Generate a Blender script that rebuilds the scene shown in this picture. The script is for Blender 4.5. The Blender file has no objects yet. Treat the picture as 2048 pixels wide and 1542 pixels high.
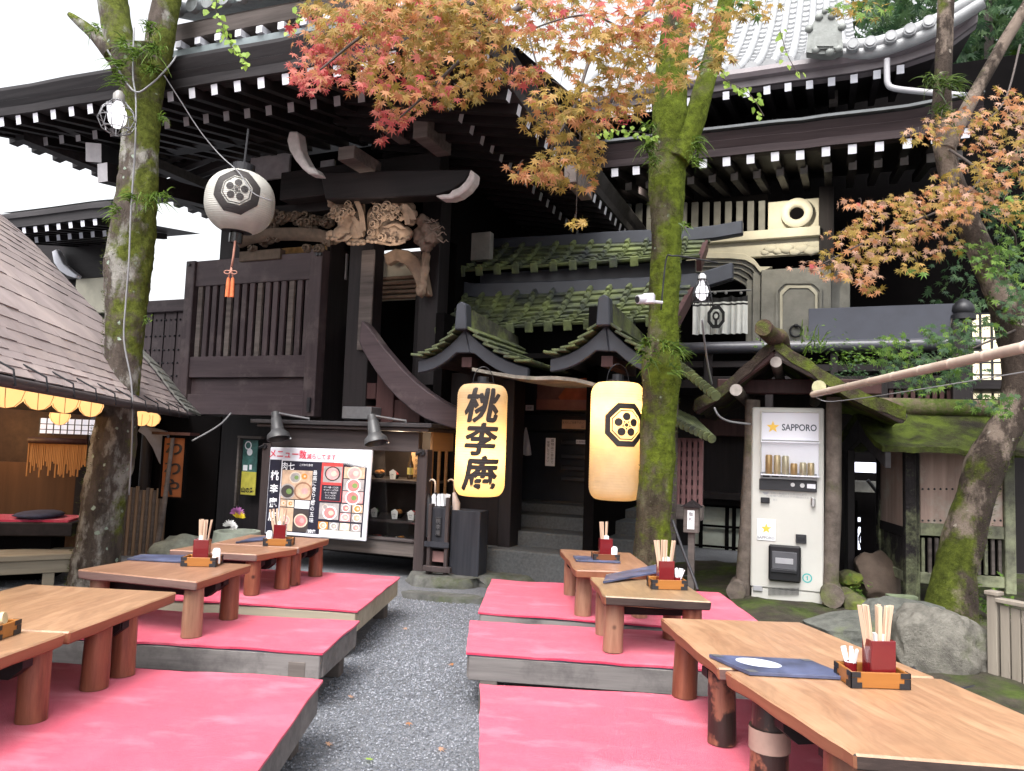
import bpy, bmesh, math, random
from mathutils import Vector as V, Matrix as MX, noise as NZ
R = math.radians
S = bpy.context.scene
COL = S.collection
random.seed(7)
# ---------------------------------------------------------------- camera
CAM = V((0, 0, 1.35)); FPX = 1500.0
RM = MX.Rotation(R(94.5), 3, 'X') @ MX.Rotation(R(2.0), 3, 'Z')
cd = bpy.data.cameras.new('camera'); cam = bpy.data.objects.new('camera', cd); COL.objects.link(cam)
cam.matrix_world = MX.Translation(CAM) @ RM.to_4x4()
cd.sensor_fit = 'HORIZONTAL'; cd.sensor_width = 36; cd.lens = FPX / 2048 * 36
cd.clip_start = .05; cd.clip_end = 500
S.camera = cam
# ---------------------------------------------------------------- light
SUN_EL, SUN_AZ = 58, 200
w = bpy.data.worlds.new('World'); S.world = w; w.use_nodes = True
nt = w.node_tree; bg = nt.nodes['Background']
sky = nt.nodes.new('ShaderNodeTexSky'); sky.sky_type = 'NISHITA'; sky.sun_disc = False
sky.sun_elevation = R(SUN_EL); sky.sun_rotation = R(SUN_AZ); sky.dust_density = 6; sky.ozone_density = 1.0
hs = nt.nodes.new('ShaderNodeHueSaturation'); hs.inputs['Saturation'].default_value = .12; hs.inputs['Value'].default_value = 1.15
nt.links.new(sky.outputs[0], hs.inputs['Color']); nt.links.new(hs.outputs[0], bg.inputs[0])
bg.inputs[1].default_value = .15
sd = bpy.data.lights.new('sun', 'SUN'); so = bpy.data.objects.new('sun', sd); COL.objects.link(so)
sd.energy = 1.0; sd.angle = R(25); sd.color = (1, .96, .9)
d = V((math.sin(R(SUN_AZ)) * math.cos(R(SUN_EL)), math.cos(R(SUN_AZ)) * math.cos(R(SUN_EL)), math.sin(R(SUN_EL))))
so.rotation_euler = d.to_track_quat('Z', 'Y').to_euler()
S.view_settings.view_transform = 'Standard'; S.view_settings.look = 'None'
S.view_settings.exposure = 1.4; S.view_settings.gamma = 1.0
S.render.engine = 'CYCLES'
S.cycles.max_bounces = 8; S.cycles.diffuse_bounces = 4; S.cycles.sample_clamp_indirect = 4
# ---------------------------------------------------------------- picture to place
def ray(u, v): return RM @ V(((u - 1024) / FPX, -(v - 771) / FPX, -1))
def P(u, v, y):
    d = ray(u, v); return CAM + d * (y / d.y)
def G(u, v, z=0.0):
    d = ray(u, v); return CAM + d * ((z - CAM.z) / d.z)
class Fr:
    """an upright working frame of a building: x along its front, y into it"""
    def __init__(s, o, deg):
        s.M = MX.Translation(V(o)) @ MX.Rotation(R(deg), 4, 'Z'); s.I = s.M.inverted(); s.o = s.I @ CAM
    def _hit(s, u, v, ax, k):
        d = s.I.to_3x3() @ ray(u, v); return s.o + d * ((k - s.o[ax]) / d[ax])
    def at(s, u, v, y=0.0): return s._hit(u, v, 1, y)
    def atx(s, u, v, x): return s._hit(u, v, 0, x)
    def atz(s, u, v, z): return s._hit(u, v, 2, z)
    def rect(s, u0, v0, u1, v1, y=0.0):
        um, vm = (u0 + u1) / 2, (v0 + v1) / 2
        return s.at(u0, vm, y).x, s.at(u1, vm, y).x, s.at(um, v1, y).z, s.at(um, v0, y).z
# ---------------------------------------------------------------- objects
def tag(o, label=None, cat=None, group=None, kind=None):
    if label: o['label'] = label
    if cat: o['category'] = cat
    if group: o['group'] = group
    if kind: o['kind'] = kind
    return o
def T(name, label, cat, fr=None, loc=None, rz=0, group=None):
    o = bpy.data.objects.new(name, None); COL.objects.link(o); o.empty_display_size = .1
    if fr is not None: o.matrix_world = fr.M.copy()
    elif loc is not None: o.matrix_world = MX.Translation(V(loc)) @ MX.Rotation(R(rz), 4, 'Z')
    return tag(o, label, cat, group)
def copy_tree(o, parent=None):
    c = o.copy(); COL.objects.link(c)
    if parent: c.parent = parent
    for ch in list(o.children): copy_tree(ch, c)
    return c
class MB:
    def __init__(s): s.v = []; s.f = []; s.m = []; s.mi = 0; s.X = None
    def pt(s, p):
        p = V(p); p = s.X @ p if s.X is not None else p
        s.v.append(tuple(p)); return len(s.v) - 1
    def face(s, idx): s.f.append(tuple(idx)); s.m.append(s.mi)
    def poly(s, pts): s.face([s.pt(p) for p in pts])
    def hexa(s, a):   # 8 points: bottom ring, top ring
        i = [s.pt(p) for p in a]
        for q in ((3, 2, 1, 0), (4, 5, 6, 7), (0, 1, 5, 4), (1, 2, 6, 5), (2, 3, 7, 6), (3, 0, 4, 7)): s.face([i[k] for k in q])
    def box(s, x0, x1, y0, y1, z0, z1):
        x0, x1 = min(x0, x1), max(x0, x1); y0, y1 = min(y0, y1), max(y0, y1); z0, z1 = min(z0, z1), max(z0, z1)
        s.hexa([(x0, y0, z0), (x1, y0, z0), (x1, y1, z0), (x0, y1, z0), (x0, y0, z1), (x1, y0, z1), (x1, y1, z1), (x0, y1, z1)])
    def beam(s, p, q, w, h, up=(0, 0, 1), e0=None, e1=None):
        p, q = V(p), V(q); d = (q - p).normalized(); up = V((0, 1, 0)) if abs(d.dot(V(up))) > .999 else V(up); x = d.cross(up).normalized(); u = x.cross(d)
        x = x * w / 2; u = u * h / 2; m = s.mi
        i = [s.pt(k) for k in (p - x - u, p + x - u, p + x + u, p - x + u, q - x - u, q + x - u, q + x + u, q - x + u)]
        for n, f in enumerate(((3, 2, 1, 0), (4, 5, 6, 7), (0, 1, 5, 4), (1, 2, 6, 5), (2, 3, 7, 6), (3, 0, 4, 7))):
            s.mi = e0 if n == 0 and e0 is not None else e1 if n == 1 and e1 is not None else m
            s.face([i[k] for k in f])
        s.mi = m
    def tube(s, pts, rad, n=10, cap=True, wob=0, seed=0, sq=1.0):
        pts = [V(p) for p in pts]; rad = rad if isinstance(rad, (list, tuple)) else [rad] * len(pts)
        rings = []; prev = None
        for i, p in enumerate(pts):
            d = (pts[min(i + 1, len(pts) - 1)] - pts[max(i - 1, 0)]).normalized()
            if prev is None:
                a = d.cross(V((0, 0, 1))) if abs(d.z) < .9 else d.cross(V((1, 0, 0)))
            else: a = prev - d * prev.dot(d)
            a.normalize(); prev = a; b = d.cross(a)
            ring = []
            for k in range(n):
                t = 2 * math.pi * k / n; r = rad[i]
                q = a * math.cos(t) + b * math.sin(t) * sq
                if wob: r *= 1 + wob * NZ.noise((p + q * .3) * 2.2 + V((seed, 0, 0))) + wob * .5 * NZ.noise((p + q * .3) * 7 + V((seed, 5, 0))) + wob * .32 * NZ.noise((p + q * rad[i]) * 19 + V((seed, 7, 0)))
                ring.append(s.pt(p + q * r))
            rings.append(ring)
        for i in range(len(rings) - 1):
            for k in range(n): s.face((rings[i][k], rings[i][(k + 1) % n], rings[i + 1][(k + 1) % n], rings[i + 1][k]))
        if cap: s.face(rings[0][::-1]); s.face(rings[-1])
    def lathe(s, prof, n=24, c=(0, 0, 0)):
        c = V(c); rings = []
        for r, z in prof:
            rings.append([s.pt(c + V((r * math.cos(2 * math.pi * k / n), r * math.sin(2 * math.pi * k / n), z))) for k in range(n)])
        for i in range(len(rings) - 1):
            for k in range(n): s.face((rings[i][k], rings[i][(k + 1) % n], rings[i + 1][(k + 1) % n], rings[i + 1][k]))
        return rings
    def grid(s, rows):
        ids = [[s.pt(p) for p in r] for r in rows]
        for i in range(len(ids) - 1):
            for k in range(len(ids[i]) - 1): s.face((ids[i][k], ids[i][k + 1], ids[i + 1][k + 1], ids[i + 1][k]))
    def prism(s, pts, vec):   # extrude a polygon by a vector
        vec = V(vec); a = [s.pt(p) for p in pts]; b = [s.pt(V(p) + vec) for p in pts]; n = len(a)
        s.face(a[::-1]); s.face(b)
        for k in range(n): s.face((a[k], a[(k + 1) % n], b[(k + 1) % n], b[k]))
    def ico(s, c, r, sub=2, sc=(1, 1, 1), nz=0, ns=2.0, seed=0):
        bm = bmesh.new(); bmesh.ops.create_icosphere(bm, subdivisions=sub, radius=1); c = V(c); base = len(s.v)
        for v in bm.verts:
            k = 1 + (nz * NZ.noise(v.co * ns + V((seed, seed * .7, 3))) + nz * .4 * NZ.noise(v.co * ns * 3 + V((seed, 9, 3))) if nz else 0)
            s.pt(c + V((v.co.x * sc[0], v.co.y * sc[1], v.co.z * sc[2])) * r * k)
        for f in bm.faces: s.face([base + v.index for v in f.verts])
        bm.free()
    def build(s, name, mats, parent=None, smooth=False, bevel=0, recalc=True):
        me = bpy.data.meshes.new(name); me.from_pydata(s.v, [], s.f)
        mats = mats if isinstance(mats, (list, tuple)) else [mats]
        for m in mats: me.materials.append(m)
        if len(mats) > 1: me.polygons.foreach_set('material_index', s.m)
        if recalc:
            bm = bmesh.new(); bm.from_mesh(me); bmesh.ops.recalc_face_normals(bm, faces=bm.faces); bm.to_mesh(me); bm.free()
        if smooth:
            me.polygons.foreach_set('use_smooth', [True] * len(me.polygons))
            if smooth != True: me.set_sharp_from_angle(angle=R(smooth))
        me.update()
        o = bpy.data.objects.new(name, me); COL.objects.link(o)
        if parent: o.parent = parent
        if bevel:
            b = o.modifiers.new('bevel', 'BEVEL'); b.width = bevel; b.segments = 1; b.limit_method = 'ANGLE'
        return o
def mesh_of(text, size=1.0, bold=0.0, cuts=0, slant=0.0):
    """text as a flat mesh (verts, faces), centred on the origin"""
    c = bpy.data.curves.new('lettering', 'FONT'); c.body = text; c.size = size; c.offset = bold
    c.align_x = 'CENTER'; c.align_y = 'CENTER'; c.resolution_u = 3; c.shear = slant
    o = bpy.data.objects.new('lettering', c); COL.objects.link(o)
    dg = bpy.context.evaluated_depsgraph_get(); me = bpy.data.meshes.new_from_object(o.evaluated_get(dg))
    bm = bmesh.new(); bm.from_mesh(me)
    bpy.data.objects.remove(o); bpy.data.curves.remove(c); bpy.data.meshes.remove(me)
    bmesh.ops.remove_doubles(bm, verts=bm.verts, dist=1e-5)
    if bm.verts:
        xs = [v.co.x for v in bm.verts]; ys = [v.co.y for v in bm.verts]
        o_ = V(((min(xs) + max(xs)) / 2, (min(ys) + max(ys)) / 2, 0))
        for v in bm.verts: v.co -= o_
        if cuts: slice_bm(bm, cuts)
    vs = [v.co.copy() for v in bm.verts]; bm.verts.index_update(); fs = [[v.index for v in f.verts] for f in bm.faces]
    bm.free(); return vs, fs
def slice_bm(bm, step, ax=0):
    lo = min(v.co[ax] for v in bm.verts); hi = max(v.co[ax] for v in bm.verts); x = lo + step
    while x < hi:
        p = V((0, 0, 0)); p[ax] = x; n = V((0, 0, 0)); n[ax] = 1
        bmesh.ops.bisect_plane(bm, geom=bm.verts[:] + bm.edges[:] + bm.faces[:], plane_co=p, plane_no=n); x += step
def shape2d(polys, cut=0):
    """flat polygons (outer ring, or ring with hole as quads) -> verts, faces"""
    bm = bmesh.new()
    for p in polys: bm.faces.new([bm.verts.new((x, y, 0)) for x, y in p])
    if cut: slice_bm(bm, cut); slice_bm(bm, cut, 1)
    bmesh.ops.triangulate(bm, faces=bm.faces[:])
    vs = [v.co.copy() for v in bm.verts]; bm.verts.index_update(); fs = [[v.index for v in f.verts] for f in bm.faces]
    bm.free(); return vs, fs
def put(mb, vf, fn):
    b = len(mb.v); vs, fs = vf
    for v in vs: mb.pt(fn(v))
    for f in fs: mb.face([b + k for k in f])
def circ(cx, cy, r, n=20): return [(cx + r * math.cos(2 * math.pi * k / n), cy + r * math.sin(2 * math.pi * k / n)) for k in range(n)]
def ring2(cx, cy, r0, r1, n=8, rot=0.0):
    a = [(cx + r0 * math.cos(rot + 2 * math.pi * k / n), cy + r0 * math.sin(rot + 2 * math.pi * k / n)) for k in range(n)]
    b = [(cx + r1 * math.cos(rot + 2 * math.pi * k / n), cy + r1 * math.sin(rot + 2 * math.pi * k / n)) for k in range(n)]
    return [[a[k], b[k], b[(k + 1) % n], a[(k + 1) % n]] for k in range(n)]
def star2(cx, cy, r, n=5, k=.42):
    p = [(cx + (r if i % 2 == 0 else r * k) * math.sin(math.pi * i / n), cy + (r if i % 2 == 0 else r * k) * math.cos(math.pi * i / n)) for i in range(2 * n)]
    return [[(cx, cy), p[i], p[(i + 1) % (2 * n)]] for i in range(2 * n)]
def rect2(x0, y0, x1, y1): return [(x0, y0), (x1, y0), (x1, y1), (x0, y1)]
def crest(r):
    """eight-sided crest with a five-petalled plum flower"""
    o = R(22.5); out = ring2(0, 0, r * .74, r, 8, o) + ring2(0, 0, r * .63, r * .68, 8, o)
    for k in range(5):
        t = R(90 + 72 * k); out.append(circ(r * .36 * math.cos(t), r * .36 * math.sin(t), r * .175, 18))
        a = R(90 + 36 + 72 * k); out.append(circ(r * .17 * math.cos(a), r * .17 * math.sin(a), r * .035, 8))
    out.append(circ(0, 0, r * .085, 12)); out += ring2(0, 0, r * .12, r * .145, 16)
    return out
def lerp(a, b, t): return a + (b - a) * t
def interp(tab, x):
    if x <= tab[0][0]:
        (a, b), (c, e) = tab[0], tab[1]
    else:
        for i in range(len(tab) - 1):
            if x <= tab[i + 1][0] or i == len(tab) - 2:
                (a, b), (c, e) = tab[i], tab[i + 1]; break
    return b + (e - b) * (x - a) / (c - a)
def smooth_path(pts, n=4):
    pts = [V(p) for p in pts]; out = []
    for i in range(len(pts) - 1):
        p0 = pts[max(i - 1, 0)]; p1 = pts[i]; p2 = pts[i + 1]; p3 = pts[min(i + 2, len(pts) - 1)]
        for k in range(n):
            t = k / n
            out.append(.5 * ((2 * p1) + (p2 - p0) * t + (2 * p0 - 5 * p1 + 4 * p2 - p3) * t * t + (3 * p1 - p0 - 3 * p2 + p3) * t ** 3))
    out.append(pts[-1]); return out
# ---------------------------------------------------------------- materials
def _new(name):
    m = bpy.data.materials.new(name); m.use_nodes = True; t = m.node_tree; b = t.nodes['Principled BSDF']; return m, t, b
def _coord(t, sc, kind='Object'):
    c = t.nodes.new('ShaderNodeTexCoord'); mp = t.nodes.new('ShaderNodeMapping'); mp.inputs['Scale'].default_value = sc
    t.links.new(c.outputs[kind], mp.inputs[0]); return mp.outputs[0]
def _noise(t, vec, scale, detail=5, rough=.6):
    n = t.nodes.new('ShaderNodeTexNoise'); n.inputs['Scale'].default_value = scale; n.inputs['Detail'].default_value = detail
    n.inputs['Roughness'].default_value = rough; t.links.new(vec, n.inputs['Vector']); return n.outputs['Fac']
def _ramp(t, fac, stops):
    r = t.nodes.new('ShaderNodeValToRGB'); e = r.color_ramp.elements
    while len(e) < len(stops): e.new(.5)
    for k, (p, c) in enumerate(stops): e[k].position = p; e[k].color = (*c, 1)
    t.links.new(fac, r.inputs[0]); return r.outputs[0]
def _mix(t, fac, a, b, mode='MIX'):
    m = t.nodes.new('ShaderNodeMix'); m.data_type = 'RGBA'; m.blend_type = mode
    for s_, x in ((m.inputs[0], fac), (m.inputs[6], a), (m.inputs[7], b)):
        if hasattr(x, 'is_linked'): t.links.new(x, s_)
        elif isinstance(x, (int, float)): s_.default_value = x
        else: s_.default_value = (*x, 1)
    return m.outputs[2]
def _bump(t, b, h, st, dist=.01):
    n = t.nodes.new('ShaderNodeBump'); n.inputs['Strength'].default_value = st; n.inputs['Distance'].default_value = dist
    t.links.new(h, n.inputs['Height']); t.links.new(n.outputs[0], b.inputs['Normal'])
def sc3(c, k): return tuple(min(1, x * k) for x in c)
def mat(name, c, rough=.6, var=.25, scale=6, bump=0, bscale=40, metal=0, spec=None, emit=0, coat=0):
    m, t, b = _new(name); v = _coord(t, (1, 1, 1))
    col = _ramp(t, _noise(t, v, scale), [(.25, sc3(c, 1 - var)), (.75, sc3(c, 1 + var))]) if var else None
    if col: t.links.new(col, b.inputs['Base Color'])
    else: b.inputs['Base Color'].default_value = (*c, 1)
    b.inputs['Roughness'].default_value = rough; b.inputs['Metallic'].default_value = metal
    if spec is not None: b.inputs['Specular IOR Level'].default_value = spec
    if coat: b.inputs['Coat Weight'].default_value = coat
    if bump: _bump(t, b, _noise(t, v, bscale), bump)
    if emit: b.inputs['Emission Color'].default_value = (*c, 1); b.inputs['Emission Strength'].default_value = emit
    return m
def wood(name, c1, c2, ax='z', sc=14, rough=.6, bump=.25, wear=None, coat=0, knots=False):
    """grain runs along the local axis ax"""
    m, t, b = _new(name); k = {'x': (.06, 1, 1), 'y': (1, .06, 1), 'z': (1, 1, .06)}[ax]; v = _coord(t, k)
    g = _noise(t, v, sc * 2.2, 6, .65); big = _noise(t, _coord(t, k), sc * .35, 3)
    c = _ramp(t, g, [(.3, c1), (.7, c2)])
    c = _mix(t, .45, c, _ramp(t, big, [(.3, sc3(c1, .7)), (.7, sc3(c2, 1.15))]))
    if wear:
        p = _noise(t, _coord(t, (1, 1, 1)), 3.0, 6, .7); c = _mix(t, _ramp(t, p, [(.52, (0, 0, 0)), (.7, (1, 1, 1))]), c, wear)
    t.links.new(c, b.inputs['Base Color']); b.inputs['Roughness'].default_value = rough
    b.inputs['Specular IOR Level'].default_value = .22
    if coat: b.inputs['Coat Weight'].default_value = coat; b.inputs['Coat Roughness'].default_value = .25
    _bump(t, b, g, bump, .006); return m
def mossy(name, base, moss=(.05, .075, .01), lo=.42, hi=.58, scale=3.5, rough=.85, bump=.8, spots=None, up=False):
    m, t, b = _new(name); v = _coord(t, (1, 1, 1))
    c = _ramp(t, _noise(t, v, 9, 6, .7), [(.3, sc3(base, .55)), (.7, sc3(base, 1.4))])
    f = _noise(t, v, scale, 7, .68)
    mc = _ramp(t, _noise(t, v, 26, 4), [(.3, sc3(moss, .5)), (.7, sc3(moss, 1.4))]); mc = _mix(t, _ramp(t, _noise(t, v, 4.5, 5), [(.4, (0, 0, 0)), (.62, (1, 1, 1))]), mc, sc3(moss, 1.7))
    fac = _ramp(t, f, [(lo, (0, 0, 0)), (hi, (1, 1, 1))])
    if spots:
        vo = t.nodes.new('ShaderNodeTexVoronoi'); vo.inputs['Scale'].default_value = spots[1]; t.links.new(v, vo.inputs['Vector'])
        sp = _ramp(t, vo.outputs['Distance'], [(.22, (1, 1, 1)), (.27, (0, 0, 0))])
        gate = _ramp(t, _noise(t, v, 1.4, 2), [(spots[2], (0, 0, 0)), (spots[2] + .05, (1, 1, 1))])
        c = _mix(t, _mix(t, 1.0, sp, gate, 'MULTIPLY'), c, spots[0])
    c = _mix(t, fac, c, mc)
    t.links.new(c, b.inputs['Base Color']); b.inputs['Roughness'].default_value = rough
    b.inputs['Specular IOR Level'].default_value = .2
    _bump(t, b, _noise(t, v, 55, 6, .75), bump, .02); return m
def trunkmat(name, base, moss, lo, hi, zc, zw, spots=None, side=(1, 0, 0), pale=None, top=.07):
    """bark with moss growing more above/below a height zc, and on one side"""
    m, t, b = _new(name); v = _coord(t, (1, 1, 1)); g = t.nodes.new('ShaderNodeNewGeometry'); s = t.nodes.new('ShaderNodeSeparateXYZ'); t.links.new(v, s.inputs[0])
    c = _ramp(t, _noise(t, _coord(t, (1, 1, .35)), 12, 7, .7), [(.3, sc3(base, .45)), (.7, sc3(base, 1.5))])
    if pale: c = _mix(t, _ramp(t, _noise(t, _coord(t, (1, 1, .5)), 3.4, 6, .65), [(.5, (0, 0, 0)), (.58, (1, 1, 1))]), c, pale)
    if spots:
        vo = t.nodes.new('ShaderNodeTexVoronoi'); vo.inputs['Scale'].default_value = spots[1]; t.links.new(v, vo.inputs['Vector'])
        wob = t.nodes.new('ShaderNodeMath'); wob.operation = 'ADD'; t.links.new(vo.outputs['Distance'], wob.inputs[0])
        w2 = t.nodes.new('ShaderNodeMath'); w2.operation = 'MULTIPLY'; w2.inputs[1].default_value = .5; t.links.new(_noise(t, v, 22, 4), w2.inputs[0]); t.links.new(w2.outputs[0], wob.inputs[1])
        sp = _ramp(t, wob.outputs[0], [(.36, (1, 1, 1)), (.39, (0, 0, 0))]); gate = _ramp(t, _noise(t, v, 2.2, 2), [(spots[2], (0, 0, 0)), (spots[2] + .05, (1, 1, 1))])
        c = _mix(t, _mix(t, 1.0, sp, gate, 'MULTIPLY'), c, spots[0])
    n = _noise(t, v, 3.0, 7, .68)
    mr = t.nodes.new('ShaderNodeMapRange'); mr.inputs[1].default_value = zc - zw; mr.inputs[2].default_value = zc + zw; mr.inputs[3].default_value = -.2; mr.inputs[4].default_value = top; t.links.new(s.outputs[2], mr.inputs[0])
    dt = t.nodes.new('ShaderNodeVectorMath'); dt.operation = 'DOT_PRODUCT'; dt.inputs[1].default_value = side; t.links.new(g.outputs['Normal'], dt.inputs[0])
    d2 = t.nodes.new('ShaderNodeMath'); d2.operation = 'MULTIPLY_ADD'; d2.inputs[1].default_value = .09; t.links.new(dt.outputs['Value'], d2.inputs[0]); t.links.new(mr.outputs[0], d2.inputs[2])
    ad = t.nodes.new('ShaderNodeMath'); ad.operation = 'ADD'; t.links.new(n, ad.inputs[0]); t.links.new(d2.outputs[0], ad.inputs[1])
    fac = _ramp(t, ad.outputs[0], [(lo, (0, 0, 0)), (hi, (1, 1, 1))])
    mc = _ramp(t, _noise(t, v, 20, 5, .7), [(.3, sc3(moss, .4)), (.7, sc3(moss, 1.5))]); c = _mix(t, fac, c, mc)
    t.links.new(c, b.inputs['Base Color']); b.inputs['Roughness'].default_value = .9; b.inputs['Specular IOR Level'].default_value = .15
    _bump(t, b, _noise(t, v, 45, 7, .78), .9, .03); return m
def leafmat(name, stops, trans=.45):
    m, t, b = _new(name); g = t.nodes.new('ShaderNodeNewGeometry')
    c = _ramp(t, g.outputs['Random Per Island'], stops)
    b.inputs['Roughness'].default_value = .5; t.links.new(c, b.inputs['Base Color']); b.inputs['Specular IOR Level'].default_value = .3
    tr = t.nodes.new('ShaderNodeBsdfTranslucent'); t.links.new(c, tr.inputs[0])
    mx = t.nodes.new('ShaderNodeMixShader'); mx.inputs[0].default_value = trans
    t.links.new(b.outputs[0], mx.inputs[1]); t.links.new(tr.outputs[0], mx.inputs[2])
    t.links.new(mx.outputs[0], t.nodes['Material Output'].inputs[0]); return m
def paper(name, c, trans=.5, rough=.7):
    m, t, b = _new(name); b.inputs['Base Color'].default_value = (*c, 1); b.inputs['Roughness'].default_value = rough
    v = _coord(t, (1, 1, 1)); col = _ramp(t, _noise(t, v, 8, 5), [(.3, sc3(c, .86)), (.7, sc3(c, 1.05))]); t.links.new(col, b.inputs['Base Color'])
    tr = t.nodes.new('ShaderNodeBsdfTranslucent'); t.links.new(col, tr.inputs[0])
    mx = t.nodes.new('ShaderNodeMixShader'); mx.inputs[0].default_value = trans
    t.links.new(b.outputs[0], mx.inputs[1]); t.links.new(tr.outputs[0], mx.inputs[2])
    t.links.new(mx.outputs[0], t.nodes['Material Output'].inputs[0]); return m
def glow(name, c, s):
    m, t, b = _new(name); b.inputs['Base Color'].default_value = (*c, 1); b.inputs['Emission Color'].default_value = (*c, 1)
    b.inputs['Emission Strength'].default_value = s; return m
def glass(name, alpha=.12, c=(.8, .85, .85)):
    m, t, b = _new(name); gl = t.nodes.new('ShaderNodeBsdfGlossy'); gl.inputs['Roughness'].default_value = .03
    tr = t.nodes.new('ShaderNodeBsdfTransparent'); mx = t.nodes.new('ShaderNodeMixShader')
    fr = t.nodes.new('ShaderNodeFresnel'); fr.inputs[0].default_value = 1.45
    t.links.new(fr.outputs[0], mx.inputs[0]); t.links.new(tr.outputs[0], mx.inputs[1]); t.links.new(gl.outputs[0], mx.inputs[2])
    t.links.new(mx.outputs[0], t.nodes['Material Output'].inputs[0]); return m
def lamp(name, loc, watts, color=(1, .72, .4), r=.04, parent=None, spot=None, aim=None):
    l = bpy.data.lights.new(name, 'SPOT' if spot else 'POINT'); l.energy = watts; l.color = color; l.shadow_soft_size = r
    o = bpy.data.objects.new(name, l); COL.objects.link(o); o.location = loc
    if spot: l.spot_size = R(spot); l.spot_blend = .6; o.rotation_euler = (V(aim) - V(loc)).to_track_quat('-Z', 'Y').to_euler()
    if parent: o.parent = parent
    return o
W_DARK = wood('dark_timber', (.005, .004, .0045), (.020, .0155, .017), 'x', 10, .55, .3)
W_DARKZ = wood('dark_timber_upright', (.006, .005, .0055), (.022, .0175, .019), 'z', 10, .55, .3)
W_GATE = wood('purple_brown_timber', (.027, .019, .0215), (.078, .056, .061), 'z', 9, .5, .3, wear=(.09, .07, .07))
W_GATEX = wood('purple_brown_rail', (.027, .019, .0215), (.075, .054, .060), 'x', 9, .5, .3, wear=(.085, .066, .068))
W_WEATH = wood('weathered_timber', (.04, .033, .031), (.16, .135, .125), 'x', 9, .8, .5)
W_RED = wood('red_brown_timber', (.022, .009, .009), (.068, .031, .030), 'z', 9, .5, .3)
W_FASC = wood('fascia_timber', (.014, .0125, .014), (.055, .05, .053), 'x', 9, .6, .4)
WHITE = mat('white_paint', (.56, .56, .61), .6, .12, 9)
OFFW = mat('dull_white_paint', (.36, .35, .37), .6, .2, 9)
BLACK = mat('black_and_shade', (.0035, .003, .0032), .9, .2, 4, spec=.04)  # near black; on walls and backings, interior shade put into the colour
IRON = mat('black_iron', (.02, .02, .024), .45, .3, 20, metal=.3)
GREYMETAL = mat('grey_metal', (.2, .2, .21), .4, .15, 20, metal=.6)
STEEL = mat('bright_steel', (.6, .6, .6), .3, .1, 20, metal=.9)
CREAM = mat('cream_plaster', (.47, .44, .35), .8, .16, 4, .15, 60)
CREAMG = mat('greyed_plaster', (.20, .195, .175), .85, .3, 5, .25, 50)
CARVE = mat('carved_cypress', (.21, .145, .10), .75, .35, 10, .5, 60)
COPPER = mat('weathered_copper', (.075, .082, .088), .5, .25, 7, .1, 30)
INK = mat('ink_black', (.012, .012, .016), .6, .1, 9)
WIRE = mat('grey_cable', (.2, .2, .21), .5, .1, 9)
# ================================================================ GROUND
def ground_mat():
    m, t, b = _new('gravel_bed'); v = _coord(t, (1, 1, 1))
    vo = t.nodes.new('ShaderNodeTexVoronoi'); vo.inputs['Scale'].default_value = 110; t.links.new(v, vo.inputs['Vector'])
    sep = t.nodes.new('ShaderNodeSeparateColor'); t.links.new(vo.outputs['Color'], sep.inputs[0])
    c = _ramp(t, sep.outputs[0], [(0, (.085, .088, .1)), (.6, (.125, .13, .145)), (1, (.19, .195, .215))])
    c = _mix(t, _ramp(t, _noise(t, v, 1.6, 5), [(.38, (0, 0, 0)), (.66, (.5, .5, .5))]), c, (.065, .067, .072))
    t.links.new(c, b.inputs['Base Color']); b.inputs['Roughness'].default_value = .8
    _bump(t, b, vo.outputs['Distance'], -.9, .012); return m
mb = MB(); mb.poly([(-90, -40, 0), (90, -40, 0), (90, 120, 0), (-90, 120, 0)])
tag(mb.build('ground', ground_mat()), kind='structure')
random.seed(3)
STONE3 = [mat('gravel_stone_' + n, c, .8, .25, 30) for n, c in (('dark', (.088, .093, .108)), ('mid', (.146, .154, .178)), ('pale', (.25, .26, .29)))]
mb = MB()
def pebbles(n, x0, x1, y0, y1, keep=lambda x, y: True):
    for _ in range(n):
        x = random.uniform(x0, x1); y = y0 + (y1 - y0) * random.random() ** 1.25
        if not keep(x, y): continue
        r = random.uniform(.0028, .0072) * (1 + .25 * (y > 4)); a = random.uniform(0, 6.3); mb.mi = random.choices((0, 1, 2), (4, 5, 2))[0]
        ca, sa = math.cos(a) * r, math.sin(a) * r; k = random.uniform(.5, .9); h = r * random.uniform(.6, 1.1); z = random.uniform(0, .006)
        q = [mb.pt(p) for p in ((x + ca, y + sa, z), (x - sa * k, y + ca * k, z + h * .3), (x - ca, y - sa, z + h * .2), (x + sa * k, y - ca * k, z), (x + ca * .2, y + sa * .3, z + h))]
        for e in range(4): mb.face((q[e], q[(e + 1) % 4], q[4]))
pebbles(42000, -.95, .05, 1.9, 6.6)
pebbles(5000, 0, 1.7, 3.2, 3.9); pebbles(3000, -2.9, -.9, 3.3, 3.8); pebbles(5000, -4.4, -2.4, 3.8, 9)
tag(mb.build('gravel', STONE3, recalc=False), 'loose blue grey gravel covering the path between the platforms', 'gravel', kind='stuff')
# mossy bank on the right
MOSSG = mossy('mossy_earth', (.055, .047, .036), (.04, .058, .011), .46, .64, 2.2, bump=1.0)
mb = MB(); rows = []
for j in range(46):
    r_ = []
    for i in range(60):
        x = 1.66 + i * .12; y = 3.2 + j * .13
        e = min(1, i / 5) * min(1, j / 4)
        r_.append((x, y, -.02 + e * (.06 + .05 * NZ.noise((x * 1.3, y * 1.3, 0)) + .025 * NZ.noise((x * 5, y * 5, 2)) + .008 * NZ.noise((x * 17, y * 17, 5)))))
    rows.append(r_)
mb.grid(rows); tag(mb.build('mossy_bank', MOSSG, smooth=True), kind='structure')
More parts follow.
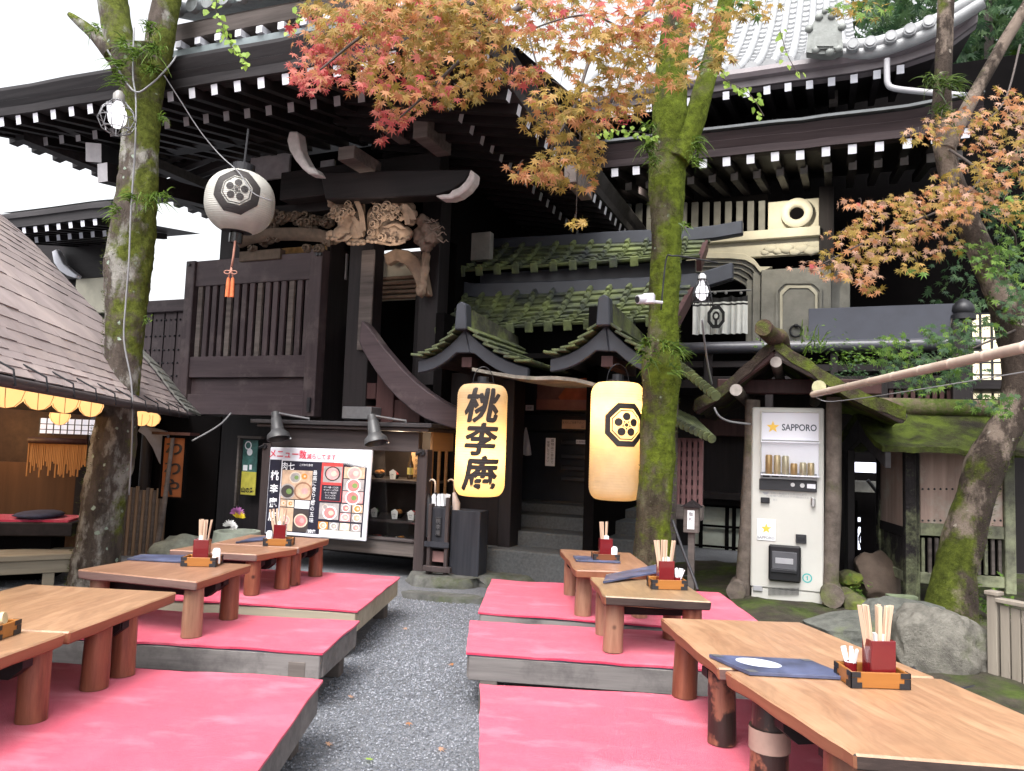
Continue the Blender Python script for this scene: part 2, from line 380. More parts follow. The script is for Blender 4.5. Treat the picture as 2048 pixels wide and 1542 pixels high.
# ================================================================ PLATFORMS AND MATS
def felt():
    m, t, b = _new('red_felt'); v = _coord(t, (1, 1, 1))
    n = _noise(t, v, 2.2, 6, .7); n2 = _noise(t, _coord(t, (1, 1.8, 1)), 5.5, 3)
    c = _ramp(t, n, [(.28, (.33, .016, .050)), (.5, (.45, .028, .076)), (.75, (.54, .066, .126))])
    n3 = _noise(t, _coord(t, (1, 2.2, 1)), 3.2, 4, .55)
    c = _mix(t, _ramp(t, n2, [(.52, (0, 0, 0)), (.66, (.3, .3, .3))]), c, (.62, .14, .2))
    c = _mix(t, _ramp(t, n3, [(.55, (0, 0, 0)), (.68, (.5, .5, .5))]), c, (.68, .22, .29))
    c = _mix(t, _ramp(t, _noise(t, v, 60, 2), [(.70, (0, 0, 0)), (.78, (.5, .5, .5))]), c, (.30, .03, .05))
    fine = _noise(t, v, 160, 3, .8); c = _mix(t, .3, c, _ramp(t, fine, [(.3, (.32, .018, .045)), (.7, (.60, .08, .135))]))
    t.links.new(c, b.inputs['Base Color']); b.inputs['Roughness'].default_value = .95
    b.inputs['Specular IOR Level'].default_value = .15
    b.inputs['Sheen Weight'].default_value = .45; b.inputs['Sheen Tint'].default_value = (1, .55, .62, 1); b.inputs['Sheen Roughness'].default_value = .5
    _bump(t, b, _noise(t, v, 230, 2, .9), .8, .006); return m
FELT = felt()
BOARD = wood('greyed_platform_board', (.09, .08, .08), (.21, .19, .185), 'x', 11, .75, .4, wear=(.08, .072, .072))
BOARDN = wood('pale_platform_board', (.22, .185, .14), (.37, .315, .245), 'x', 9, .7, .3)
SHEET = mat('navy_under_sheet', (.06, .075, .12), .6, .3, 12)
MZ = .30
def platform(q, label, matlabel, pale=False):
    """q: far-left, far-right, near-right, near-left corners on the ground plan"""
    c = V((sum(p[0] for p in q) / 4, sum(p[1] for p in q) / 4, 0)); rz = math.degrees(math.atan2(q[2][1] - q[3][1], q[2][0] - q[3][0]))
    t = T('low_platform', label, 'platform', loc=c, rz=rz, group='low platforms under red mats'); I = t.matrix_world.inverted()
    L = [I @ V((*p, 0)) for p in q]
    def ed(a, b, name='side_board'):
        mb = MB(); a2, b2 = a.lerp(b, .004), b.lerp(a, .004); n = V((b.y - a.y, a.x - b.x, 0)).normalized()
        z0, z1 = MZ - .135, MZ - .018; ins = -n * .035 if (n.dot(-(a + b))) < 0 else n * .035
        mb.hexa([a2 + V((0, 0, z0)), b2 + V((0, 0, z0)), b2 + ins + V((0, 0, z0)), a2 + ins + V((0, 0, z0)), a2 + V((0, 0, z1)), b2 + V((0, 0, z1)), b2 + ins + V((0, 0, z1)), a2 + ins + V((0, 0, z1))])
        mb.build(name, BOARDN if pale else BOARD, t, bevel=.004)
    ed(L[3], L[2], 'front_board'); ed(L[0], L[1], 'back_board')
    ins = .036
    def sh(a, o): return a + (o - a).normalized() * ins
    ed(sh(L[3], L[0]), sh(L[0], L[3])); ed(sh(L[2], L[1]), sh(L[1], L[2]))
    mb = MB(); k = .05
    mb.prism([p.lerp(V((0, 0, 0)), k) + V((0, 0, MZ - .05)) for p in L], (0, 0, .03)); mb.build('deck', BOARD, t)
    for p in L:
        p = p.lerp(V((0, 0, 0)), .13); mb = MB(); mb.box(p.x - .045, p.x + .045, p.y - .045, p.y + .045, 0, MZ - .052); mb.build('leg', W_WEATH, t, bevel=.004)
    mb = MB()
    mb.prism([V((p.x * 1.001, p.y * .985, MZ - .0178)) for p in L], (0, 0, .006)); mb.build('under_sheet', SHEET, t)
    # the mat lies on it
    t2 = T('red_mat', matlabel, 'mat', loc=c, rz=rz, group='red felt mats'); mb = MB(); nx, ny = 30, 14; top = []; 
    def at(i, j):
        p = L[3].lerp(L[2], i / nx).lerp(L[0].lerp(L[1], i / nx), j / ny) * 1.008
        e = j == 0 or j == ny or i == 0 or i == nx
        wv = .009 * NZ.noise((p.x * 3 + c.x * 9, p.y * 3 + c.y * 9, 1)) + .004 * NZ.noise((p.x * 9, p.y * 9 + c.y, 3))
        return V((p.x + (.006 * NZ.noise((p.y * 6, c.x, c.y)) if e else 0), p.y + (.008 * NZ.noise((p.x * 5, c.y, 4)) if e else 0), MZ + wv * (.8 if e else .5)))
    rows = [[at(i, j) for i in range(nx + 1)] for j in range(ny + 1)]; mb.grid(rows)
    rim = [rows[0][i] for i in range(nx + 1)] + [rows[j][nx] for j in range(1, ny + 1)] + [rows[ny][i] for i in range(nx - 1, -1, -1)] + [rows[j][0] for j in range(ny - 1, 0, -1)]
    for a, b in zip(rim, rim[1:] + rim[:1]): mb.poly([a, b, b - V((0, 0, .011)), a - V((0, 0, .011))])
    mb.build('felt', FELT, t2, smooth=40)
platform([(-.088, 3.38), (1.72, 3.25), (1.75, 2.1), (-.045, 2.25)], 'grey wooden platform nearest the camera right of the path', 'big red felt mat in the right foreground')
platform([(-.194, 4.55), (1.6, 4.4), (1.6, 3.65), (-.178, 3.87)], 'middle grey platform right of the gravel path with visible front board', 'narrow red mat on the middle platform right of the path')
platform([(-.1, 5.94), (1.6, 5.72), (1.59, 4.47), (-.156, 4.79)], 'farthest platform right of the path, before the stone steps', 'red mat on the farthest right platform, before the stone steps')
platform([(-2.65, 3.5), (-.79, 3.37), (-.76, 2.2), (-2.65, 2.3)], 'grey wooden platform nearest the camera left of the path', 'big red felt mat in the left foreground')
platform([(-2.7, 4.6), (-.84, 4.44), (-.89, 3.78), (-2.7, 3.95)], 'middle grey platform left of the gravel path', 'red mat on the middle platform left of the path')
platform([(-2.65, 6.1), (-.82, 5.9), (-.905, 4.7), (-2.7, 4.95)], 'farthest platform left of the path with pale front board, by the food display case', 'red mat on the farthest left platform, by the food display case', True)
# ================================================================ LOW TABLES
def tabletop(name, c1, c2, c3):
    m, t, b = _new(name)
    vv = _coord(t, (1, .12, 1)); warp = _noise(t, _coord(t, (1, .35, 1)), 2.2, 3)
    cb = t.nodes.new('ShaderNodeVectorMath'); cb.operation = 'ADD'; t.links.new(vv, cb.inputs[0])
    m2 = t.nodes.new('ShaderNodeVectorMath'); m2.operation = 'SCALE'; m2.inputs['Scale'].default_value = .55; cx = t.nodes.new('ShaderNodeCombineXYZ'); t.links.new(warp, cx.inputs[0]); t.links.new(cx.outputs[0], m2.inputs[0]); t.links.new(m2.outputs[0], cb.inputs[1])
    g2 = _noise(t, cb.outputs[0], 13, 4, .6); g = _noise(t, _coord(t, (1, .05, 1)), 60, 5, .7)
    c = _ramp(t, g2, [(.30, c2), (.40, c1), (.47, sc3(c1, .74)), (.52, c1), (.62, c3), (.68, sc3(c1, .8)), (.73, c1)])
    c = _mix(t, .3, c, _ramp(t, g, [(.3, c2), (.7, c3)]))
    p = _noise(t, _coord(t, (1, .5, 1)), 3.5, 6, .7); c = _mix(t, _ramp(t, p, [(.5, (0, 0, 0)), (.75, (.55, .55, .55))]), c, sc3(c2, .9))
    t.links.new(c, b.inputs['Base Color']); b.inputs['Roughness'].default_value = .38; b.inputs['Coat Weight'].default_value = .25; b.inputs['Coat Roughness'].default_value = .3
    t.links.new(_ramp(t, p, [(.3, (.3, .3, .3)), (.7, (.5, .5, .5))]), b.inputs['Roughness'])
    _bump(t, b, g, .12, .004); return m
TOPM = [tabletop('oiled_table_wood', (.33, .185, .105), (.17, .075, .038), (.41, .25, .15)), tabletop('pink_brown_table_wood', (.26, .135, .08), (.17, .075, .048), (.32, .18, .115)),
        tabletop('grey_edged_table_wood', (.25, .16, .088), (.13, .078, .048), (.3, .205, .12))]
EDGEM = wood('red_stained_edge', (.15, .055, .03), (.28, .12, .068), 'y', 12, .5, .3)
ENDG = wood('dark_end_grain', (.022, .016, .016), (.07, .047, .04), 'x', 14, .7, .5)
ENDP = wood('grey_pink_end', (.12, .072, .065), (.2, .13, .115), 'x', 14, .6, .4)
def logmat(name, c1, c2, bark=None):
    m, t, b = _new(name); g = _noise(t, _coord(t, (1, 1, .12)), 30, 6, .65); v = _coord(t, (1, 1, 1))
    c = _ramp(t, g, [(.3, c1), (.7, c2)])
    vo = t.nodes.new('ShaderNodeTexVoronoi'); vo.inputs['Scale'].default_value = 7; t.links.new(v, vo.inputs['Vector'])
    c = _mix(t, _ramp(t, vo.outputs['Distance'], [(.05, (1, 1, 1)), (.13, (0, 0, 0))]), c, sc3(c1, .3))
    if bark: c = _mix(t, _ramp(t, _noise(t, v, 9, 4), [(.44, (0, 0, 0)), (.5, (1, 1, 1))]), c, bark)
    t.links.new(c, b.inputs['Base Color']); b.inputs['Roughness'].default_value = .42; _bump(t, b, g, .4, .008); return m
LOGS = [logmat('red_log', (.10, .028, .016), (.23, .085, .046)), logmat('pale_log', (.17, .08, .05), (.3, .17, .11)), logmat('barked_log', (.10, .036, .024), (.22, .09, .055), (.02, .012, .01))]
TAPE = mat('paper_tape', (.26, .185, .15), .7, .15, 20)
def table(q, z, label, topm=0, endm=None, legs=(0, 0, 0, 0), legin=.1, tape=(), th=.048, r=.052, beam=True):
    c = V((sum(p[0] for p in q) / 4, sum(p[1] for p in q) / 4, 0))
    d = V((q[0][0] + q[1][0] - q[2][0] - q[3][0], q[0][1] + q[1][1] - q[2][1] - q[3][1])); rz = math.degrees(math.atan2(-d.x, d.y))
    t = T('low_table', label, 'table', loc=c, rz=rz, group='low wooden tables'); I = t.matrix_world.inverted(); L = [I @ V((*p, 0)) for p in q]
    mb = MB(); n = 14; sd_ = c.x * 7 + c.y
    ring = []
    for a in range(4):
        p, o = L[a], L[(a + 1) % 4]
        for k in range(n):
            s_ = p.lerp(o, k / n); nn = V((o.y - p.y, p.x - o.x, 0)).normalized(); side = a in (1, 3)
            ring.append(s_ + nn * (.012 * NZ.noise((s_.y * 4 + sd_, s_.x * 3, 2)) if side and 0 < k else 0))
    top = [mb.pt(p + V((0, 0, z))) for p in ring]; bot = [mb.pt(p * .985 + V((0, 0, z - th + .006 * NZ.noise((p.x * 6, p.y * 6, sd_))))) for p in ring]
    mb.face(top); mb.mi = 1; mb.face(bot[::-1]); N = len(ring)
    for k in range(N): mb.mi = 2 if k // n in (0, 2) else 1; mb.face((bot[k], bot[(k + 1) % N], top[(k + 1) % N], top[k]))
    mb.build('tabletop', [TOPM[topm], EDGEM, endm or ENDP], t, bevel=.006)
    fl, fr, nr, nl = L
    def ins(p, px, py): return V((p.x - math.copysign(px, p.x), p.y - math.copysign(py, p.y), 0))
    for k, p in enumerate((nl, nr, fl, fr)):
        b_ = ins(p, r + .02, legin + .015 * NZ.noise((sd_, k, 0))); mb = MB(); tw = V((.012 * NZ.noise((k, sd_, 1)), .012 * NZ.noise((k, sd_, 2)), 0))
        mb.tube([b_ + V((0, 0, MZ + .003)) + tw, b_ + V((0, 0, MZ + .08)) + tw * .7, b_ + V((0, 0, z - th - .07)), b_ + V((0, 0, z - th - .002))], [r * 1.02, r, r * .97, r * .95], 16, True, .1, k + sd_)
        lg = mb.build('leg', LOGS[legs[k]], t, smooth=50)
        if k in tape:
            mb = MB(); mb.tube([b_ + V((0, 0, MZ + .1)), b_ + V((0, 0, MZ + .17))], r * 1.09, 16, False); mb.build('tape_band', TAPE, lg, smooth=True)
    if beam:
        for y_, a, b_ in ((1, fl, fr), (-1, nl, nr)):
            a2, b2 = ins(a, .03, legin + .0), ins(b_, .03, legin + .0); mb = MB(); yy = (a2.y + b2.y) / 2 - y_ * (r + .04)
            mb.prism([(a2.x, yy, z - th - .004), (b2.x, yy, z - th - .004), (b2.x, yy, z - th - .035), (b2.x - .05, yy, z - th - .075), (a2.x + .05, yy, z - th - .075), (a2.x, yy, z - th - .035)], (0, .05, 0)); mb.build('cross_beam', W_DARK, t)
    return t
table([(.7, 3.43), (1.33, 3.44), (1.50, 2.66), (.75, 2.68)], .6, 'far half of the long table in the right foreground, on dark red log legs', 0, None, (2, 0, 0, 0), .13)
table([(.765, 2.65), (1.51, 2.645), (1.64, 1.88), (.898, 1.963)], .6, 'table nearest the camera on the right, dark front end grain, menu and tray on it', 0, ENDG, (0, 0, 2, 0), .16, (2,), r=.06)
table([(.49, 4.43), (1.01, 4.4), (1.04, 3.83), (.507, 3.88)], .6, 'small table with dark grey end on the middle right platform', 2, ENDG, (1, 0, 1, 0), .1)
table([(.39, 5.57), (.9, 5.5), (.93, 4.67), (.43, 4.65)], .6, 'pinkish table on the farthest right platform, before the mossy trunk', 1, EDGEM, (1, 1, 1, 1), .14)
table([(-2.3, 3.68), (-1.55, 3.62), (-1.607, 2.85), (-2.35, 2.87)], .6, 'far half of the long table in the left foreground', 0, EDGEM, (0, 0, 0, 0), .3)
table([(-2.35, 2.86), (-1.612, 2.838), (-1.70, 2.0), (-2.42, 2.0)], .6, 'table nearest the camera on the left, cut by the picture edge', 0, EDGEM, (0, 0, 0, 0), .06, (1,))
table([(-2.18, 4.5), (-1.485, 4.46), (-1.565, 3.88), (-2.3, 4.1)], .6, 'table with rounded grey front edge beside the mossy leaning trunk', 1, ENDP, (1, 1, 0, 0), .09)
table([(-2.12, 5.42), (-1.46, 5.335), (-1.63, 4.98), (-2.24, 5.06)], .575, 'near table of the joined pair before the menu board', 1, ENDP, (0, 0, 0, 0), .06)
table([(-2.02, 5.97), (-1.37, 5.88), (-1.455, 5.35), (-2.1, 5.43)], .575, 'far table of the joined pair before the menu board', 1, ENDP, (0, 0, 0, 0), .08)
# ================================================================ CONDIMENT SETS
TRAY = wood('honey_tray_wood', (.22, .075, .016), (.36, .15, .036), 'x', 12, .35, .1, coat=.3)
TRAYD = wood('dark_tray_wood', (.10, .03, .015), (.19, .07, .03), 'x', 12, .35, .1, coat=.3)
LACQ = mat('red_lacquer', (.13, .007, .010), .22, .15, 5, coat=.5)
CHOP = wood('plain_cedar', (.48, .33, .23), (.64, .48, .37), 'z', 20, .6, .1)
PAPERW = mat('white_paper', (.7, .7, .73), .7, .06, 9)
def condiments(x, y, z, rz, where, dark=False, packets=True, hold=(.115, .055), n=12, rnd=0, bamboo=False, w=.19, dp=.125):
    X = MX.Translation((x, y, z)) @ MX.Rotation(R(rz), 4, 'Z')
    t = T('condiment_tray', ('dark ' if dark else 'honey brown ') + 'wooden tray on ' + where, 'tray', loc=X.translation, rz=rz, group='wooden condiment trays')
    h = .05; mb = MB(); k = .01
    mb.box(0, w, 0, k, 0, h); mb.box(0, w, dp - k, dp, 0, h); mb.box(0, k, k + .0005, dp - k - .0005, 0, h); mb.box(w - k, w, k + .0005, dp - k - .0005, 0, h); mb.box(k, w - k, k, dp - k, .002, .01)
    mb.build('frame', TRAYD if dark else TRAY, t, bevel=.002)
    for cx in (0, w):
        for cy in (0, dp):
            mb = MB(); sx = 1 if cx == 0 else -1; sy = 1 if cy == 0 else -1; e = .0025
            for zz, hh, ln in ((.0, .018, .034), (.018, .014, .018), (h - .016, .0165, .03)):
                mb.box(cx - sx * e, cx + sx * ln, cy - sy * e, cy + sy * .0, zz, zz + hh); mb.box(cx - sx * e, cx, cy - sy * e, cy + sy * ln, zz, zz + hh)
            mb.build('corner_iron', IRON, t)
    hx, hy = hold; random.seed(int(x * 100 + y * 10) + rnd)
    hd = T('chopstick_holder', 'dark red chopstick box on ' + where, 'chopstick holder', loc=X @ V((hx, hy, .011)), rz=rz + 4, group='red chopstick holders')
    a, b_, H, e = .042, .03, .135, .005; mb = MB()
    mb.box(-a, a, -b_, -b_ + e, 0, H); mb.box(-a, a, b_ - e, b_, 0, H); mb.box(-a, -a + e, -b_ + e, b_ - e, 0, H); mb.box(a - e, a, -b_ + e, b_ - e, 0, H); mb.box(-a + e, a - e, -b_ + e, b_ - e, 0, .01)
    mb.build('box', LACQ, hd, bevel=.002)
    mb = MB(); mb.box(-.018, .018, -.012, .016, .02, H + .018); mb.build('paper_liner', PAPERW, hd)
    mb = MB(); mb.beam((0, 0, 0), (0, 0, .235), .013, .0045); proto = None
    for i in range(n):
        fx = random.uniform(-1.2, .9); px, py = fx * .022, random.uniform(-.012, .012)
        Y = X @ V((hx + px, hy + py, .022)); lean = MX.Rotation(R(fx * 9 + random.uniform(-2, 2)), 4, 'Y') @ MX.Rotation(R(random.uniform(-5, 5)), 4, 'X') @ MX.Rotation(random.uniform(0, 3), 4, 'Z')
        if proto is None:
            o = mb.build('chopstick', CHOP); tag(o, 'pale wooden chopsticks standing on ' + where, 'chopsticks', 'chopsticks on ' + where); proto = o
        else: o = copy_tree(proto)
        o.matrix_world = MX.Translation(Y) @ MX.Rotation(R(rz), 4, 'Z') @ lean
    if packets:
        cx, cy = packets if isinstance(packets, tuple) else (w - .04, .06); cp = T('toothpick_cup', 'small red toothpick cup on ' + where, 'cup', loc=X @ V((cx, cy, .011)), group='toothpick cups')
        mb = MB(); mb.lathe([(.0, 0), (.02, 0), (.021, .05), (.018, .05), (.017, .004), (0, .004)], 16); mb.build('cup', LACQ, cp, smooth=40)
        mb = MB(); mb.beam((0, 0, 0), (0, 0, .09), .011, .004); proto = None
        for i in range(7):
            an = random.uniform(0, 6.3); Y = X @ V((cx + .006 * math.cos(an), cy + .006 * math.sin(an), .018)); q = MX.Rotation(an, 4, 'Z') @ MX.Rotation(R(random.uniform(8, 22)), 4, 'Y') @ MX.Rotation(1.6, 4, 'Z')
            if proto is None: o = proto = tag(mb.build('toothpick_packet', PAPERW), 'white paper toothpicks on ' + where, 'toothpick packet', 'toothpick packets on ' + where)
            else: o = copy_tree(proto)
            o.matrix_world = MX.Translation(Y) @ q
    return X
condiments(1.135, 2.50, .602, 0, 'the nearest right table', packets=(.035, .085), hold=(.115, .052), n=15)
condiments(.79, 4.1, .602, 2, 'the small grey-ended right table', packets=(.15, .05), hold=(.085, .06))
condiments(.575, 5.0, .602, 0, 'the farthest right table', dark=True, packets=False, hold=(.085, .06), n=7, w=.17)
condiments(-1.97, 2.69, .602, -3, 'the nearest left table', packets=False, hold=(.06, .06), w=.2)
condiments(-1.83, 4.3, .602, 3, 'the rounded-edge left table', packets=False, hold=(.09, .06), n=6)
condiments(-1.72, 5.38, .577, 3, 'the pair of tables before the menu board', packets=False, hold=(.1, .06), n=8)
for (x, y, z, wh) in ((-1.66, 4.37, .602, 'the rounded-edge left table'), (-1.70, 5.45, .577, 'the tables before the menu board'), (.715, 5.04, .602, 'the farthest right table')):
    mb = MB(); mb.lathe([(0, 0), (.022, 0), (.022, .075), (.016, .085), (0, .086)], 14); o = mb.build('seasoning_jar', PAPERW, smooth=50); o.location = (x, y, z + .011); tag(o, 'small white seasoning jar on ' + wh, 'jar', 'seasoning jars')
BAMB = wood('dry_bamboo', (.45, .34, .18), (.66, .53, .33), 'x', 8, .5, .1)
mb = MB(); mb.tube([(-.13, 0, 0), (-.0, 0, 0), (.04, 0, 0), (.05, 0, 0), (.06, 0, 0)], [.021, .02, .02, .024, .021], 14); o = mb.build('bamboo_tube', BAMB, smooth=40)
o.matrix_world = MX.Translation((-1.85, 2.75, .655)) @ MX.Rotation(R(8), 4, 'Z') @ MX.Rotation(R(-10), 4, 'Y'); tag(o, 'short bamboo tube lying across the tray on the nearest left table', 'bamboo tube')
# ---------------------------------------------------------------- menus
NAVY = mat('navy_menu_cover', (.055, .065, .12), .4, .75, 7); NAVYE = mat('menu_pages', (.35, .37, .42), .6, .1, 9)
PALE = mat('pale_menu_print', (.5, .52, .6), .5, .3, 12)
def menu(pix, z, label, oval=True, lift=0):
    q = [G(u, v, z + .004) for u, v in pix]; c = sum(q, V()) / 4; c.z = z
    t = T('menu_book', label, 'menu', loc=c, group='menu books'); L = [p - c for p in q]; L = [V((p.x, p.y, .004 + (lift if k in (1, 2) else 0))) for k, p in enumerate(L)]
    mb = MB(); mb.prism([p - V((0, 0, .003)) for p in L], (0, 0, .011)); mb.build('cover', [NAVY], t, bevel=.001)
    def bl(s_, r_): return L[0].lerp(L[1], s_).lerp(L[3].lerp(L[2], s_), r_) + V((0, 0, .0092))
    if oval:
        mb = MB(); mb.poly([bl(.33 + .2 * math.cos(a), .42 + .28 * math.sin(a)) for a in [k * .3 for k in range(21)]]); mb.build('title_oval', PALE, t)
    mb = MB()
    for s0, r0 in ((0, .86), (.9, .86), (0, 0), (.9, 0)): mb.poly([bl(s0, r0), bl(s0 + .1, r0), bl(s0 + .1, r0 + .14), bl(s0, r0 + .14)])
    mb.build('corner_plate', GREYMETAL, t)
menu([(1418, 1313), (1617, 1323), (1706, 1359), (1499, 1349)], .602, 'navy menu book with white oval on the nearest right table')
menu([(1212, 1152), (1318, 1140), (1330, 1153), (1206, 1166)], .602, 'navy menu book on the small grey-ended right table', False, .03)
menu([(1146, 1113), (1234, 1117), (1241, 1126), (1152, 1122)], .602, 'navy menu book on the farthest right table', False)
menu([(282, 1111), (388, 1113), (386, 1126), (254, 1119)], .602, 'blue grey menu book on the rounded-edge left table', False)
menu([(500, 1078), (551, 1071), (546, 1079), (471, 1086)], .577, 'dark menu book on the tables before the menu board', False)
# ================================================================ LEFT BUILDING
L = Fr((-2.116, 8.6, 0), -23)
def sweep(mb, xs, zf, prof, axis='x', fixed=0.0):
    """profile (out, up) carried along the eave; zf gives the height of the eave line"""
    mb.grid([[((x, fixed + o, zf(x) + u) if axis == 'x' else (fixed - o, x, zf(x) + u)) for o, u in prof] for x in xs])
def frange(a, b, n): return [a + (b - a) * i / n for i in range(n + 1)]
EY = -2.0
up_px = [(2, 244), (66, 236), (133, 224), (205, 214), (359, 190), (441, 177), (526, 165), (571, 158), (616, 147), (713, 138), (759, 118), (900, 97), (957, 92)]
zU = sorted((L.at(u, v, EY).x, L.at(u, v, EY).z) for u, v in up_px)
lo_px = [(54, 287), (114, 280), (178, 271), (349, 246), (422, 236), (499, 226), (579, 215), (662, 204), (749, 190), (792, 181), (880, 160)]
LYy = EY + .62
zL = sorted((L.at(u, v, LYy).x, L.at(u, v, LYy).z) for u, v in lo_px)
XL = L.at(-70, 255, EY).x; XC = L.at(957, 97, EY).x
fU = lambda x: interp(zU, x); fL = lambda x: interp(zL, x)
LB = T('temple_style_restaurant', 'black timber hall with deep eaves, white rafter ends and lattice panel, on the left', 'building', L)
def rafters(parent, xs, y0, y1, zf, name, w=.075, h=.095, rise=.2, mats=None):
    for x in xs:
        mb = MB(); z = zf(x); mb.beam((x, y0, z), (x, y1, z + (y1 - y0) * rise), w, h, e0=1); mb.build(name, mats or [W_DARK, WHITE], parent)
xs = []; x0 = L.at(571, 158, EY).x; st = (L.at(571, 158, EY).x - L.at(205, 214, EY).x) / 8.35
x = x0 - st * 40
while x < XC - .02:
    if x > XL: xs.append(x)
    x += st
rafters(LB, xs, EY, EY + 1.0, fU, 'flying_rafter')
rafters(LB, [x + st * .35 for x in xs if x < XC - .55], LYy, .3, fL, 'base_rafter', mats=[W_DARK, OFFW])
# side rafters at the right end, running along x
sU = [L.atx(u, v, XC) for u, v in ((971, 116), (991, 147), (1010, 181), (1028, 207), (1046, 232), (1095, 290), (1141, 342))]
zS = sorted((p.y, p.z) for p in sU); fS = lambda y: interp(zS, y)
XC2 = XC - .62
sL = [L.atx(u, v, XC2) for u, v in ((916, 229), (935, 250), (955, 271), (975, 288), (993, 305), (1010, 322))]
zS2 = sorted((p.y, p.z) for p in sL); fS2 = lambda y: interp(zS2, y)
y = EY + .15
while y < 4.2:
    mb = MB(); mb.beam((XC, y, fS(y)), (XC - 1, y, fS(y) + .2), .075, .095, e0=1); mb.build('flying_rafter', [W_DARK, WHITE], LB)
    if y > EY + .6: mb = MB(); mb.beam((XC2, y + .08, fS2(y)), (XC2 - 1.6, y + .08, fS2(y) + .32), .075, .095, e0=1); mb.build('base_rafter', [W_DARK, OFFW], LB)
    y += .235
# eave edge boards
PROF = [(.1, .055), (-.03, .055), (-.05, .13), (-.02, .135), (-.06, .2), (-.045, .21), (-.09, .3), (-.05, .31), (-.05, .36), (.15, .42)]
XS = frange(XL - .05, XC + .05, 60)
mb = MB(); sweep(mb, XS, fU, PROF, 'x', EY); mb.build('eave_board', W_FASC, LB, smooth=30)
mb = MB(); sweep(mb, frange(EY - .05, 4.2, 30), fS, PROF, 'y', XC); mb.build('eave_board', W_FASC, LB, smooth=30)
mb = MB(); sweep(mb, XS, fL, [(.05, .05), (-.02, .05), (-.02, .12), (.3, .13)], 'x', LYy); mb.build('rafter_rail', W_DARK, LB)
# ceiling boards over the rafters and the roof itself
mb = MB(); mb.grid([[(x, EY + .02, fU(x) + .052), (x, LYy + .05, fL(x) + .135 + .02), (x, .4, fL(x) + .45), (x, 4.5, fL(x) + .9)] for x in XS]); mb.build('soffit', W_DARK, LB)
mb = MB(); mb.grid([[(x, EY + .1, fU(x) + .415), (min(x, XC - 1.7), 0, fU(min(x, XC - 1)) + 1.0), (min(x, XC - 3.6), 2.2, fU(XC - 3) + 2.2)] for x in XS])
mb.grid([[(XC - .1, y, fS(y) + .415), (XC - 1.7, max(y, 0), fS(y) + .95), (XC - 3.6, max(y, 2.2), fU(XC - 3) + 2.2)] for y in frange(EY, 4.2, 12)]); mb.build('roof', COPPER, LB)
# second roof layer above, from behind the trunk to the right
x2 = L.at(350, 90, EY + .1).x; XS2 = frange(x2, XC - .25, 40)
z2 = sorted((L.at(u, v, EY + .1).x, L.at(u, v, EY + .1).z) for u, v in ((350, 100), (440, 83), (520, 69), (600, 55), (720, 32), (860, 5)))
f2 = lambda x: interp(z2, x)
mb = MB(); sweep(mb, XS2, f2, [(.12, -.12), (-.02, -.1), (-.03, -.025), (.0, -.02)], 'x', EY + .1); mb.build('copper_edge', mat('pale_copper', (.17, .2, .21), .5, .25, 7), LB)
mb = MB(); sweep(mb, XS2, f2, [(.12, -.02), (.1, .06), (-.03, .075), (-.06, .2), (-.0, .22), (.0, .26), (.2, .3)], 'x', EY + .1); mb.build('eave_board', W_WEATH, LB)
TILEG = mat('grey_roof_tile', (.2, .215, .22), .5, .4, 8, .3, 50)
x = x2 + .1
while x < XC:
    mb = MB(); mb.box(x - .035, x + .035, EY + .045, EY + .16, f2(x) - .015, f2(x) + .05); mb.build('edge_block', WHITE, LB); x += .25
x = x2 + .1
while x < XC - 1.2:
    mb = MB(); z = f2(x) + .36; mb.tube([(x, EY + .0, z), (x, EY + 1.3, z + .5)], .065, 10); mb.tube([(x, EY - .01, z), (x, EY + .05, z)], [.075, .075], 12)
    mb.build('round_tile', TILEG, LB, smooth=40); x += .2
mb = MB(); mb.grid([[(x, EY + .02, f2(x) + .3), (min(x, XC - 1.2), EY + 1.3, f2(x) + .8)] for x in XS2]); mb.build('roof', TILEG, LB)
# left edge of the roof: stepped rafter ends against the sky
for k in range(16):
    y = EY + .3 + k * .27; mb = MB(); z = fL(XL) + .02 * k * 0
    mb.beam((XL - .05, y, z + .02), (XL + 2.2, y, z + .42), .1, .1); mb.build('corner_rafter', W_FASC, LB)
mb = MB(); mb.box(XL + .25, XL + .4, EY + .4, 3.6, fL(XL) - .08, fL(XL) + .06); mb.box(XL + .9, XL + 1.05, EY + .4, 3.6, fL(XL) - .02, fL(XL) + .1); mb.build('eave_beam', W_FASC, LB)
# hip beam with pale cut ends
for (ua, va, ub, vb, wd) in ((187, 305, 300, 345, .16), (205, 345, 420, 400, .15)):
    a = L.at(ua, va, -1.6); b = L.at(ub, vb, -.1); mb = MB(); mb.beam(a, b, wd, .2, e0=1); mb.build('hip_beam', [W_DARK, OFFW], LB)
# body wall above
xa = L.at(430, 500, .1).x; xb = L.at(880, 500, .1).x
zt = 4.9
mb = MB(); mb.box(xa + .2, xb, .35, .5, L.at(600, 508, .35).z, zt); mb.box(xb - .15, xb, .5, 4.5, 2.4, zt); mb.build('wall', BLACK, LB)
def pbox(name, u0, v0, u1, v1, y, dep, m, parent=None, fr=L, bev=.006, **k):
    x0, x1, z0, z1 = fr.rect(u0, v0, u1, v1, y); mb = MB(); mb.box(x0, x1, y, y + dep, z0, z1); return mb.build(name, m, parent or LB, bevel=bev)
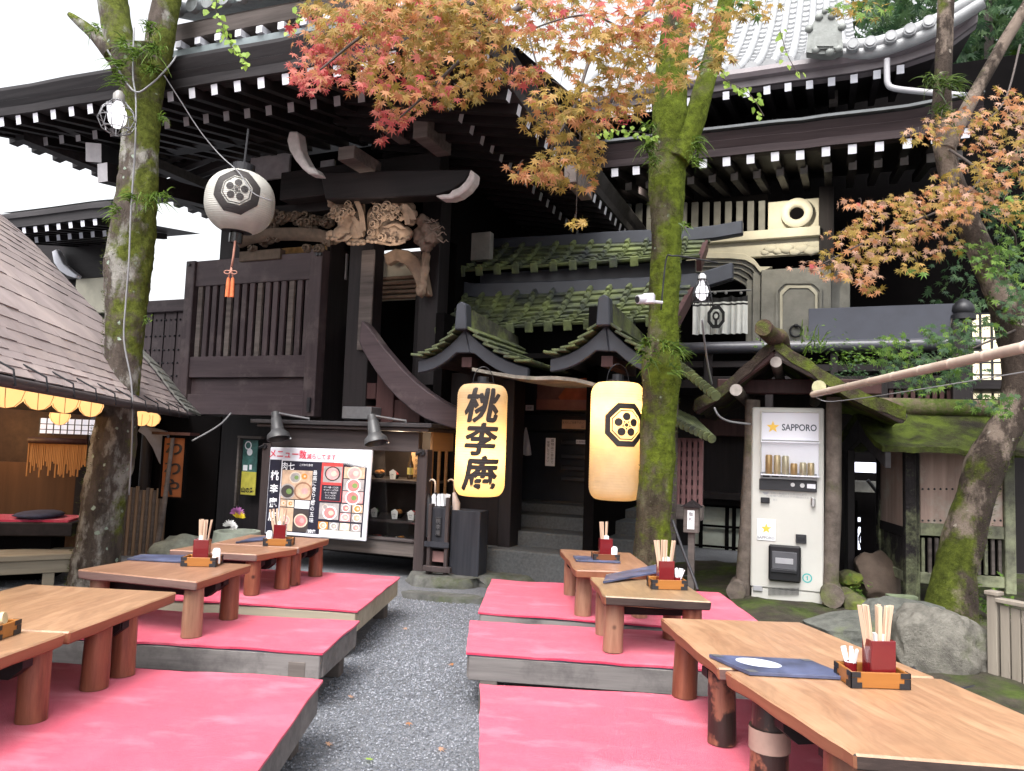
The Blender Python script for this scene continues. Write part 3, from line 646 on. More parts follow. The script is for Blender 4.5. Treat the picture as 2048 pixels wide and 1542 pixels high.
# long tie beams under the eave
for (u0, v0, u1, v1, y, dp_) in ((330, 268, 900, 300, -.55, .2), (560, 345, 880, 400, -.35, .2), (430, 425, 700, 445, -.1, .2)):
    a = L.at(u0, (v0 + v1) / 2, y); b = L.at(u1, (v0 + v1) / 2 - .1 * (u1 - u0), y); h = L.at(u0, v0, y).z - L.at(u0, v1, y).z
    mb = MB(); mb.box(a.x, b.x, y, y + dp_, a.z - h / 2, a.z + h / 2); mb.build('tie_beam', W_DARK, LB, bevel=.01)
for (u0, v0, u1, v1) in ((500, 310, 578, 358), (690, 315, 705, 345), (765, 330, 800, 400), (640, 320, 668, 345)): pbox('plaster_panel', u0, v0, u1, v1, .3, .045, OFFW)
for (u0, v0, u1, v1) in ((748, 210, 770, 250), (826, 235, 855, 275), (676, 292, 708, 318), (1128, 330, 1152, 365)): pbox('beam_end', u0, v0, u1, v1, -1.0, .5, [W_WEATH])
# curved white nosings on the beams
def nosing(pix, y, th, m, parent=LB, fr=L, name='beam_nosing'):
    mb = MB(); mb.prism([fr.at(u, v, y) for u, v in pix], (0, th, 0)); return mb.build(name, m, parent, bevel=.012)
BONE = mat('bleached_timber', (.5, .46, .45), .75, .25, 12, .3, 50)
nosing([(578, 262), (573, 280), (578, 300), (590, 320), (604, 337), (616, 347), (637, 349), (628, 335), (618, 333), (608, 316), (600, 300), (597, 280), (594, 262)], -1.15, .14, BONE)
nosing([(940, 338), (949, 345), (946, 362), (934, 378), (917, 391), (900, 397), (880, 397), (870, 391), (885, 388), (897, 388), (904, 380), (918, 374), (930, 362), (937, 350)], -.75, .14, BONE)
nosing([(640, 345), (780, 340), (940, 338), (937, 350), (930, 362), (904, 380), (870, 391), (760, 396), (650, 398)], -.62, .2, W_DARK, name='bracket_beam')
# pillars
for (u0, u1, v0, v1, y, m) in ((442, 482, 380, 540, .05, W_DARKZ), (694, 740, 395, 838, -.12, W_DARKZ), (838, 876, 395, 770, .05, W_DARKZ), (826, 868, 590, 800, .35, W_DARKZ)):
    pbox('pillar', u0, v0, u1, v1, y, .24, m)
pbox('pillar_board', 718, 500, 744, 700, -.17, .03, W_WEATH)
# ---- lattice gate panel
gx0, gx1, gz0, gz1 = L.at(374, 680, 0).x, L.at(646, 680, 0).x, L.at(520, 832, 0).z, L.at(520, 515, 0).z
GP = bpy.data.objects.new('lattice_panel', None); COL.objects.link(GP); GP.parent = LB
def zz(v): return L.at(515, v, 0).z
for q_ in ((gx0, gx0 + .15, -.10, .05, gz0, gz1), (gx1 - .17, gx1, -.10, .05, gz0, gz1 + .02)): mb = MB(); mb.box(*q_); mb.build('stile', W_GATE, GP, bevel=.008)
a, b = gx0 + .1503, gx1 - .1703
for q_ in ((-.07, .03, zz(568), gz1 - .003), (-.08, .03, zz(756), zz(713)), (-.08, .03, gz0 + .003, zz(790)), (-.03, .02, zz(790), zz(756))): mb = MB(); mb.box(a, b, *q_); mb.build('rail', W_GATEX, GP, bevel=.006)
n = 15; sw = (b - a) / n
for k in range(n):
    mb = MB(); c_ = a + sw * (k + .62); mb.box(c_ - sw * .31, c_ + sw * .31, -.055, -.015, zz(713) - .002, zz(568) + .002); mb.build('slat', W_GATE if k % 4 else W_WEATH, GP, bevel=.004)
mb = MB(); mb.box(a, b, .0, .03, zz(713), zz(568)); mb.build('backing', BLACK, GP)
mb = MB()
for xx, zc, hh in ((gx1 - .06, gz0 + .14, .16), (gx0 + .05, gz0 + .14, .08)): mb.box(xx - .02, xx + .02, -.13, -.1, zc - hh / 2, zc + hh / 2)
for xx in (gx0 + .06, gx1 - .07, gx1 - .02): mb.tube([(xx, -.1, gz1 - .05), (xx, -.12, gz1 - .05)], .022, 8)
mb.build('iron_fitting', IRON, GP)
# gate return on its right side and boards in shade
mb = MB(); mb.box(gx1 - .05, gx1, .052, 1.2, gz0 - .1, gz1 + .25); mb.build('side_wall', W_DARKZ, LB)
# red-brown rails right of the gate
for (u0, v0, u1, v1, y) in ((716, 766, 752, 798, -.1), (752, 745, 787, 845, -.15), (787, 800, 840, 845, -.12), (716, 812, 752, 845, -.1)): pbox('stair_rail', u0, v0, u1, v1, y, .1, W_RED)
pbox('meter_box', 684, 813, 742, 838, -.35, .2, GREYMETAL)
# great curved barge board
nosing([(722, 640), (735, 652), (750, 672), (766, 694), (785, 716), (806, 740), (830, 763), (856, 784), (884, 802), (925, 822), (925, 862), (880, 850), (850, 838), (822, 820), (795, 797), (772, 772), (752, 745), (736, 720), (724, 700), (717, 682)], -.45, .14, W_GATEX, name='curved_barge_board')
# doorway and cream transom behind
pbox('doorway', 738, 595, 835, 845, 1.1, .05, BLACK)
pbox('transom_panel', 738, 505, 850, 600, .5, .04, CREAM)
for k, v in enumerate((552, 562, 571, 580, 590)): pbox('transom_moulding', 736, v, 852, v + 6, .42 - .02 * (k % 2), .08, CARVE)
pbox('side_plaster', 655, 508, 692, 560, .35, .04, OFFW)
# plank wall left of the gate, with rows of studs, and the opening over it
px0, px1 = L.at(285, 700, .3).x, L.at(392, 700, .3).x
mb = MB(); zt_, zb_ = L.at(330, 602, .3).z, .5; mb.box(px0, px1, .3, .36, zb_, zt_ - .16); mb.build('plank_wall', W_GATE, LB)
mb = MB(); mb.box(px0 - .1, px1, .24, .4, zt_ - .16, zt_); mb.build('wall_rail', W_GATEX, LB, bevel=.006)
mb = MB()
for v in (640, 672, 700, 726, 752):
    z = L.at(335, v, .3).z
    for k in range(11): xx = lerp(px0 + .05, px1 - .05, k / 10); mb.ico((xx, .295, z), .016, 1)
mb.build('nail_head', IRON, LB)
for k in range(4):
    xx = lerp(px0, px1, (k + .7) / 4.4); mb = MB(); mb.box(xx - .006, xx + .006, .294, .3, zb_, zt_ - .16); mb.build('plank_joint', BLACK, LB)
# dark lower wall under the gate
mb = MB(); xq0, xq1 = L.at(350, 900, .5).x, L.at(905, 900, .5).x; mb.box(xq0, xq1, .5, .6, 0, gz0 + .1); mb.build('lower_wall', W_DARKZ, LB)
# carved lintel, lions and dragon
mb = MB(); random.seed(5)
for (u0, v0, u1, v1, y, n_, r0) in ((478, 425, 660, 446, -.12, 46, .055), (478, 446, 560, 500, -.1, 22, .05), (610, 440, 668, 500, -.1, 22, .05)):
    for _ in range(n_):
        p = L.at(random.uniform(u0, u1), random.uniform(v0, v1), y + random.uniform(-.05, .05)); a = random.uniform(0, 6); rr = r0 * random.uniform(.7, 1.2); mb.tube([p + V((rr * (1 - i / 14) * math.cos(a + i * .55), -.003 * i, rr * (1 - i / 14) * math.sin(a + i * .55) * .8)) for i in range(13)], rr * .3, 6); mb.ico(p + V((0, .04, 0)), rr * 1.1, 2, (1.2, .5, .9), .3, 2.2, random.random() * 40)
CARVD = mat('shaded_carving', (.085, .06, .042), .8, .4, 10, .4, 60); mb.build('carved_lintel', CARVD, LB, smooth=True)  # darker copy of the carving wood: the lintel's weaker light put into colour
pts = [(480, 470), (505, 462), (540, 456), (590, 455), (640, 458), (660, 468)]
mb = MB(); mb.grid([[L.at(u, v, -.2), L.at(u, v + 12, -.22), L.at(u, v + 26, -.12)] for u, v in pts]); mb.build('lintel_board', CARVD, LB, smooth=True)
for (u0, v0, u1, v1) in ((478, 500, 560, 520),): pbox('lintel_shelf', u0, v0, u1, v1, -.1, .1, CARVD)
pbox('gilded_panel', 500, 495, 660, 520, .3, .03, mat('gilded_wood', (.45, .25, .08), .6, .5, 12))
def carving(name, parts, y, sub=3, nz=.18, seed=0, m=CARVE, spirals=(), vox=.012, grooves=()):
    """one carved figure: overlapping masses given by pixel, fused into a single surface"""
    mb = MB()
    for (u, v, ru, rv, dy) in parts:
        p = L.at(u, v, y + dy); k = 1.0 / FPX * (L.M @ p).y; mb.ico(p, 1, sub, (ru * k, min(ru, rv) * k * .95, rv * k), nz, 2.4, seed + u)
    for (u, v, r, dy) in spirals:
        p = L.at(u, v, y + dy); k = 1.0 / FPX * (L.M @ p).y; pt = []
        for i in range(24): a = i * .5; q = r * k * 1.15 * (1 - i / 25); pt.append(p + V((q * math.cos(a), -.02 - .02 * i / 10, q * math.sin(a))))
        mb.tube(pt, r * k * .19, 7); mb.ico(p + V((0, .02, 0)), r * k * .9, 2, (1, .5, 1))
    for g in grooves:
        for dx in (-4, 0, 4): mb.tube(smooth_path([L.at(u + dx, v, y - .17) for u, v in g], 5), .011, 6)
    o = mb.build(name, m, LB, smooth=True); rm = o.modifiers.new('fuse', 'REMESH'); rm.mode = 'VOXEL'; rm.voxel_size = vox; rm.use_smooth_shade = True
    return o
def lion(pix, spirals, grooves, toes, seed):
    carving('lion_carving', pix + [(u, v, r, r * .8, dy) for u, v, r, dy in toes], -.35, nz=.09, seed=seed, vox=.0075, spirals=spirals, grooves=grooves)
lion([(690, 398, 27, 17, 0), (676, 394, 15, 11, -.06), (664, 402, 11, 8, -.1), (662, 410, 9, 5, -.08), (706, 392, 14, 8, -.02), (714, 386, 7, 6, -.02), (686, 422, 27, 22, .02), (702, 446, 28, 28, 0), (716, 460, 16, 26, -.05), (690, 466, 24, 18, -.05), (676, 470, 12, 16, -.1), (662, 470, 11, 10, -.1), (706, 484, 18, 7, -.1), (724, 484, 10, 7, -.1), (724, 430, 7, 36, .03)],
     [(672, 423, 10, -.2), (688, 428, 10, -.24), (703, 424, 8, -.22), (680, 440, 8, -.24), (664, 432, 7, -.14), (698, 410, 7, -.2)], [((712, 400), (722, 425), (727, 462)), ((704, 432), (716, 450), (722, 474)), ((700, 470), (690, 480), (676, 482))], [(698, 487, 5, -.16), (707, 488, 5, -.17), (716, 488, 5, -.17), (656, 476, 5, -.17), (664, 478, 5, -.18), (672, 478, 5, -.17), (727, 487, 5, -.14)], 2)
lion([(778, 412, 34, 16, .02), (798, 403, 22, 9, -.04), (806, 398, 12, 6, -.06), (818, 416, 14, 14, -.02), (826, 428, 10, 10, -.04), (822, 444, 10, 9, -.02), (766, 438, 30, 26, 0), (784, 462, 30, 22, -.05), (806, 468, 22, 16, -.06), (754, 466, 18, 12, -.06), (744, 478, 14, 9, -.1), (776, 482, 30, 8, -.08), (742, 440, 9, 28, .03)],
     [(757, 419, 10, -.22), (775, 414, 10, -.25), (792, 420, 9, -.24), (765, 435, 9, -.26), (782, 434, 8, -.25), (748, 432, 8, -.16), (750, 449, 10, -.2), (766, 476, 9, -.24), (800, 436, 7, -.2), (744, 466, 8, -.18), (785, 480, 7, -.2), (752, 405, 7, -.1)], [((800, 412), (812, 430), (816, 450)), ((808, 408), (822, 424), (828, 440)), ((770, 455), (790, 448), (808, 458)), ((760, 484), (784, 490), (808, 484))], [(736, 482, 5, -.18), (744, 484, 5, -.19), (752, 484, 5, -.19), (800, 482, 5, -.16), (809, 480, 5, -.16), (816, 476, 5, -.15)], 11)
random.seed(9)
carving('dragon_carving', [(845, 440, 14, 12, 0), (858, 458, 16, 14, -.04), (866, 476, 18, 16, -.05), (852, 490, 14, 16, -.02), (842, 470, 16, 20, .02), (874, 462, 8, 18, -.03)], -.3, nz=.5, seed=20, m=mat('dark_carving', (.12, .08, .06), .8, .4, 12), vox=.014)
mb = MB()
for k in range(7):
    p = L.at(850 + 4 * k, 440 + 6 * k, -.4); q = [p]
    for i in range(5): q.append(q[-1] + V((.035, -.015, random.uniform(-.045, .04))))
    mb.tube(q, [.01, .01, .009, .007, .005, .003], 6)
mb.build('dragon_whisker', mat('whisker_wood', (.14, .1, .08), .8, .3, 12), LB, smooth=True)
nosing([(766, 508), (790, 497), (815, 500), (835, 515), (850, 545), (858, 590), (848, 592), (836, 585), (830, 565), (822, 545), (808, 528), (790, 520), (772, 530)], -.05, .1, CARVE, name='carved_bracket')
carving('carved_scroll', [(852, 520, 9, 30, 0), (848, 555, 9, 30, 0), (842, 582, 10, 14, 0)], -.1, nz=.5, seed=33)
lamp('spot_lamp_light', L.at(735, 520, -1.1), 14, (1, .86, .72), .05, LB, 70, L.at(745, 440, -.3))
lamp('spot_lamp_light', L.at(560, 520, -1.2), 2.5, (1, .8, .6), .05, LB, 90, L.at(560, 450, -.1))
# ---- low building behind, far left
LR = Fr((-6.2, 13.0, 0), -23)
RB = T('rear_hall', 'farther dark hall with two rows of white rafter ends behind the shingled hut', 'building', LR)
zr = sorted((LR.at(u, v, -1.2).x, LR.at(u, v, -1.2).z) for u, v in ((48, 461), (94, 456), (141, 450), (190, 444), (214, 443))); fr_ = lambda x: interp(zr, x)
zr2 = sorted((LR.at(u, v, -.7).x, LR.at(u, v, -.7).z) for u, v in ((62, 481), (105, 476), (148, 472), (217, 466))); fr2 = lambda x: interp(zr2, x)
xa_ = LR.at(-30, 470, -1.2).x; xb_ = LR.at(228, 440, -1.2).x; s_ = (LR.at(190, 444, -1.2).x - LR.at(48, 461, -1.2).x) / 6
xs = [LR.at(48, 461, -1.2).x + s_ * k for k in range(-3, 7)]
rafters(RB, xs, -1.2, -.3, fr_, 'flying_rafter', .09, .1); rafters(RB, [x + s_ * .6 for x in xs[:-1]], -.7, .3, fr2, 'base_rafter', .09, .1)
mb = MB(); sweep(mb, frange(xa_, xb_, 20), fr_, [(.1, .06), (-.03, .06), (-.04, .2), (-.08, .21), (-.08, .3), (.2, .42)], 'x', -1.2); mb.build('eave_board', W_FASC, RB)
mb = MB(); mb.grid([[(x, -1.2, fr_(x) + .36), (x, -1.0, fr_(x) + .45), (x, .5, fr_(x) + .9)] for x in frange(xa_, xb_, 10)]); mb.build('roof', COPPER, RB)
mb = MB(); mb.grid([[(x, -1.2, fr_(x) + .055), (x, .6, fr2(x) + .3)] for x in frange(xa_, xb_, 10)]); mb.build('soffit', W_DARK, RB)
pbox('wall', 0, 480, 232, 560, .3, .2, W_DARK, RB, LR); pbox('plaster_panel', 150, 545, 232, 625, .35, .1, CREAM, RB, LR); pbox('lower_wall', -60, 555, 236, 1000, .5, .2, W_DARK, RB, LR)
nosing([(103, 503), (112, 498), (118, 512), (126, 528), (140, 540), (153, 550), (150, 556), (134, 551), (118, 541), (107, 525)], .1, .12, WHITE, RB, LR)
# ================================================================ RIGHT BUILDING
Q2 = Fr((3.57, 10, 0), -23)
RH = T('two_storey_restaurant', 'two storey hall with cream plaster, balcony and grey tiled roof, on the right', 'building', Q2)
ER = -1.9
rp = [(1184, 349), (1228, 345), (1271, 341), (1406, 327), (1453, 323), (1502, 318), (1550, 313), (1601, 310), (1653, 303), (1706, 298), (1759, 293), (1814, 287), (1920, 268)]
zR = sorted((Q2.at(u, v, ER).x, Q2.at(u, v, ER).z) for u, v in rp); gR = lambda x: interp(zR, x)
rp2 = [(1219, 376), (1385, 360), (1473, 352), (1563, 343), (1658, 335), (1758, 326), (1808, 321)]
zR2 = sorted((Q2.at(u, v, ER + .6).x, Q2.at(u, v, ER + .6).z) for u, v in rp2); gR2 = lambda x: interp(zR2, x)
a = Q2.at(1453, 323, ER).x; s_ = (Q2.at(1759, 293, ER).x - a) / 6
xr1 = Q2.at(1955, 262, ER).x; xr0 = Q2.at(1130, 352, ER).x
xs = [a + s_ * k for k in range(-12, 20) if xr0 < a + s_ * k < xr1]
rafters(RH, xs, ER, ER + .9, gR, 'flying_rafter', .085, .1); rafters(RH, [x + .02 for x in xs], ER + .6, .3, gR2, 'base_rafter', .085, .1, mats=[W_DARK, mat('grey_white_paint', (.2, .19, .19), .7, .35, 12)])  # lower row ends are a darker grey-white than the upper row
XR = frange(xr0 - .1, xr1 + .05, 40)
mb = MB(); sweep(mb, XR, gR, [(.1, .06), (-.03, .06), (-.05, .14), (-.02, .15), (-.07, .23), (-.05, .24), (-.1, .32), (-.06, .33)], 'x', ER); mb.build('eave_board', wood('dark_eave_board', (.02, .014, .016), (.07, .052, .055), 'x', 9, .6, .4), RH, smooth=30)
mb = MB(); sweep(mb, XR, gR, [(-.06, .33), (-.13, .345), (-.13, .375), (-.1, .385), (.25, .45), (1.6, .9)], 'x', ER); mb.build('copper_roof_edge', COPPER, RH, smooth=30)
mb = MB(); mb.grid([[(x, ER + .02, gR(x) + .055), (x, ER + .62, gR2(x) + .16), (x, .6, gR2(x) + .55)] for x in XR]); mb.build('soffit', W_DARK, RH)
# upper eave, one row of rafter ends, gutter and tiled roof
EU = -1.0
up = [(1150, 240), (1452, 191), (1494, 186), (1536, 180), (1577, 174), (1621, 169), (1664, 163), (1710, 157), (1754, 149), (1800, 139), (1880, 112), (1950, 60)]
zV = sorted((Q2.at(u, v, EU).x, Q2.at(u, v, EU).z) for u, v in up); gV = lambda x: interp(zV, x)
a = Q2.at(1452, 191, EU).x; s_ = (Q2.at(1754, 149, EU).x - a) / 7; xv0 = Q2.at(1090, 250, EU).x; xv1 = Q2.at(1955, 60, EU).x
rafters(RH, [a + s_ * k for k in range(-9, 9)], EU, .4, gV, 'upper_rafter', .08, .1)
XV = frange(xv0, xv1, 40)
GUT = mat('purple_brown_gutter', (.15, .125, .135), .5, .2, 6)
mb = MB(); sweep(mb, XV, gV, [(.12, .05), (-.02, .07), (-.03, .15), (-.1, .16), (-.13, .21), (-.12, .27), (-.05, .275), (.1, .27)], 'x', EU); mb.build('gutter', GUT, RH, smooth=30)
mb = MB(); mb.grid([[(x, EU, gV(x) + .06), (x, .6, gV(x) + .4)] for x in XV]); mb.build('soffit', W_DARK, RH)
ROOFT = mat('silver_grey_tile', (.27, .275, .285), .45, .25, 5, .2, 40)
def hon_roof(parent, xs, zf, y0, depth, rise, name='roof', col=.215, m=ROOFT):
    """tiled roof with round ribs and stepped pans rising from an eave"""
    mb = MB(); NJ = 22
    def pt(x, t): return V((x, y0 + depth * t, zf(x) + .28 + rise * (t * .62 + t * t * .38)))
    x = xs[0]
    while x < xs[-1]:
        rows = []
        for j in range(NJ):
            t0, t1 = j / NJ, (j + 1) / NJ; a, b = pt(x + .045, t0), pt(x + col - .045, t0); c, d_ = pt(x + col - .045, t1), pt(x + .045, t1); up_ = V((0, -.01, .03))
            mid0, mid1 = (a + b) / 2 - V((0, 0, .015)), (c + d_) / 2 - V((0, 0, .015))
            mb.grid([[a, a + up_, d_], [mid0, mid0 + up_, mid1], [b, b + up_, c]])
        mb.tube([pt(x, j / NJ) + V((0, 0, .02)) for j in range(NJ + 1)], [.062 - .006 * (j % 2) for j in range(NJ + 1)], 10)
        mb.tube([pt(x, 0) + V((0, -.03, .01)), pt(x, 0) + V((0, .02, .015))], .078, 14); x += col
    return mb.build(name, m, parent, smooth=40)
hon_roof(RH, frange(xv0, Q2.at(1700, 120, EU).x, 4), gV, EU - .05, 5.2, 4.3)
hon_roof(RH, frange(Q2.at(1700, 120, EU).x + .02, Q2.at(1830, 110, EU).x, 4), gV, EU - .05, .8, .45, 'corner_roof')
# corner ridge with round ends, ridge-end ornament, down pipe
rid = smooth_path([Q2.at(1640, 92, EU - .05), Q2.at(1740, 90, EU - .1), Q2.at(1830, 62, EU - .15), Q2.at(1900, 28, EU - .2), Q2.at(1965, -12, EU - .25)], 5)
mb = MB(); mb.tube(rid, .085, 10); mb.tube([p - V((0, .02, .11)) for p in rid], .07, 10)
mb.build('corner_ridge', ROOFT, RH, smooth=40)
for u, v in ((1706, 88), (1741, 83), (1782, 72), (1820, 58), (1858, 42)):
    p = Q2.at(u, v, EU - .3); mb = MB(); mb.tube([p, p + V((0, .18, .02))], .07, 16); mb.tube([p - V((0, .012, 0)), p], .05, 16); mb.build('round_tile_end', ROOFT, RH, smooth=40)
mb = MB(); p0 = EU - .35
mb.prism([Q2.at(u, v, p0) for u, v in ((1612, 104), (1617, 60), (1632, 36), (1650, 26), (1670, 36), (1684, 58), (1686, 100), (1666, 108), (1640, 108))], (0, .14, 0))
mb.prism([Q2.at(u, v, p0 - .03) for u, v in ((1624, 98), (1630, 66), (1650, 44), (1672, 66), (1676, 96))], (0, .04, 0))
mb.prism([Q2.at(u, v, p0 - .05) for u, v in ((1634, 92), (1638, 72), (1650, 60), (1664, 72), (1667, 92))], (0, .03, 0))
for u, v, r in ((1618, 58, .05), (1684, 54, .05), (1638, 34, .05), (1664, 32, .05), (1632, 100, .05), (1660, 104, .055), (1676, 98, .045), (1650, 22, .04), (1668, 18, .045), (1676, 30, .03)): mb.ico(Q2.at(u, v, p0), r, 2, (1, .8, 1), .1)
mb.build('ridge_end_ornament', mat('dark_roof_tile', (.17, .18, .17), .55, .35, 8, .4, 40), RH, smooth=40)
mb = MB(); mb.tube(smooth_path([Q2.at(u, v, -1.15) for u, v in ((1774, 118), (1774, 150), (1776, 168), (1790, 177), (1850, 184), (1940, 192))], 5), .034, 10); mb.build('down_pipe', mat('pale_grey_pipe', (.33, .32, .34), .5, .1, 6), RH, smooth=50)
for (u0, v0, u1, v1) in ((1445, 196, 1530, 216), (1540, 188, 1646, 203)): pbox('wall_batten', u0, v0, u1, v1 - 10, -.1, .05, OFFW, RH, Q2)
pbox('pillar', 1658, 152, 1676, 205, -.3, .15, W_WEATH, RH, Q2)
def rb(name, u0, v0, u1, v1, y, dep, m, bev=.006, parent=None): return pbox(name, u0, v0, u1, v1, y, dep, m, parent or RH, Q2, bev)
# walls
x0, x1 = Q2.at(880, 700, 1.2).x, Q2.at(2060, 700, 1.2).x
mb = MB(); mb.box(x0, x1, 1.2, 1.4, 0, 6.95); mb.build('wall', BLACK, RH)
mb = MB(); mb.box(Q2.at(1340, 700, .0).x, x1, -.9, 1.2, Q2.at(1600, 760, -.9).z - .1, Q2.at(1600, 760, -.9).z); mb.build('balcony_floor', W_DARK, RH)
# cream upper band
rb('plaster_panel', 1168, 424, 1246, 470, .1, .1, CREAM); rb('plaster_panel', 930, 440, 1168, 520, .35, .1, CREAM); rb('plaster_panel', 1536, 400, 1638, 462, 0, .1, CREAM)
rb('lattice_backing', 1246, 400, 1536, 466, .22, .05, BLACK)
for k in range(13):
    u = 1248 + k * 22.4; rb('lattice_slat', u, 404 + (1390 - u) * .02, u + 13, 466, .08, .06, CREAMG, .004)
p = Q2.at(1594, 429, 0); mb = MB(); mb.X = MX.Translation(p) @ MX.Rotation(R(90), 4, 'X')
mb.lathe([(.2, -.02), (.2, .09), (.17, .11), (.12, .11), (.095, .09), (.09, -.02)], 32); mb.build('round_boss', CREAM, RH, smooth=50)
mb = MB(); mb.tube([p + V((0, -.03, 0)), p + V((0, -.028, 0))], .09, 24); mb.build('boss_hollow', BLACK, RH)
rb('pillar', 1638, 372, 1668, 545, -.05, .2, W_DARKZ)
rb('cornice', 1380, 461, 1640, 479, -.12, .2, CREAM); rb('frieze', 1372, 483, 1640, 514, -.02, .1, CREAM)
rb('cornice', 930, 478, 1000, 496, .15, .2, CREAM)
random.seed(12); mb = MB()
for u, v, r in ((1540, 498, 10), (1556, 503, 8), (1572, 499, 11), (1590, 504, 9), (1604, 497, 11), (1622, 502, 11), (1636, 500, 9), (1530, 505, 7)): mb.ico(Q2.at(u, v, -.02), r * .0066, 2, (1.3, .4, .8), .4, 2, u)
mb.build('cloud_relief', CREAM, RH, smooth=True)
# stepped arch under the frieze and the pilaster
ARCH = [(1380, 516), (1460, 517), (1490, 520), (1508, 530), (1520, 545)]
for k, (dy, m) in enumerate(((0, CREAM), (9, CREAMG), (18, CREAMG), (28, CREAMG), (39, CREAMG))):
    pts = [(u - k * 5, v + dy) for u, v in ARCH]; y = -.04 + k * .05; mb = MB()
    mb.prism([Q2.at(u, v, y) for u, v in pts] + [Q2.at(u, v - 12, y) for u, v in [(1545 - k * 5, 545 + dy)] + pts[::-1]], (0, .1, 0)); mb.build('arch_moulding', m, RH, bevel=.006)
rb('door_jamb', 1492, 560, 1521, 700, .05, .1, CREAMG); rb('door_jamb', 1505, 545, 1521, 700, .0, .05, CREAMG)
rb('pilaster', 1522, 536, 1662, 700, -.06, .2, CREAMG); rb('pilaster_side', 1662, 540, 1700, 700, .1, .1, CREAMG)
def octo(u0, v0, u1, v1, c): return [(u0 + c, v0), (u1 - c, v0), (u1 - c * .4, v0 + c * .5), (u1, v0 + c), (u1, v1), (u0, v1), (u0, v0 + c), (u0 + c * .4, v0 + c * .5)]
for k, (g, y, m) in enumerate(((0, -.09, CREAMG), (9, -.085, CREAM), (15, -.1, CREAMG))):
    mb = MB(); o = octo(1551 + g, 562 + g, 1644 - g, 705, 14)
    if k < 2:
        i_ = octo(1551 + g + 5, 562 + g + 5, 1644 - g - 5, 705, 14)
        for q in range(8):
            if q == 4: continue
            w_ = [o[q], o[(q + 1) % 8], i_[(q + 1) % 8], i_[q]]; mb.prism([Q2.at(u, v, y) for u, v in w_], (0, .06, 0))
    else: mb.prism([Q2.at(u, v, -.07) for u, v in o], (0, .03, 0))
    mb.build('panel_moulding' if k < 2 else 'inset_panel', m, RH)
p = Q2.at(1592, 662, -.1); mb = MB(); mb.tube([p + V((.075 * math.cos(a * .4), 0, .075 * math.sin(a * .4))) for a in range(16)], .014, 8, True); mb.ico(p + V((0, 0, .07)), .03, 2); mb.build('door_ring', IRON, RH, smooth=True)
# balcony
p, q = Q2.at(1335, 696, -.95), Q2.at(1960, 690, -.95); q.z = p.z = Q2.at(1600, 693, -.95).z; mb = MB(); mb.tube([p, q], .075, 14); mb.build('balcony_beam', mat('blue_black_beam', (.05, .05, .062), .4, .2, 8), RH, smooth=50)
SCREEN = mat('slate_blue_board', (.036, .039, .055), .6, .18, 4)
sc_ = T('screen_board', 'plain dark slate board standing along the balcony rail', 'screen', Q2); mb = MB(); x0, x1, z0, z1 = Q2.rect(1617, 612, 1911, 684, -.98); mb.box(x0, x1, -.98, -.95, z0, z1); mb.build('board', SCREEN, sc_, bevel=.004)
for u0, v0, u1, v1 in ((1370, 722, 1500, 735), (1500, 728, 1920, 743), (1370, 752, 1920, 764), (1700, 806, 1920, 820)): rb('balcony_rail', u0, v0, u1, v1, -.9, .08, W_DARK)
for u in (1407, 1530, 1660, 1760): rb('balcony_post', u, 702, u + 16, 830, -.93, .1, W_DARKZ)
for k in range(9): rb('picket', 1778 + k * 14.5, 766, 1787 + k * 14.5, 808, -.88, .04, W_RED, .003)
rb('corner_post', 1905, 640, 1946, 830, -1.05, .2, W_DARKZ)
p = Q2.at(1926, 640, -.95); mb = MB(); mb.lathe([(.13, 0), (.13, .05), (.1, .07), (.12, .1), (.11, .16), (.07, .21), (.02, .24), (0, .25)], 20, p); mb.build('post_cap', IRON, RH, smooth=50)
SHOJI = glow('lit_shoji_paper', (1, .88, .62), .4)
x0, x1, z0, z1 = Q2.rect(1938, 628, 2030, 800, -.2); mb = MB(); mb.box(x0, x1, -.2, -.17, z0, z1); wn = mb.build('lit_window', SHOJI, RH)
mb = MB()
for k in range(5): x = lerp(x0, x1, k / 4); mb.box(x - .012, x + .012, -.235, -.205, z0, z1)
for k in range(8): z = lerp(z0, z1, k / 7); mb.box(x0, x1, -.25, -.236, z - .01, z + .01)
mb.build('window_lattice', IRON, wn)
# lower storey: dark wall and paper windows
mb = MB(); mb.box(Q2.at(1330, 900, .4).x, Q2.at(2060, 900, .4).x, .4, .5, 0, Q2.at(1500, 780, .4).z); mb.build('lower_wall', W_DARKZ, RH)
rb('red_lintel', 1400, 838, 1500, 872, .1, .2, W_RED); rb('ground_shelf', 1400, 985, 1500, 1000, .05, .3, W_DARK)
x0, x1, z0, z1 = Q2.rect(1385, 1012, 1500, 1150, .3); SHJ = mat('grey_green_paper', (.34, .36, .31), .8, .12, 7); mb = MB(); mb.box(x0, x1, .3, .33, z0 + .15, z1); sw_ = mb.build('paper_window', SHJ, RH)
mb = MB()
for u in (1385, 1402, 1454, 1468, 1500): x = Q2.at(u, 1080, .3).x; mb.box(x - .025, x + .025, .26, .297, z0, z1)
for v in (1012, 1052, 1093, 1128): z = Q2.at(1440, v, .3).z; mb.box(x0, x1, .235, .259, z - .015, z + .015)
mb.build('window_lattice', BLACK, sw_)
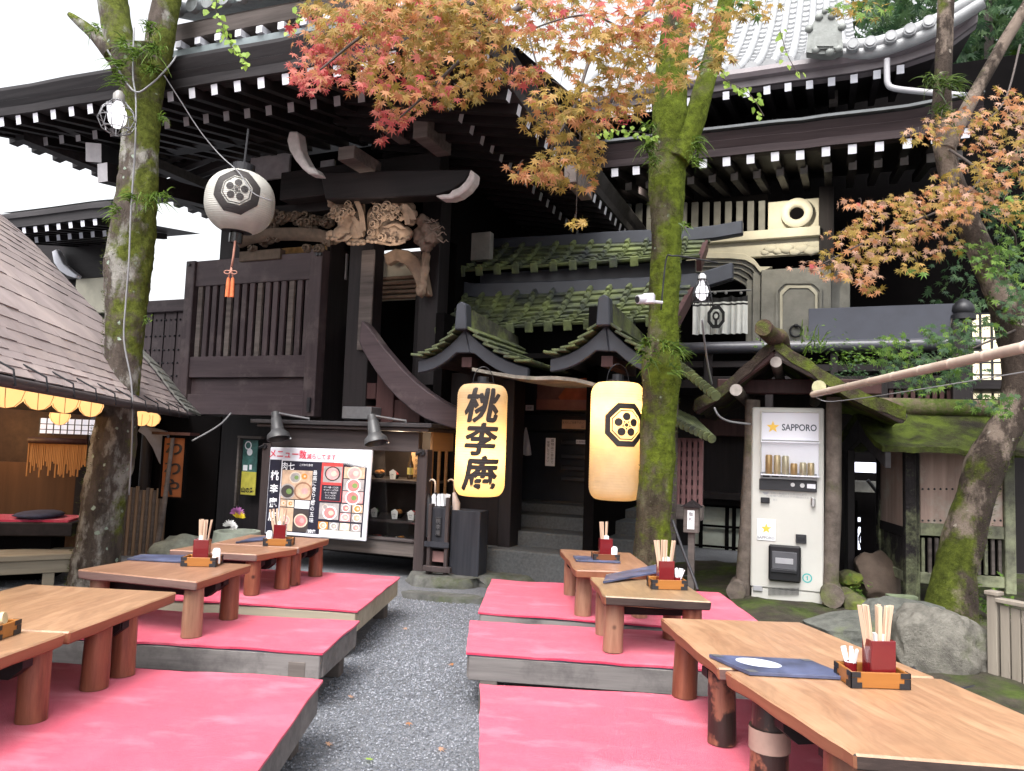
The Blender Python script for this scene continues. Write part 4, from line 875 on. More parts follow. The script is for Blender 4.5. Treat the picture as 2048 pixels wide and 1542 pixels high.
# spot lamps under the balcony eave shine on the plaster (one bulb is in view)
bl = T('spot_bulb', 'small bright bulb under the eave above the double tiled roof', 'bulb', Q2); p = Q2.at(997, 461, -.3)
mb = MB(); mb.ico(p, .045, 2); mb.build('bulb', glow('bulb_white', (1, .95, .85), 14), bl); mb = MB(); mb.tube([p + V((.02, .02, .05)), p + V((.1, .1, .2))], [.05, .03], 10); mb.build('holder', IRON, bl)
lamp('bulb_light', p + V((0, -.12, -.02)), 26, (1, .92, .78), .05, bl)
lamp('eave_lamp_light', Q2.at(1560, 372, -.9), 30, (1, .92, .76), .06, RH, 140, Q2.at(1540, 560, .1))
lamp('eave_lamp_light', Q2.at(1290, 372, -.9), 14, (1, .92, .76), .06, RH, 140, Q2.at(1290, 520, .1))
# noren curtain
NOR = mat('noren_white_cloth', (.62, .63, .62), .85, .1, 8); NORB = mat('noren_black_cloth', (.012, .012, .014), .9, .1, 8)
no = T('noren_curtain', 'white split curtain with black bands and crest hung in the upper doorway', 'curtain', Q2)
for (ua, ub) in ((1386, 1420), (1421, 1462), (1463, 1495)):
    rows = []; x0, x1 = Q2.at(ua, 620, -.15).x, Q2.at(ub, 620, -.15).x; zt_, zb_ = Q2.at(1440, 592, -.15).z, Q2.at(1440, 668, -.15).z; mb = MB()
    ts = [0, .12, .16, .2, .25, .3, .5, .75, 1]
    rows = [[V((lerp(x0, x1, i / 12), -.15 + .035 * math.sin(i * 1.3 + ua) * (.3 + t) + .015 * math.sin(i * .7), lerp(zt_, zb_, t) - (.03 * math.sin(i / 12 * math.pi) if t < .05 else 0))) for i in range(13)] for t in ts]
    for j in range(len(ts) - 1): mb.mi = 1 if j in (0, 1, 3) else 0; mb.grid(rows[j:j + 2])
    mb.build('cloth_panel', [NOR, NORB], no, smooth=True)
mb = MB(); c = Q2.at(1432, 634, -.25)
put(mb, shape2d(ring2(0, 0, .085, .125, 8, R(22.5)) + ring2(.0, .01, .025, .05, 10) + [rect2(-.02, -.1, .02, -.03)], .03), lambda v: c + V((v.x, 0, v.y * 1.35))); mb.build('crest', NORB, no)
mb = MB(); p, q = Q2.at(1378, 586, -.15), Q2.at(1502, 580, -.15); mb.tube([p, q], .012, 8)
for u in (1398, 1430, 1452, 1482): k = Q2.at(u, 586, -.15); mb.ico(k, .025, 1)
mb.build('curtain_rod', WIRE, no)
# ================================================================ ENTRANCE PORCH
E_ = Fr((-.28, 6.7, 0), -23)
PO = T('entrance_porch', 'entrance porch with two small gables and two mossy tile roofs stepped above', 'porch', E_)
MTILE = mossy('mossy_dark_tile', (.03, .034, .036), (.082, .098, .036), .36, .64, 2.4, .6, .4)
SLATE = mat('blue_black_ridge', (.022, .025, .034), .45, .25, 6)
def tiles(parent, c, ncol, nrow, name='tiled_slope', m=MTILE, th=.035, rib=.034, slant=True):
    """c: eave-left, eave-right, top-right, top-left; stepped rows of tiles with raised ribs"""
    el, er, tr, tl = [V(p) for p in c]; nrm = (er - el).cross(tl - el).normalized(); nrm = nrm if nrm.z > 0 else -nrm; mb = MB()
    def q(s, t): return el.lerp(er, s).lerp(tl.lerp(tr, s), t) - nrm * .06 * math.sin(t * math.pi)
    for j in range(nrow):
        t0, t1 = j / nrow, (j + 1.12) / nrow; t1 = min(t1, 1)
        for k in range(ncol):
            s0, s1 = k / ncol, (k + 1) / ncol; jt = nrm * random.uniform(-.004, .006)
            a, b, c_, d_ = q(s0, t0) + nrm * th + jt, q(s1 - .002, t0) + nrm * th + jt, q(s1 - .002, t1), q(s0, t1)
            mb.hexa([a - nrm * th, b - nrm * th, c_ - nrm * .02, d_ - nrm * .02, a, b, c_, d_])
            u = (q(s0, t1) - q(s0, t0)); w_ = (er - el).normalized() * rib
            p0 = q(s0, t0) + nrm * (th + jt.length) - u * .03; p1 = q(s0, t1) + nrm * .02
            i = [mb.pt(x) for x in (p0 - w_, p0 + w_, p0 + w_ * .55 + nrm * .05, p0 - w_ * .55 + nrm * .05, p1 - w_, p1 + w_, p1 + w_ * .5 + nrm * .03, p1 - w_ * .5 + nrm * .03)]
            for f in ((3, 2, 1, 0), (4, 5, 6, 7), (0, 1, 5, 4), (1, 2, 6, 5), (2, 3, 7, 6), (3, 0, 4, 7)): mb.face([i[x] for x in f])
            if j == 0:
                p = q(s0, 0) + nrm * .01 - u * .12; mb.hexa([p - w_ * 1.3 - V((0, 0, .06)), p + w_ * 1.3 - V((0, 0, .06)), p + w_ * 1.3 - V((0, 0, .06)) + u * .15, p - w_ * 1.3 - V((0, 0, .06)) + u * .15, p - w_ * 1.3 + nrm * .05, p + w_ * 1.3 + nrm * .05, p + w_ * 1.3 + nrm * .05 + u * .15, p - w_ * 1.3 + nrm * .05 + u * .15])
    return mb.build(name, m, parent, bevel=.006)
random.seed(21)
tiles(PO, (E_.at(880, 664, 1.0), E_.at(1345, 640, 1.0), E_.at(1385, 566, 1.8), E_.at(935, 592, 1.8)), 12, 7)
tiles(PO, (E_.at(925, 545, 1.7), E_.at(1400, 515, 1.7), E_.at(1412, 478, 2.4), E_.at(985, 492, 2.4)), 12, 6)
tiles(PO, (E_.at(1385, 566, 1.8), E_.at(935, 592, 1.8), E_.at(880, 664, 2.9), E_.at(1345, 640, 2.9)), 6, 3, 'rear_slope')
tiles(PO, (E_.at(1412, 478, 2.4), E_.at(985, 492, 2.4), E_.at(925, 545, 3.2), E_.at(1400, 515, 3.2)), 6, 3, 'rear_slope')
# ridges as boards with upturned ends
def ridge(pts, y, h, th, name='ridge', m=SLATE):
    mb = MB(); a = [E_.at(u, v, y) for u, v in pts]; mb.prism(a + [p - V((0, 0, h)) for p in a[::-1]], (0, th, 0)); mb.build(name, m, PO, bevel=.01)
ridge([(925, 478), (960, 478), (1100, 470), (1250, 461), (1370, 456), (1430, 450), (1485, 440)], 2.35, .15, .12)
ridge([(868, 556), (900, 560), (950, 566), (1100, 562), (1240, 556), (1310, 553), (1400, 545), (1465, 524)], 1.75, .17, .12)
mb = MB(); a = [E_.at(u, v, 1.9) for u, v in ((960, 548), (1390, 520), (1390, 575), (960, 590))]; mb.prism(a, (0, .08, 0)); mb.build('ridge_wall', SLATE, PO)
for a_, b_ in (((1398, 520, 1.7), (1412, 480, 2.4)), ((1342, 650, 1.0), (1385, 572, 1.8))):
    p, q = E_.at(*a_), E_.at(*b_); mb = MB(); mb.beam(p - V((0, 0, .06)), q - V((0, 0, .06)), .05, .12); mb.build('verge_board', W_RED, PO)
pbox('corner_bracket', 930, 465, 980, 520, 1.9, .1, CREAMG, PO, E_)
# two small gables
def gable(apex, lf, rf, und, ridge_px, y0=0.0, dep=1.15):
    A, Lf, Rf, U = E_.at(*apex, y0), E_.at(*lf, y0), E_.at(*rf, y0), E_.at(*und, y0); K = E_.at(*ridge_px, y0 - .06)
    def curve(a, b, n=6, sag=.06): return [a.lerp(b, i / n) - V((0, 0, sag * math.sin(i / n * math.pi))) for i in range(n + 1)]
    g = T('x', None, None); bpy.data.objects.remove(g)
    for s_, ft in ((-1, Lf), (1, Rf)):
        top = curve(A, ft); th = V((0, 0, .112)); mb = MB(); a2 = V((U.x, U.y, U.z)); low = [p - th * (1.0 + .3 * (1 - i / 6)) for i, p in enumerate(top)]; low[0] = a2
        mb.prism(top + low[::-1], (0, .06, 0)); mb.build('barge_board', SLATE, PO, bevel=.008)
        mb = MB(); n = 6
        for i in range(n):   # stepped tiles along the slope
            p, q = top[i], top[i + 1]; d_ = (q - p).normalized(); nn = V((-d_.z, 0, d_.x)); nn = nn if nn.z > 0 else -nn
            a, b = p - d_ * .01 + nn * .012, q + d_ * .03 + nn * .05
            for k in range(5):
                y_ = y0 - .07 + k * dep / 5; mb.hexa([a + V((0, y_ - y0, 0)), b + V((0, y_ - y0, 0)), b + V((0, y_ - y0 + dep / 5 - .01, 0)), a + V((0, y_ - y0 + dep / 5 - .01, 0)), a + nn * .026 + V((0, y_ - y0, 0)), b + nn * .026 + V((0, y_ - y0, 0)), b + nn * .026 + V((0, y_ - y0 + dep / 5 - .01, 0)), a + nn * .026 + V((0, y_ - y0 + dep / 5 - .01, 0))])
        mb.build('gable_tiles', MTILE, PO, bevel=.006)
        mb = MB(); mb.grid([[p + V((0, .06, -.02)), p + V((0, dep, -.02))] for p in top]); mb.build('gable_soffit', W_DARK, PO)
    mb = MB(); z1 = K.z; w_ = .06
    mb.prism([(A.x - w_, y0 - .1, A.z - .02), (A.x + w_, y0 - .1, A.z - .02), (A.x + w_ * .8, y0 - .1, z1 - .03), (A.x, y0 - .1, z1), (A.x - w_ * .8, y0 - .1, z1 - .03)], (0, .12, 0)); mb.build('ridge_end', SLATE, PO, bevel=.01)
    mb = MB(); mb.hexa([(A.x - .06, y0 + .02, A.z - .02), (A.x + .06, y0 + .02, A.z - .02), (A.x + .06, y0 + dep, A.z - .02), (A.x - .06, y0 + dep, A.z - .02), (A.x - .05, y0 + .02, z1 - .06), (A.x + .05, y0 + .02, z1 - .06), (A.x + .05, y0 + dep, A.z + .1), (A.x - .05, y0 + dep, A.z + .1)]); mb.build('ridge', mossy('mossy_ridge', (.06, .06, .045), (.09, .105, .04), .45, .6, 3), PO)
    mb = MB(); B = V((A.x, y0 + .5, U.z - .2)); mb.box(A.x - .05, A.x + .05, y0 + .06, y0 + .9, U.z - .12, U.z - .03); mb.build('ridge_purlin', W_RED, PO)
gable((930, 658), (836, 722), (1056, 735), (940, 706), (918, 604))
gable((1212, 650), (1100, 718), (1335, 730), (1218, 703), (1200, 590))
mb = MB(); pts = [E_.at(u, v, -.02) for u, v in ((944, 735), (980, 742), (1030, 750), (1070, 753), (1110, 752), (1150, 756), (1200, 768))]
mb.grid([[p, p + V((0, 1.0, .02)), p + V((0, 1.0, -.02)), p + V((0, 0, -.03)), p] for p in pts]); mb.build('valley_gutter', mossy('gutter_board', (.22, .2, .17), (.12, .13, .05), .6, .75, 3), PO)
# porch body
pbox('side_wall', 880, 745, 1022, 1120, 1.02, .25, wood('black_brown_boards', (.004, .003, .003), (.014, .009, .009), 'z', 8, .6, .3), PO, E_); pbox('porch_post', 1000, 760, 1024, 1100, .98, .3, W_DARKZ, PO, E_)  # near-black brown boards, darker than the other timbers
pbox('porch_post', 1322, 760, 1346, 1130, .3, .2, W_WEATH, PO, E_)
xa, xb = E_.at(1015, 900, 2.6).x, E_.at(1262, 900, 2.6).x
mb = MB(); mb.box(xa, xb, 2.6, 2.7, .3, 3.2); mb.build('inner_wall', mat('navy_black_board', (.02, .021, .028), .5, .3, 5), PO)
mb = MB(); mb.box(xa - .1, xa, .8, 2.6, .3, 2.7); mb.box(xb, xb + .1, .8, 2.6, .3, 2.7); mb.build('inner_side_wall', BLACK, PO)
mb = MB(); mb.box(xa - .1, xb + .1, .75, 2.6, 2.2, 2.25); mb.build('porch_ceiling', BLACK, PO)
for k, v in enumerate((882, 910, 933, 955)): pbox('shelf', 1122, v, 1230, v + 9, 2.5, .08, mat('grey_shelf_' + 'abcd'[k], (.05, .046, .05), .6, .2, 8), PO, E_)
pbox('wall_rail', 1020, 826, 1240, 832, 2.55, .04, IRON, PO, E_); pbox('wall_rail', 1020, 862, 1240, 866, 2.56, .03, IRON, PO, E_)
# red lattice wall right of the porch
pbox('lattice_wall', 1346, 880, 1402, 1012, .6, .05, W_DARK, PO, E_)
x0, x1, z0, z1 = E_.rect(1346, 880, 1402, 1012, .55); mb = MB()
LATR = mat('dusty_red_lattice', (.13, .06, .06), .7, .25, 9)
for k in range(6): x = lerp(x0, x1, k / 5); mb.box(x - .016, x + .016, .53, .57, z0, z1)
for k in range(8): z = lerp(z0, z1, k / 7); mb.box(x0, x1, .55, .585, z - .016, z + .016)
mb.build('lattice', LATR, PO); pbox('lattice_sill', 1340, 1010, 1404, 1040, .5, .12, W_WEATH, PO, E_)
# side roof edges right of the trunk: rows of round tile ends
for (ua, va, ub, vb, n, y, r) in ((1350, 724, 1432, 792, 11, .3, .042), (1338, 838, 1424, 878, 10, .3, .036)):
    for k in range(n):
        t = k / (n - 1); p = E_.at(lerp(ua, ub, t), lerp(va, vb, t), y); mb = MB(); mb.tube([p, p + V((-.25, .5, .18))], r, 12); mb.build('round_tile_end', MTILE, PO, smooth=40)
    p, q = E_.at(ua, va, y + .02), E_.at(ub, vb, y + .02); mb = MB(); mb.grid([[p + V((0, 0, .02)), q + V((0, 0, .02))], [p + V((-.3, .6, .22)), q + V((-.3, .6, .22))]]); mb.build('side_roof', MTILE, PO)
# steps
GRAN = mat('grey_granite', (.075, .079, .083), .8, .35, 40, .25, 120)
ST = T('stone_steps', 'grey granite steps leading up into the dark porch', 'steps', E_)
yk = [(E_.I @ G(1010, 1141, .12)).y, 0, 0]; y1 = yk[0]
def step(u0, u1, va, vb, y, dep, name='step'):
    x0, x1 = E_.at(u0, (va + vb) / 2, y).x, E_.at(u1, (va + vb) / 2, y).x; um = (u0 + u1) / 2; mb = MB(); mb.box(x0, x1, y, y + dep, 0 if va > 1090 else E_.at(um, vb, y).z - .12, E_.at(um, va, y).z); mb.build(name, GRAN, ST, bevel=.012)
step(906, 1290, 1108, 1142, y1, .6); step(990, 1290, 1070, 1098, y1 + .4, .6); step(1008, 1290, 1036, 1062, y1 + .8, .6); step(1015, 1290, 1012, 1028, y1 + 1.2, 1.5)
pbox('floor_plank', 1080, 1004, 1165, 1016, 2.3, .2, W_WEATH, PO, E_)
# flat stones before the steps
def rock(name, u, v, z, size, label, cat='stone', seed=0, m=None, sub=4, rz=0, group=None, nz=.25, yy=None, flat=None):
    p = G(u, v, 0) if yy is None else P(u, v, yy); p.z = z; mb = MB(); mb.ico((0, 0, 0), 1, sub, size, nz, 1.6, seed)
    random.seed(seed + 500); k_ = 9 if nz > .1 else 0
    for _ in range(k_):
        d_ = V((random.gauss(0, 1), random.gauss(0, 1), random.gauss(0, .8))).normalized(); e_ = random.uniform(.62, .85); out = []
        for x_ in mb.v:
            q_ = V((x_[0] / size[0], x_[1] / size[1], x_[2] / size[2])); h_ = q_.dot(d_) - e_
            if h_ > 0: q_ -= d_ * h_ * .93
            out.append((q_.x * size[0], q_.y * size[1], q_.z * size[2]))
        mb.v = out
    if flat: mb.v = [(x, y, min(k, flat + .012 * NZ.noise((x * 6, y * 6, seed)))) for x, y, k in mb.v]
    o = mb.build(name, m or ROCKM, smooth=38); o.location = p; o.rotation_euler.z = R(rz); return tag(o, label, cat, group)
ROCKM = mossy('grey_rock', (.09, .092, .082), (.045, .055, .018), .5, .68, 2.2, .85, .5)
ROCKP = mossy('pale_rock', (.16, .15, .13), (.05, .058, .025), .55, .72, 3.4, .85, 1.0)
STEPM = mossy('worn_flagstone', (.10, .1, .094), (.035, .042, .02), .5, .7, 3, .85, .4)
for k, (u, v, sx, sy, h, lb) in enumerate(((878, 1168, .40, .26, .09, 'flat kerb stone before the display case corner'), (985, 1163, .6, .36, .10, 'flat stone before the lowest granite step'), (1120, 1160, .45, .4, .11, 'flat stone partly behind the far right red mat'), (885, 1200, .42, .14, .05, 'low pale flagstone at the edge of the gravel'))):
    rock('flat_stone', u, v, 0, (sx, sy, .3), lb, 'stone', k * 5, STEPM, flat=h, rz=-15, group='flat stones before the steps')
rock('stone_basin', 928, 1150, .19, (.13, .12, .1), 'short round grey stone block beside the umbrella stand', 'stone block', 44, ROCKM, 3, nz=.06, flat=.07)
# ================================================================ VENDING MACHINE
o0 = G(1500, 1196, .03); VM = Fr(o0, -21)
def zx(x, y, dy=0.0): return VM.at(x / 3.352 + 1340, y / 3.352 + 780, dy)
VW = mat('ivory_enamel', (.50, .49, .46), .32, .06, 3, coat=.3); VP = mat('white_panel', (.62, .62, .68), .4, .03, 3); VG = mat('panel_grey', (.3, .3, .32), .4, .1, 9)  # VP: plain bluish white of the brand panel and shelves
t = VT = T('vending_machine', 'ivory drink vending machine with gold star, under the small mossy roofed shelter', 'vending machine', VM)
xR = VM.at(1648, 1000, 0).x; zT = VM.at(1580, 815, 0).z
mb = MB(); mb.box(0, xR, .02, .62, .1, zT); mb.build('body', VW, t, bevel=.012)
mb = MB(); mb.box(.01, xR - .01, .03, .6, 0, .097); mb.build('plinth', VW, t, bevel=.004)
def fp(name, x0, y0, x1, y1, y, dep, m, par=None, bev=.003):
    a, b = zx(x0, (y0 + y1) / 2, y), zx(x1, (y0 + y1) / 2, y); c, d_ = zx((x0 + x1) / 2, y0, y), zx((x0 + x1) / 2, y1, y); mb = MB(); mb.box(a.x, b.x, y, y + dep, d_.z, c.z); return mb.build(name, m, par or t, bevel=bev), (a.x, b.x, d_.z, c.z)
f, (fx0, fx1, fz0, fz1) = fp('brand_panel', 616, 152, 998, 338, -.002, .03, VP)
mb = MB(); d0, d1 = zx(616, 345).z, zx(616, 560).z
mb.box(fx0 - .012, fx0, -.012, .03, d1, fz1 + .012); mb.box(fx1, fx1 + .012, -.012, .03, d1, fz1 + .012); mb.box(fx0, fx1, -.012, .03, fz1, fz1 + .012); mb.build('window_frame', VW, t, bevel=.003)
mb = MB(); mb.box(fx0, fx1, .0145, .018, d1, d0); mb.build('display_backing', glow('display_light', (.8, .8, .86), .1), t)
mb = MB(); mb.box(fx0, fx1, -.05, -.046, d1, d0); dg_ = mb.build('display_window', glass('display_glass'), t)
for q_ in ((d1 - .012, d1), (d0 - .004, d0 + .006)): mb = MB(); mb.box(fx0 - .005, fx1 + .005, -.056, .012, *q_); mb.build('display_shelf', VP, t)
GOLDS = mat('gold_star', (.72, .45, .06), .4, .08, 9)
def flat(name, vf, c, m, y, par=None, sx=1, sz=1):
    mb = MB(); put(mb, vf, lambda v: V((c.x + v.x * sx, y, c.z + v.y * sz))); return mb.build(name, m, par or t, recalc=False)
DKBLUE = mat('lettering_dark_grey', (.04, .05, .07), .5, .1, 9)
flat('star_mark', shape2d(star2(0, 0, .058)), zx(690, 248), GOLDS, -.0045, f)
flat('brand_lettering', mesh_of('SAPPORO', .085, .0016), zx(866, 252), DKBLUE, -.0045, f, .80, .98)
CANG = [mat('gold_can', (.55, .36, .16), .3, .15, 12, metal=.3), mat('pale_gold_can', (.62, .5, .3), .3, .15, 12, metal=.3), mat('silver_gold_can', (.62, .56, .4), .3, .15, 12, metal=.3)]
for k, (x, top, c) in enumerate(((662, 420, 0), (718, 420, 1), (774, 422, 2), (830, 470, 0), (892, 462, 2), (945, 462, 1))):
    p = zx(x, 548, -.026); h = zx(x, top, -.026).z - p.z; mb = MB(); mb.lathe([(0, 0), (.026, 0), (.03, .008), (.03, h - .014), (.024, h), (0, h)], 18, (p.x, -.018, d1 + .001))
    o = mb.build('drink_can', CANG[c], smooth=50); o.matrix_world = VM.M.copy()
    tag(o, ('tall gold can leftmost in the vending machine window', 'tall pale gold can second in the vending machine window', 'tall silvery can third in the vending machine window', 'short orange gold can between tall and short cans in the window', 'short silvery can in the vending machine window', 'short pale gold can rightmost in the vending machine window')[k], 'can', 'cans in the vending machine window')
fp('button_strip', 605, 556, 985, 600, -.02, .03, VG)
for k in range(6): fp('button', 622 + k * 60, 570, 668 + k * 60, 584, -.026, .008, INK, None, .001)
f, _ = fp('coin_panel', 598, 603, 985, 676, -.012, .03, INK)
for x, y, r in ((823, 635, .018), (887, 640, .02)): flat('coin_disc', shape2d([circ(0, 0, r)]), zx(x, y), STEEL, -.0145, f)
flat('price_display', shape2d([rect2(-.035, -.02, .035, .02)]), zx(947, 645), VP, -.0145, f)
fp('coin_return', 608, 720, 668, 757, -.008, .03, IRON); fp('door_lock', 945, 722, 976, 788, -.02, .03, STEEL, None, .01)
for y, n in ((697, 17), (716, 20), (737, 3)): flat('small_print', mesh_of('お客様へ商品は下の取出口より'[:14] if n > 5 else '要冷', .02), zx(700 + n * 4.9 if n > 5 else 705, y), VG, .0175, None, n / 14 if n > 5 else 1)
flat('arrow_mark', shape2d([[(-.03, .012), (.03, .012), (.012, -.012), (-.012, -.012)]]), zx(640, 692), VG, .0175)
f, _ = fp('star_sticker', 583, 866, 706, 1010, .012, .01, PAPERW); flat('star_mark', shape2d(star2(0, 0, .048)), zx(645, 930), GOLDS, .010, f); flat('brand_lettering', mesh_of('SAPPORO', .034, .0012), zx(643, 990), VG, .010, f)
fp('card_slot', 843, 970, 915, 1028, -.008, .03, INK); fp('card_slot_window', 856, 983, 902, 1012, -.011, .005, IRON)
fp('delivery_hatch', 660, 1043, 878, 1288, -.045, .06, mat('black_plastic', (.012, .012, .014), .3, .1, 9), None, .015)
fp('hatch_flap', 682, 1085, 852, 1205, -.055, .02, mat('smoked_flap', (.09, .09, .1), .12, .1, 9), None, .006); fp('hatch_label', 706, 1128, 826, 1166, -.058, .004, VG, None, .001); fp('hatch_lip', 676, 1205, 850, 1228, -.062, .03, IRON, None, .004)
flat('recycling_mark', shape2d(ring2(0, 0, .031, .042, 24) + ring2(0, 0, .0, .026, 16)[:0] + [rect2(-.004, -.018, .006, .018), rect2(-.012, .006, .0, .012)]), zx(920, 1263), mat('teal_print', (.05, .34, .33), .5, .1, 9), .0175)
mb = MB()
for k in range(26): a = zx(660 + k * 8, 1350); mb.box(a.x, a.x + .0035, .012, .018, a.z - .038, a.z + .03)
mb.build('vent_grille', INK, t); f, _ = fp('rating_plate', 557, 1312, 620, 1348, .012, .01, VG)
# ================================================================ SHELTER
SH = T('small_shelter', 'small log shelter with mossy gabled thatch over the vending machine', 'shelter', VM)
LOGP = mossy('greyed_log', (.13, .105, .09), (.075, .085, .03), .52, .75, 2.5, .8, .5)
def logtube(name, pts, r, parent, m=LOGP, n=14, wob=.15, seed=0):
    mb = MB(); mb.tube(smooth_path(pts, 4), r, n, True, wob, seed); return mb.build(name, m, parent, smooth=50)
for (ua, va, ub, vb, y) in ((1506, 800, 1484, 1178, .1), (1668, 795, 1660, 1200, .05)):
    a, b = VM.at(ua, va, y), VM.at(ub, vb, y); b.z = 0; logtube('post', [a, a.lerp(b, .5) + V((.01, 0, 0)), b], .068, SH, seed=ua)
for u, v, r in ((1474, 1178, .085), (1664, 1188, .1)): p = VM.at(u, v, .0); mb = MB(); mb.tube([p + V((0, -.12, 0)), p + V((0, .25, 0))], [r, r], 14, True, .1, u); mb.build('foot_log', LOGP, SH, smooth=50)
a, b = VM.at(1500, 780, .2), VM.at(1690, 785, .2); mb = MB(); mb.box(a.x - .3, b.x + .3, .15, .27, b.z - .02, b.z + .12); mb.build('tie_beam', W_RED, SH, bevel=.01)
yf = -.38; dep = 1.9
for (u, v, r, du) in ((1552, 724, .05, 0), (1472, 780, .055, 0), (1638, 774, .06, 0)):
    p = VM.at(u, v, yf + .0); mb = MB(); mb.tube([p, p + V((0, dep, 0))], r, 14, True, .08, u); o = mb.build('purlin', [LOGP], SH, smooth=50)
    mb = MB(); mb.tube([p - V((0, .004, 0)), p], [r * .96, r * .96], 14); mb.build('purlin_end', mat('cut_end_%d' % u, (.3, .27, .25) if u < 1600 else (.42, .4, .24), .8, .25, 20), SH)
THATCH = mossy('bark_roof', (.045, .033, .027), (.05, .062, .01), .5, .62, 2.0, .95, 1.0); THATCHM = mossy('mossy_bark_roof', (.06, .046, .036), (.085, .115, .014), .42, .56, 2.0, .95, 1.0)
A, Lf, Rf = VM.at(1549, 672, yf), VM.at(1388, 800, yf), VM.at(1812, 815, yf)
for nm, ft, w_ in (('l', Lf, .13), ('r', Rf, .13)):
    n = 14; m_ = 10; rows = []
    for j in range(m_ + 1):
        r_ = []
        for i in range(n + 1):
            p = A.lerp(ft, i / n) - V((0, 0, .06 * math.sin(i / n * math.pi))); y = yf + dep * j / m_
            r_.append(V((p.x, y, p.z + .035 * NZ.noise((p.x * 4, y * 4, 7)) + .02 * NZ.noise((p.x * 12, y * 12, 3)))))
        rows.append(r_)
    mb = MB(); mb.grid(rows); low = [[p - V((0, 0, w_ - .02)) for p in r_] for r_ in rows]; mb.grid(low)
    for a_, b_ in ((rows[0], low[0]), (rows[-1], low[-1]), ([r_[-1] for r_ in rows], [r_[-1] for r_ in low])): mb.grid([a_, b_])
    mb.build('thatch', THATCH if nm == 'l' else THATCHM, SH, smooth=60)
    mb = MB(); a_, b_ = A - V((0, 0, .14)), ft - V((0, 0, .1)); mb.beam(a_ + V((0, .06, 0)), b_ + V((0, .06, 0)), .07, .09, (0, 0, 1)); mb.build('barge_log', W_RED if nm == 'l' else W_WEATH, SH, bevel=.015)
p, q = VM.at(1527, 655, yf - .3), VM.at(1560, 680, yf + .2)
logtube('ridge_log', [p, p.lerp(q, .5) - V((0, 0, .02)), q, V((q.x + .02, yf + dep, q.z - .03))], [.06, .075, .08, .075] and .075, SH, mossy('ridge_log_bark', (.075, .045, .035), (.08, .11, .014), .52, .64, 2), seed=3)
# ================================================================ MOSS ROOFED GATE WALL
o1 = G(1822, 1207, .05); WF = Fr(o1, -10)
GW = T('roofed_gate_wall', 'low gate wall with mossy roof, pinkish plank panels and green stained posts, on the right', 'gate', WF)
PLK = wood('pinkish_planks', (.21, .145, .125), (.46, .335, .285), 'z', 8, .75, .4, wear=(.38, .35, .3))
ALG = mossy('algae_timber', (.07, .065, .06), (.20, .215, .13), .34, .66, 1.6, .8, .4); ALGD = mossy('dark_algae_timber', (.024, .021, .022), (.10, .112, .06), .52, .72, 1.6, .8, .4)
ALGP = trunkmat('algae_post', (.03, .026, .028), (.23, .25, .145), .36, .58, .6, -.6)
def wb(name, u0, v0, u1, v1, y, dep, m, bev=.005, par=None): return pbox(name, u0, v0, u1, v1, y, dep, m, par or GW, WF, bev)
wb('post', 1822, 880, 1840, 1207, 0, .12, ALGP, .008); wb('post', 2010, 890, 2032, 1190, 0, .12, ALG, .008)
pn = wb('plank_panel', 1840, 895, 2010, 1050, .04, .03, PLK); wb('rail', 1840, 1050, 2010, 1075, .02, .06, ALG); wb('rail', 1840, 1150, 2010, 1172, .02, .06, ALG); wb('rail', 1840, 885, 2010, 905, .02, .05, W_DARK)
wb('slat_backing', 1840, 1075, 2010, 1150, .09, .02, BLACK)
for k in range(12): wb('slat', 1843 + k * 14, 1076, 1850 + k * 14, 1150, .045, .03, W_WEATH if k % 3 else ALG, .003)
mb = MB()
for v in (978, 1041):
    for k in range(14): p = WF.at(1845 + k * 12, v, .04); mb.ico(p, .011, 1)
mb.build('nail_head', IRON, pn)
# return panel running back
dv = WF.I.to_3x3() @ V((.18, .98, 0)); dv.normalize(); c0 = WF.at(1818, 1000, 0); c0.z = 0; c1 = c0 + dv * .8
def rbx(name, z0, z1, s0, s1, m, th=.05, par=None):
    a, b = c0.lerp(c1, s0), c0.lerp(c1, s1); n = V((-dv.y, dv.x, 0)) * th / 2; mb = MB()
    mb.hexa([a - n + V((0, 0, z0)), a + n + V((0, 0, z0)), b + n + V((0, 0, z0)), b - n + V((0, 0, z0)), a - n + V((0, 0, z1)), a + n + V((0, 0, z1)), b + n + V((0, 0, z1)), b - n + V((0, 0, z1))]); return mb.build(name, m, par or GW, bevel=.004)
zq = lambda v: WF.at(1818, v, 0).z
pn = rbx('plank_panel', zq(1056), zq(890), .02, .98, PLK); rbx('rail', zq(1075), zq(1056), .0, 1, W_DARK, .07); rbx('lower_panel', zq(1145), zq(1076), .02, .98, ALGP, .04); rbx('rail', zq(1165), zq(1146), 0, 1, ALG, .07); rbx('post', 0, zq(885), -.06, .04, ALGP, .09); rbx('post', 0, zq(885), .96, 1.06, ALGP, .09)
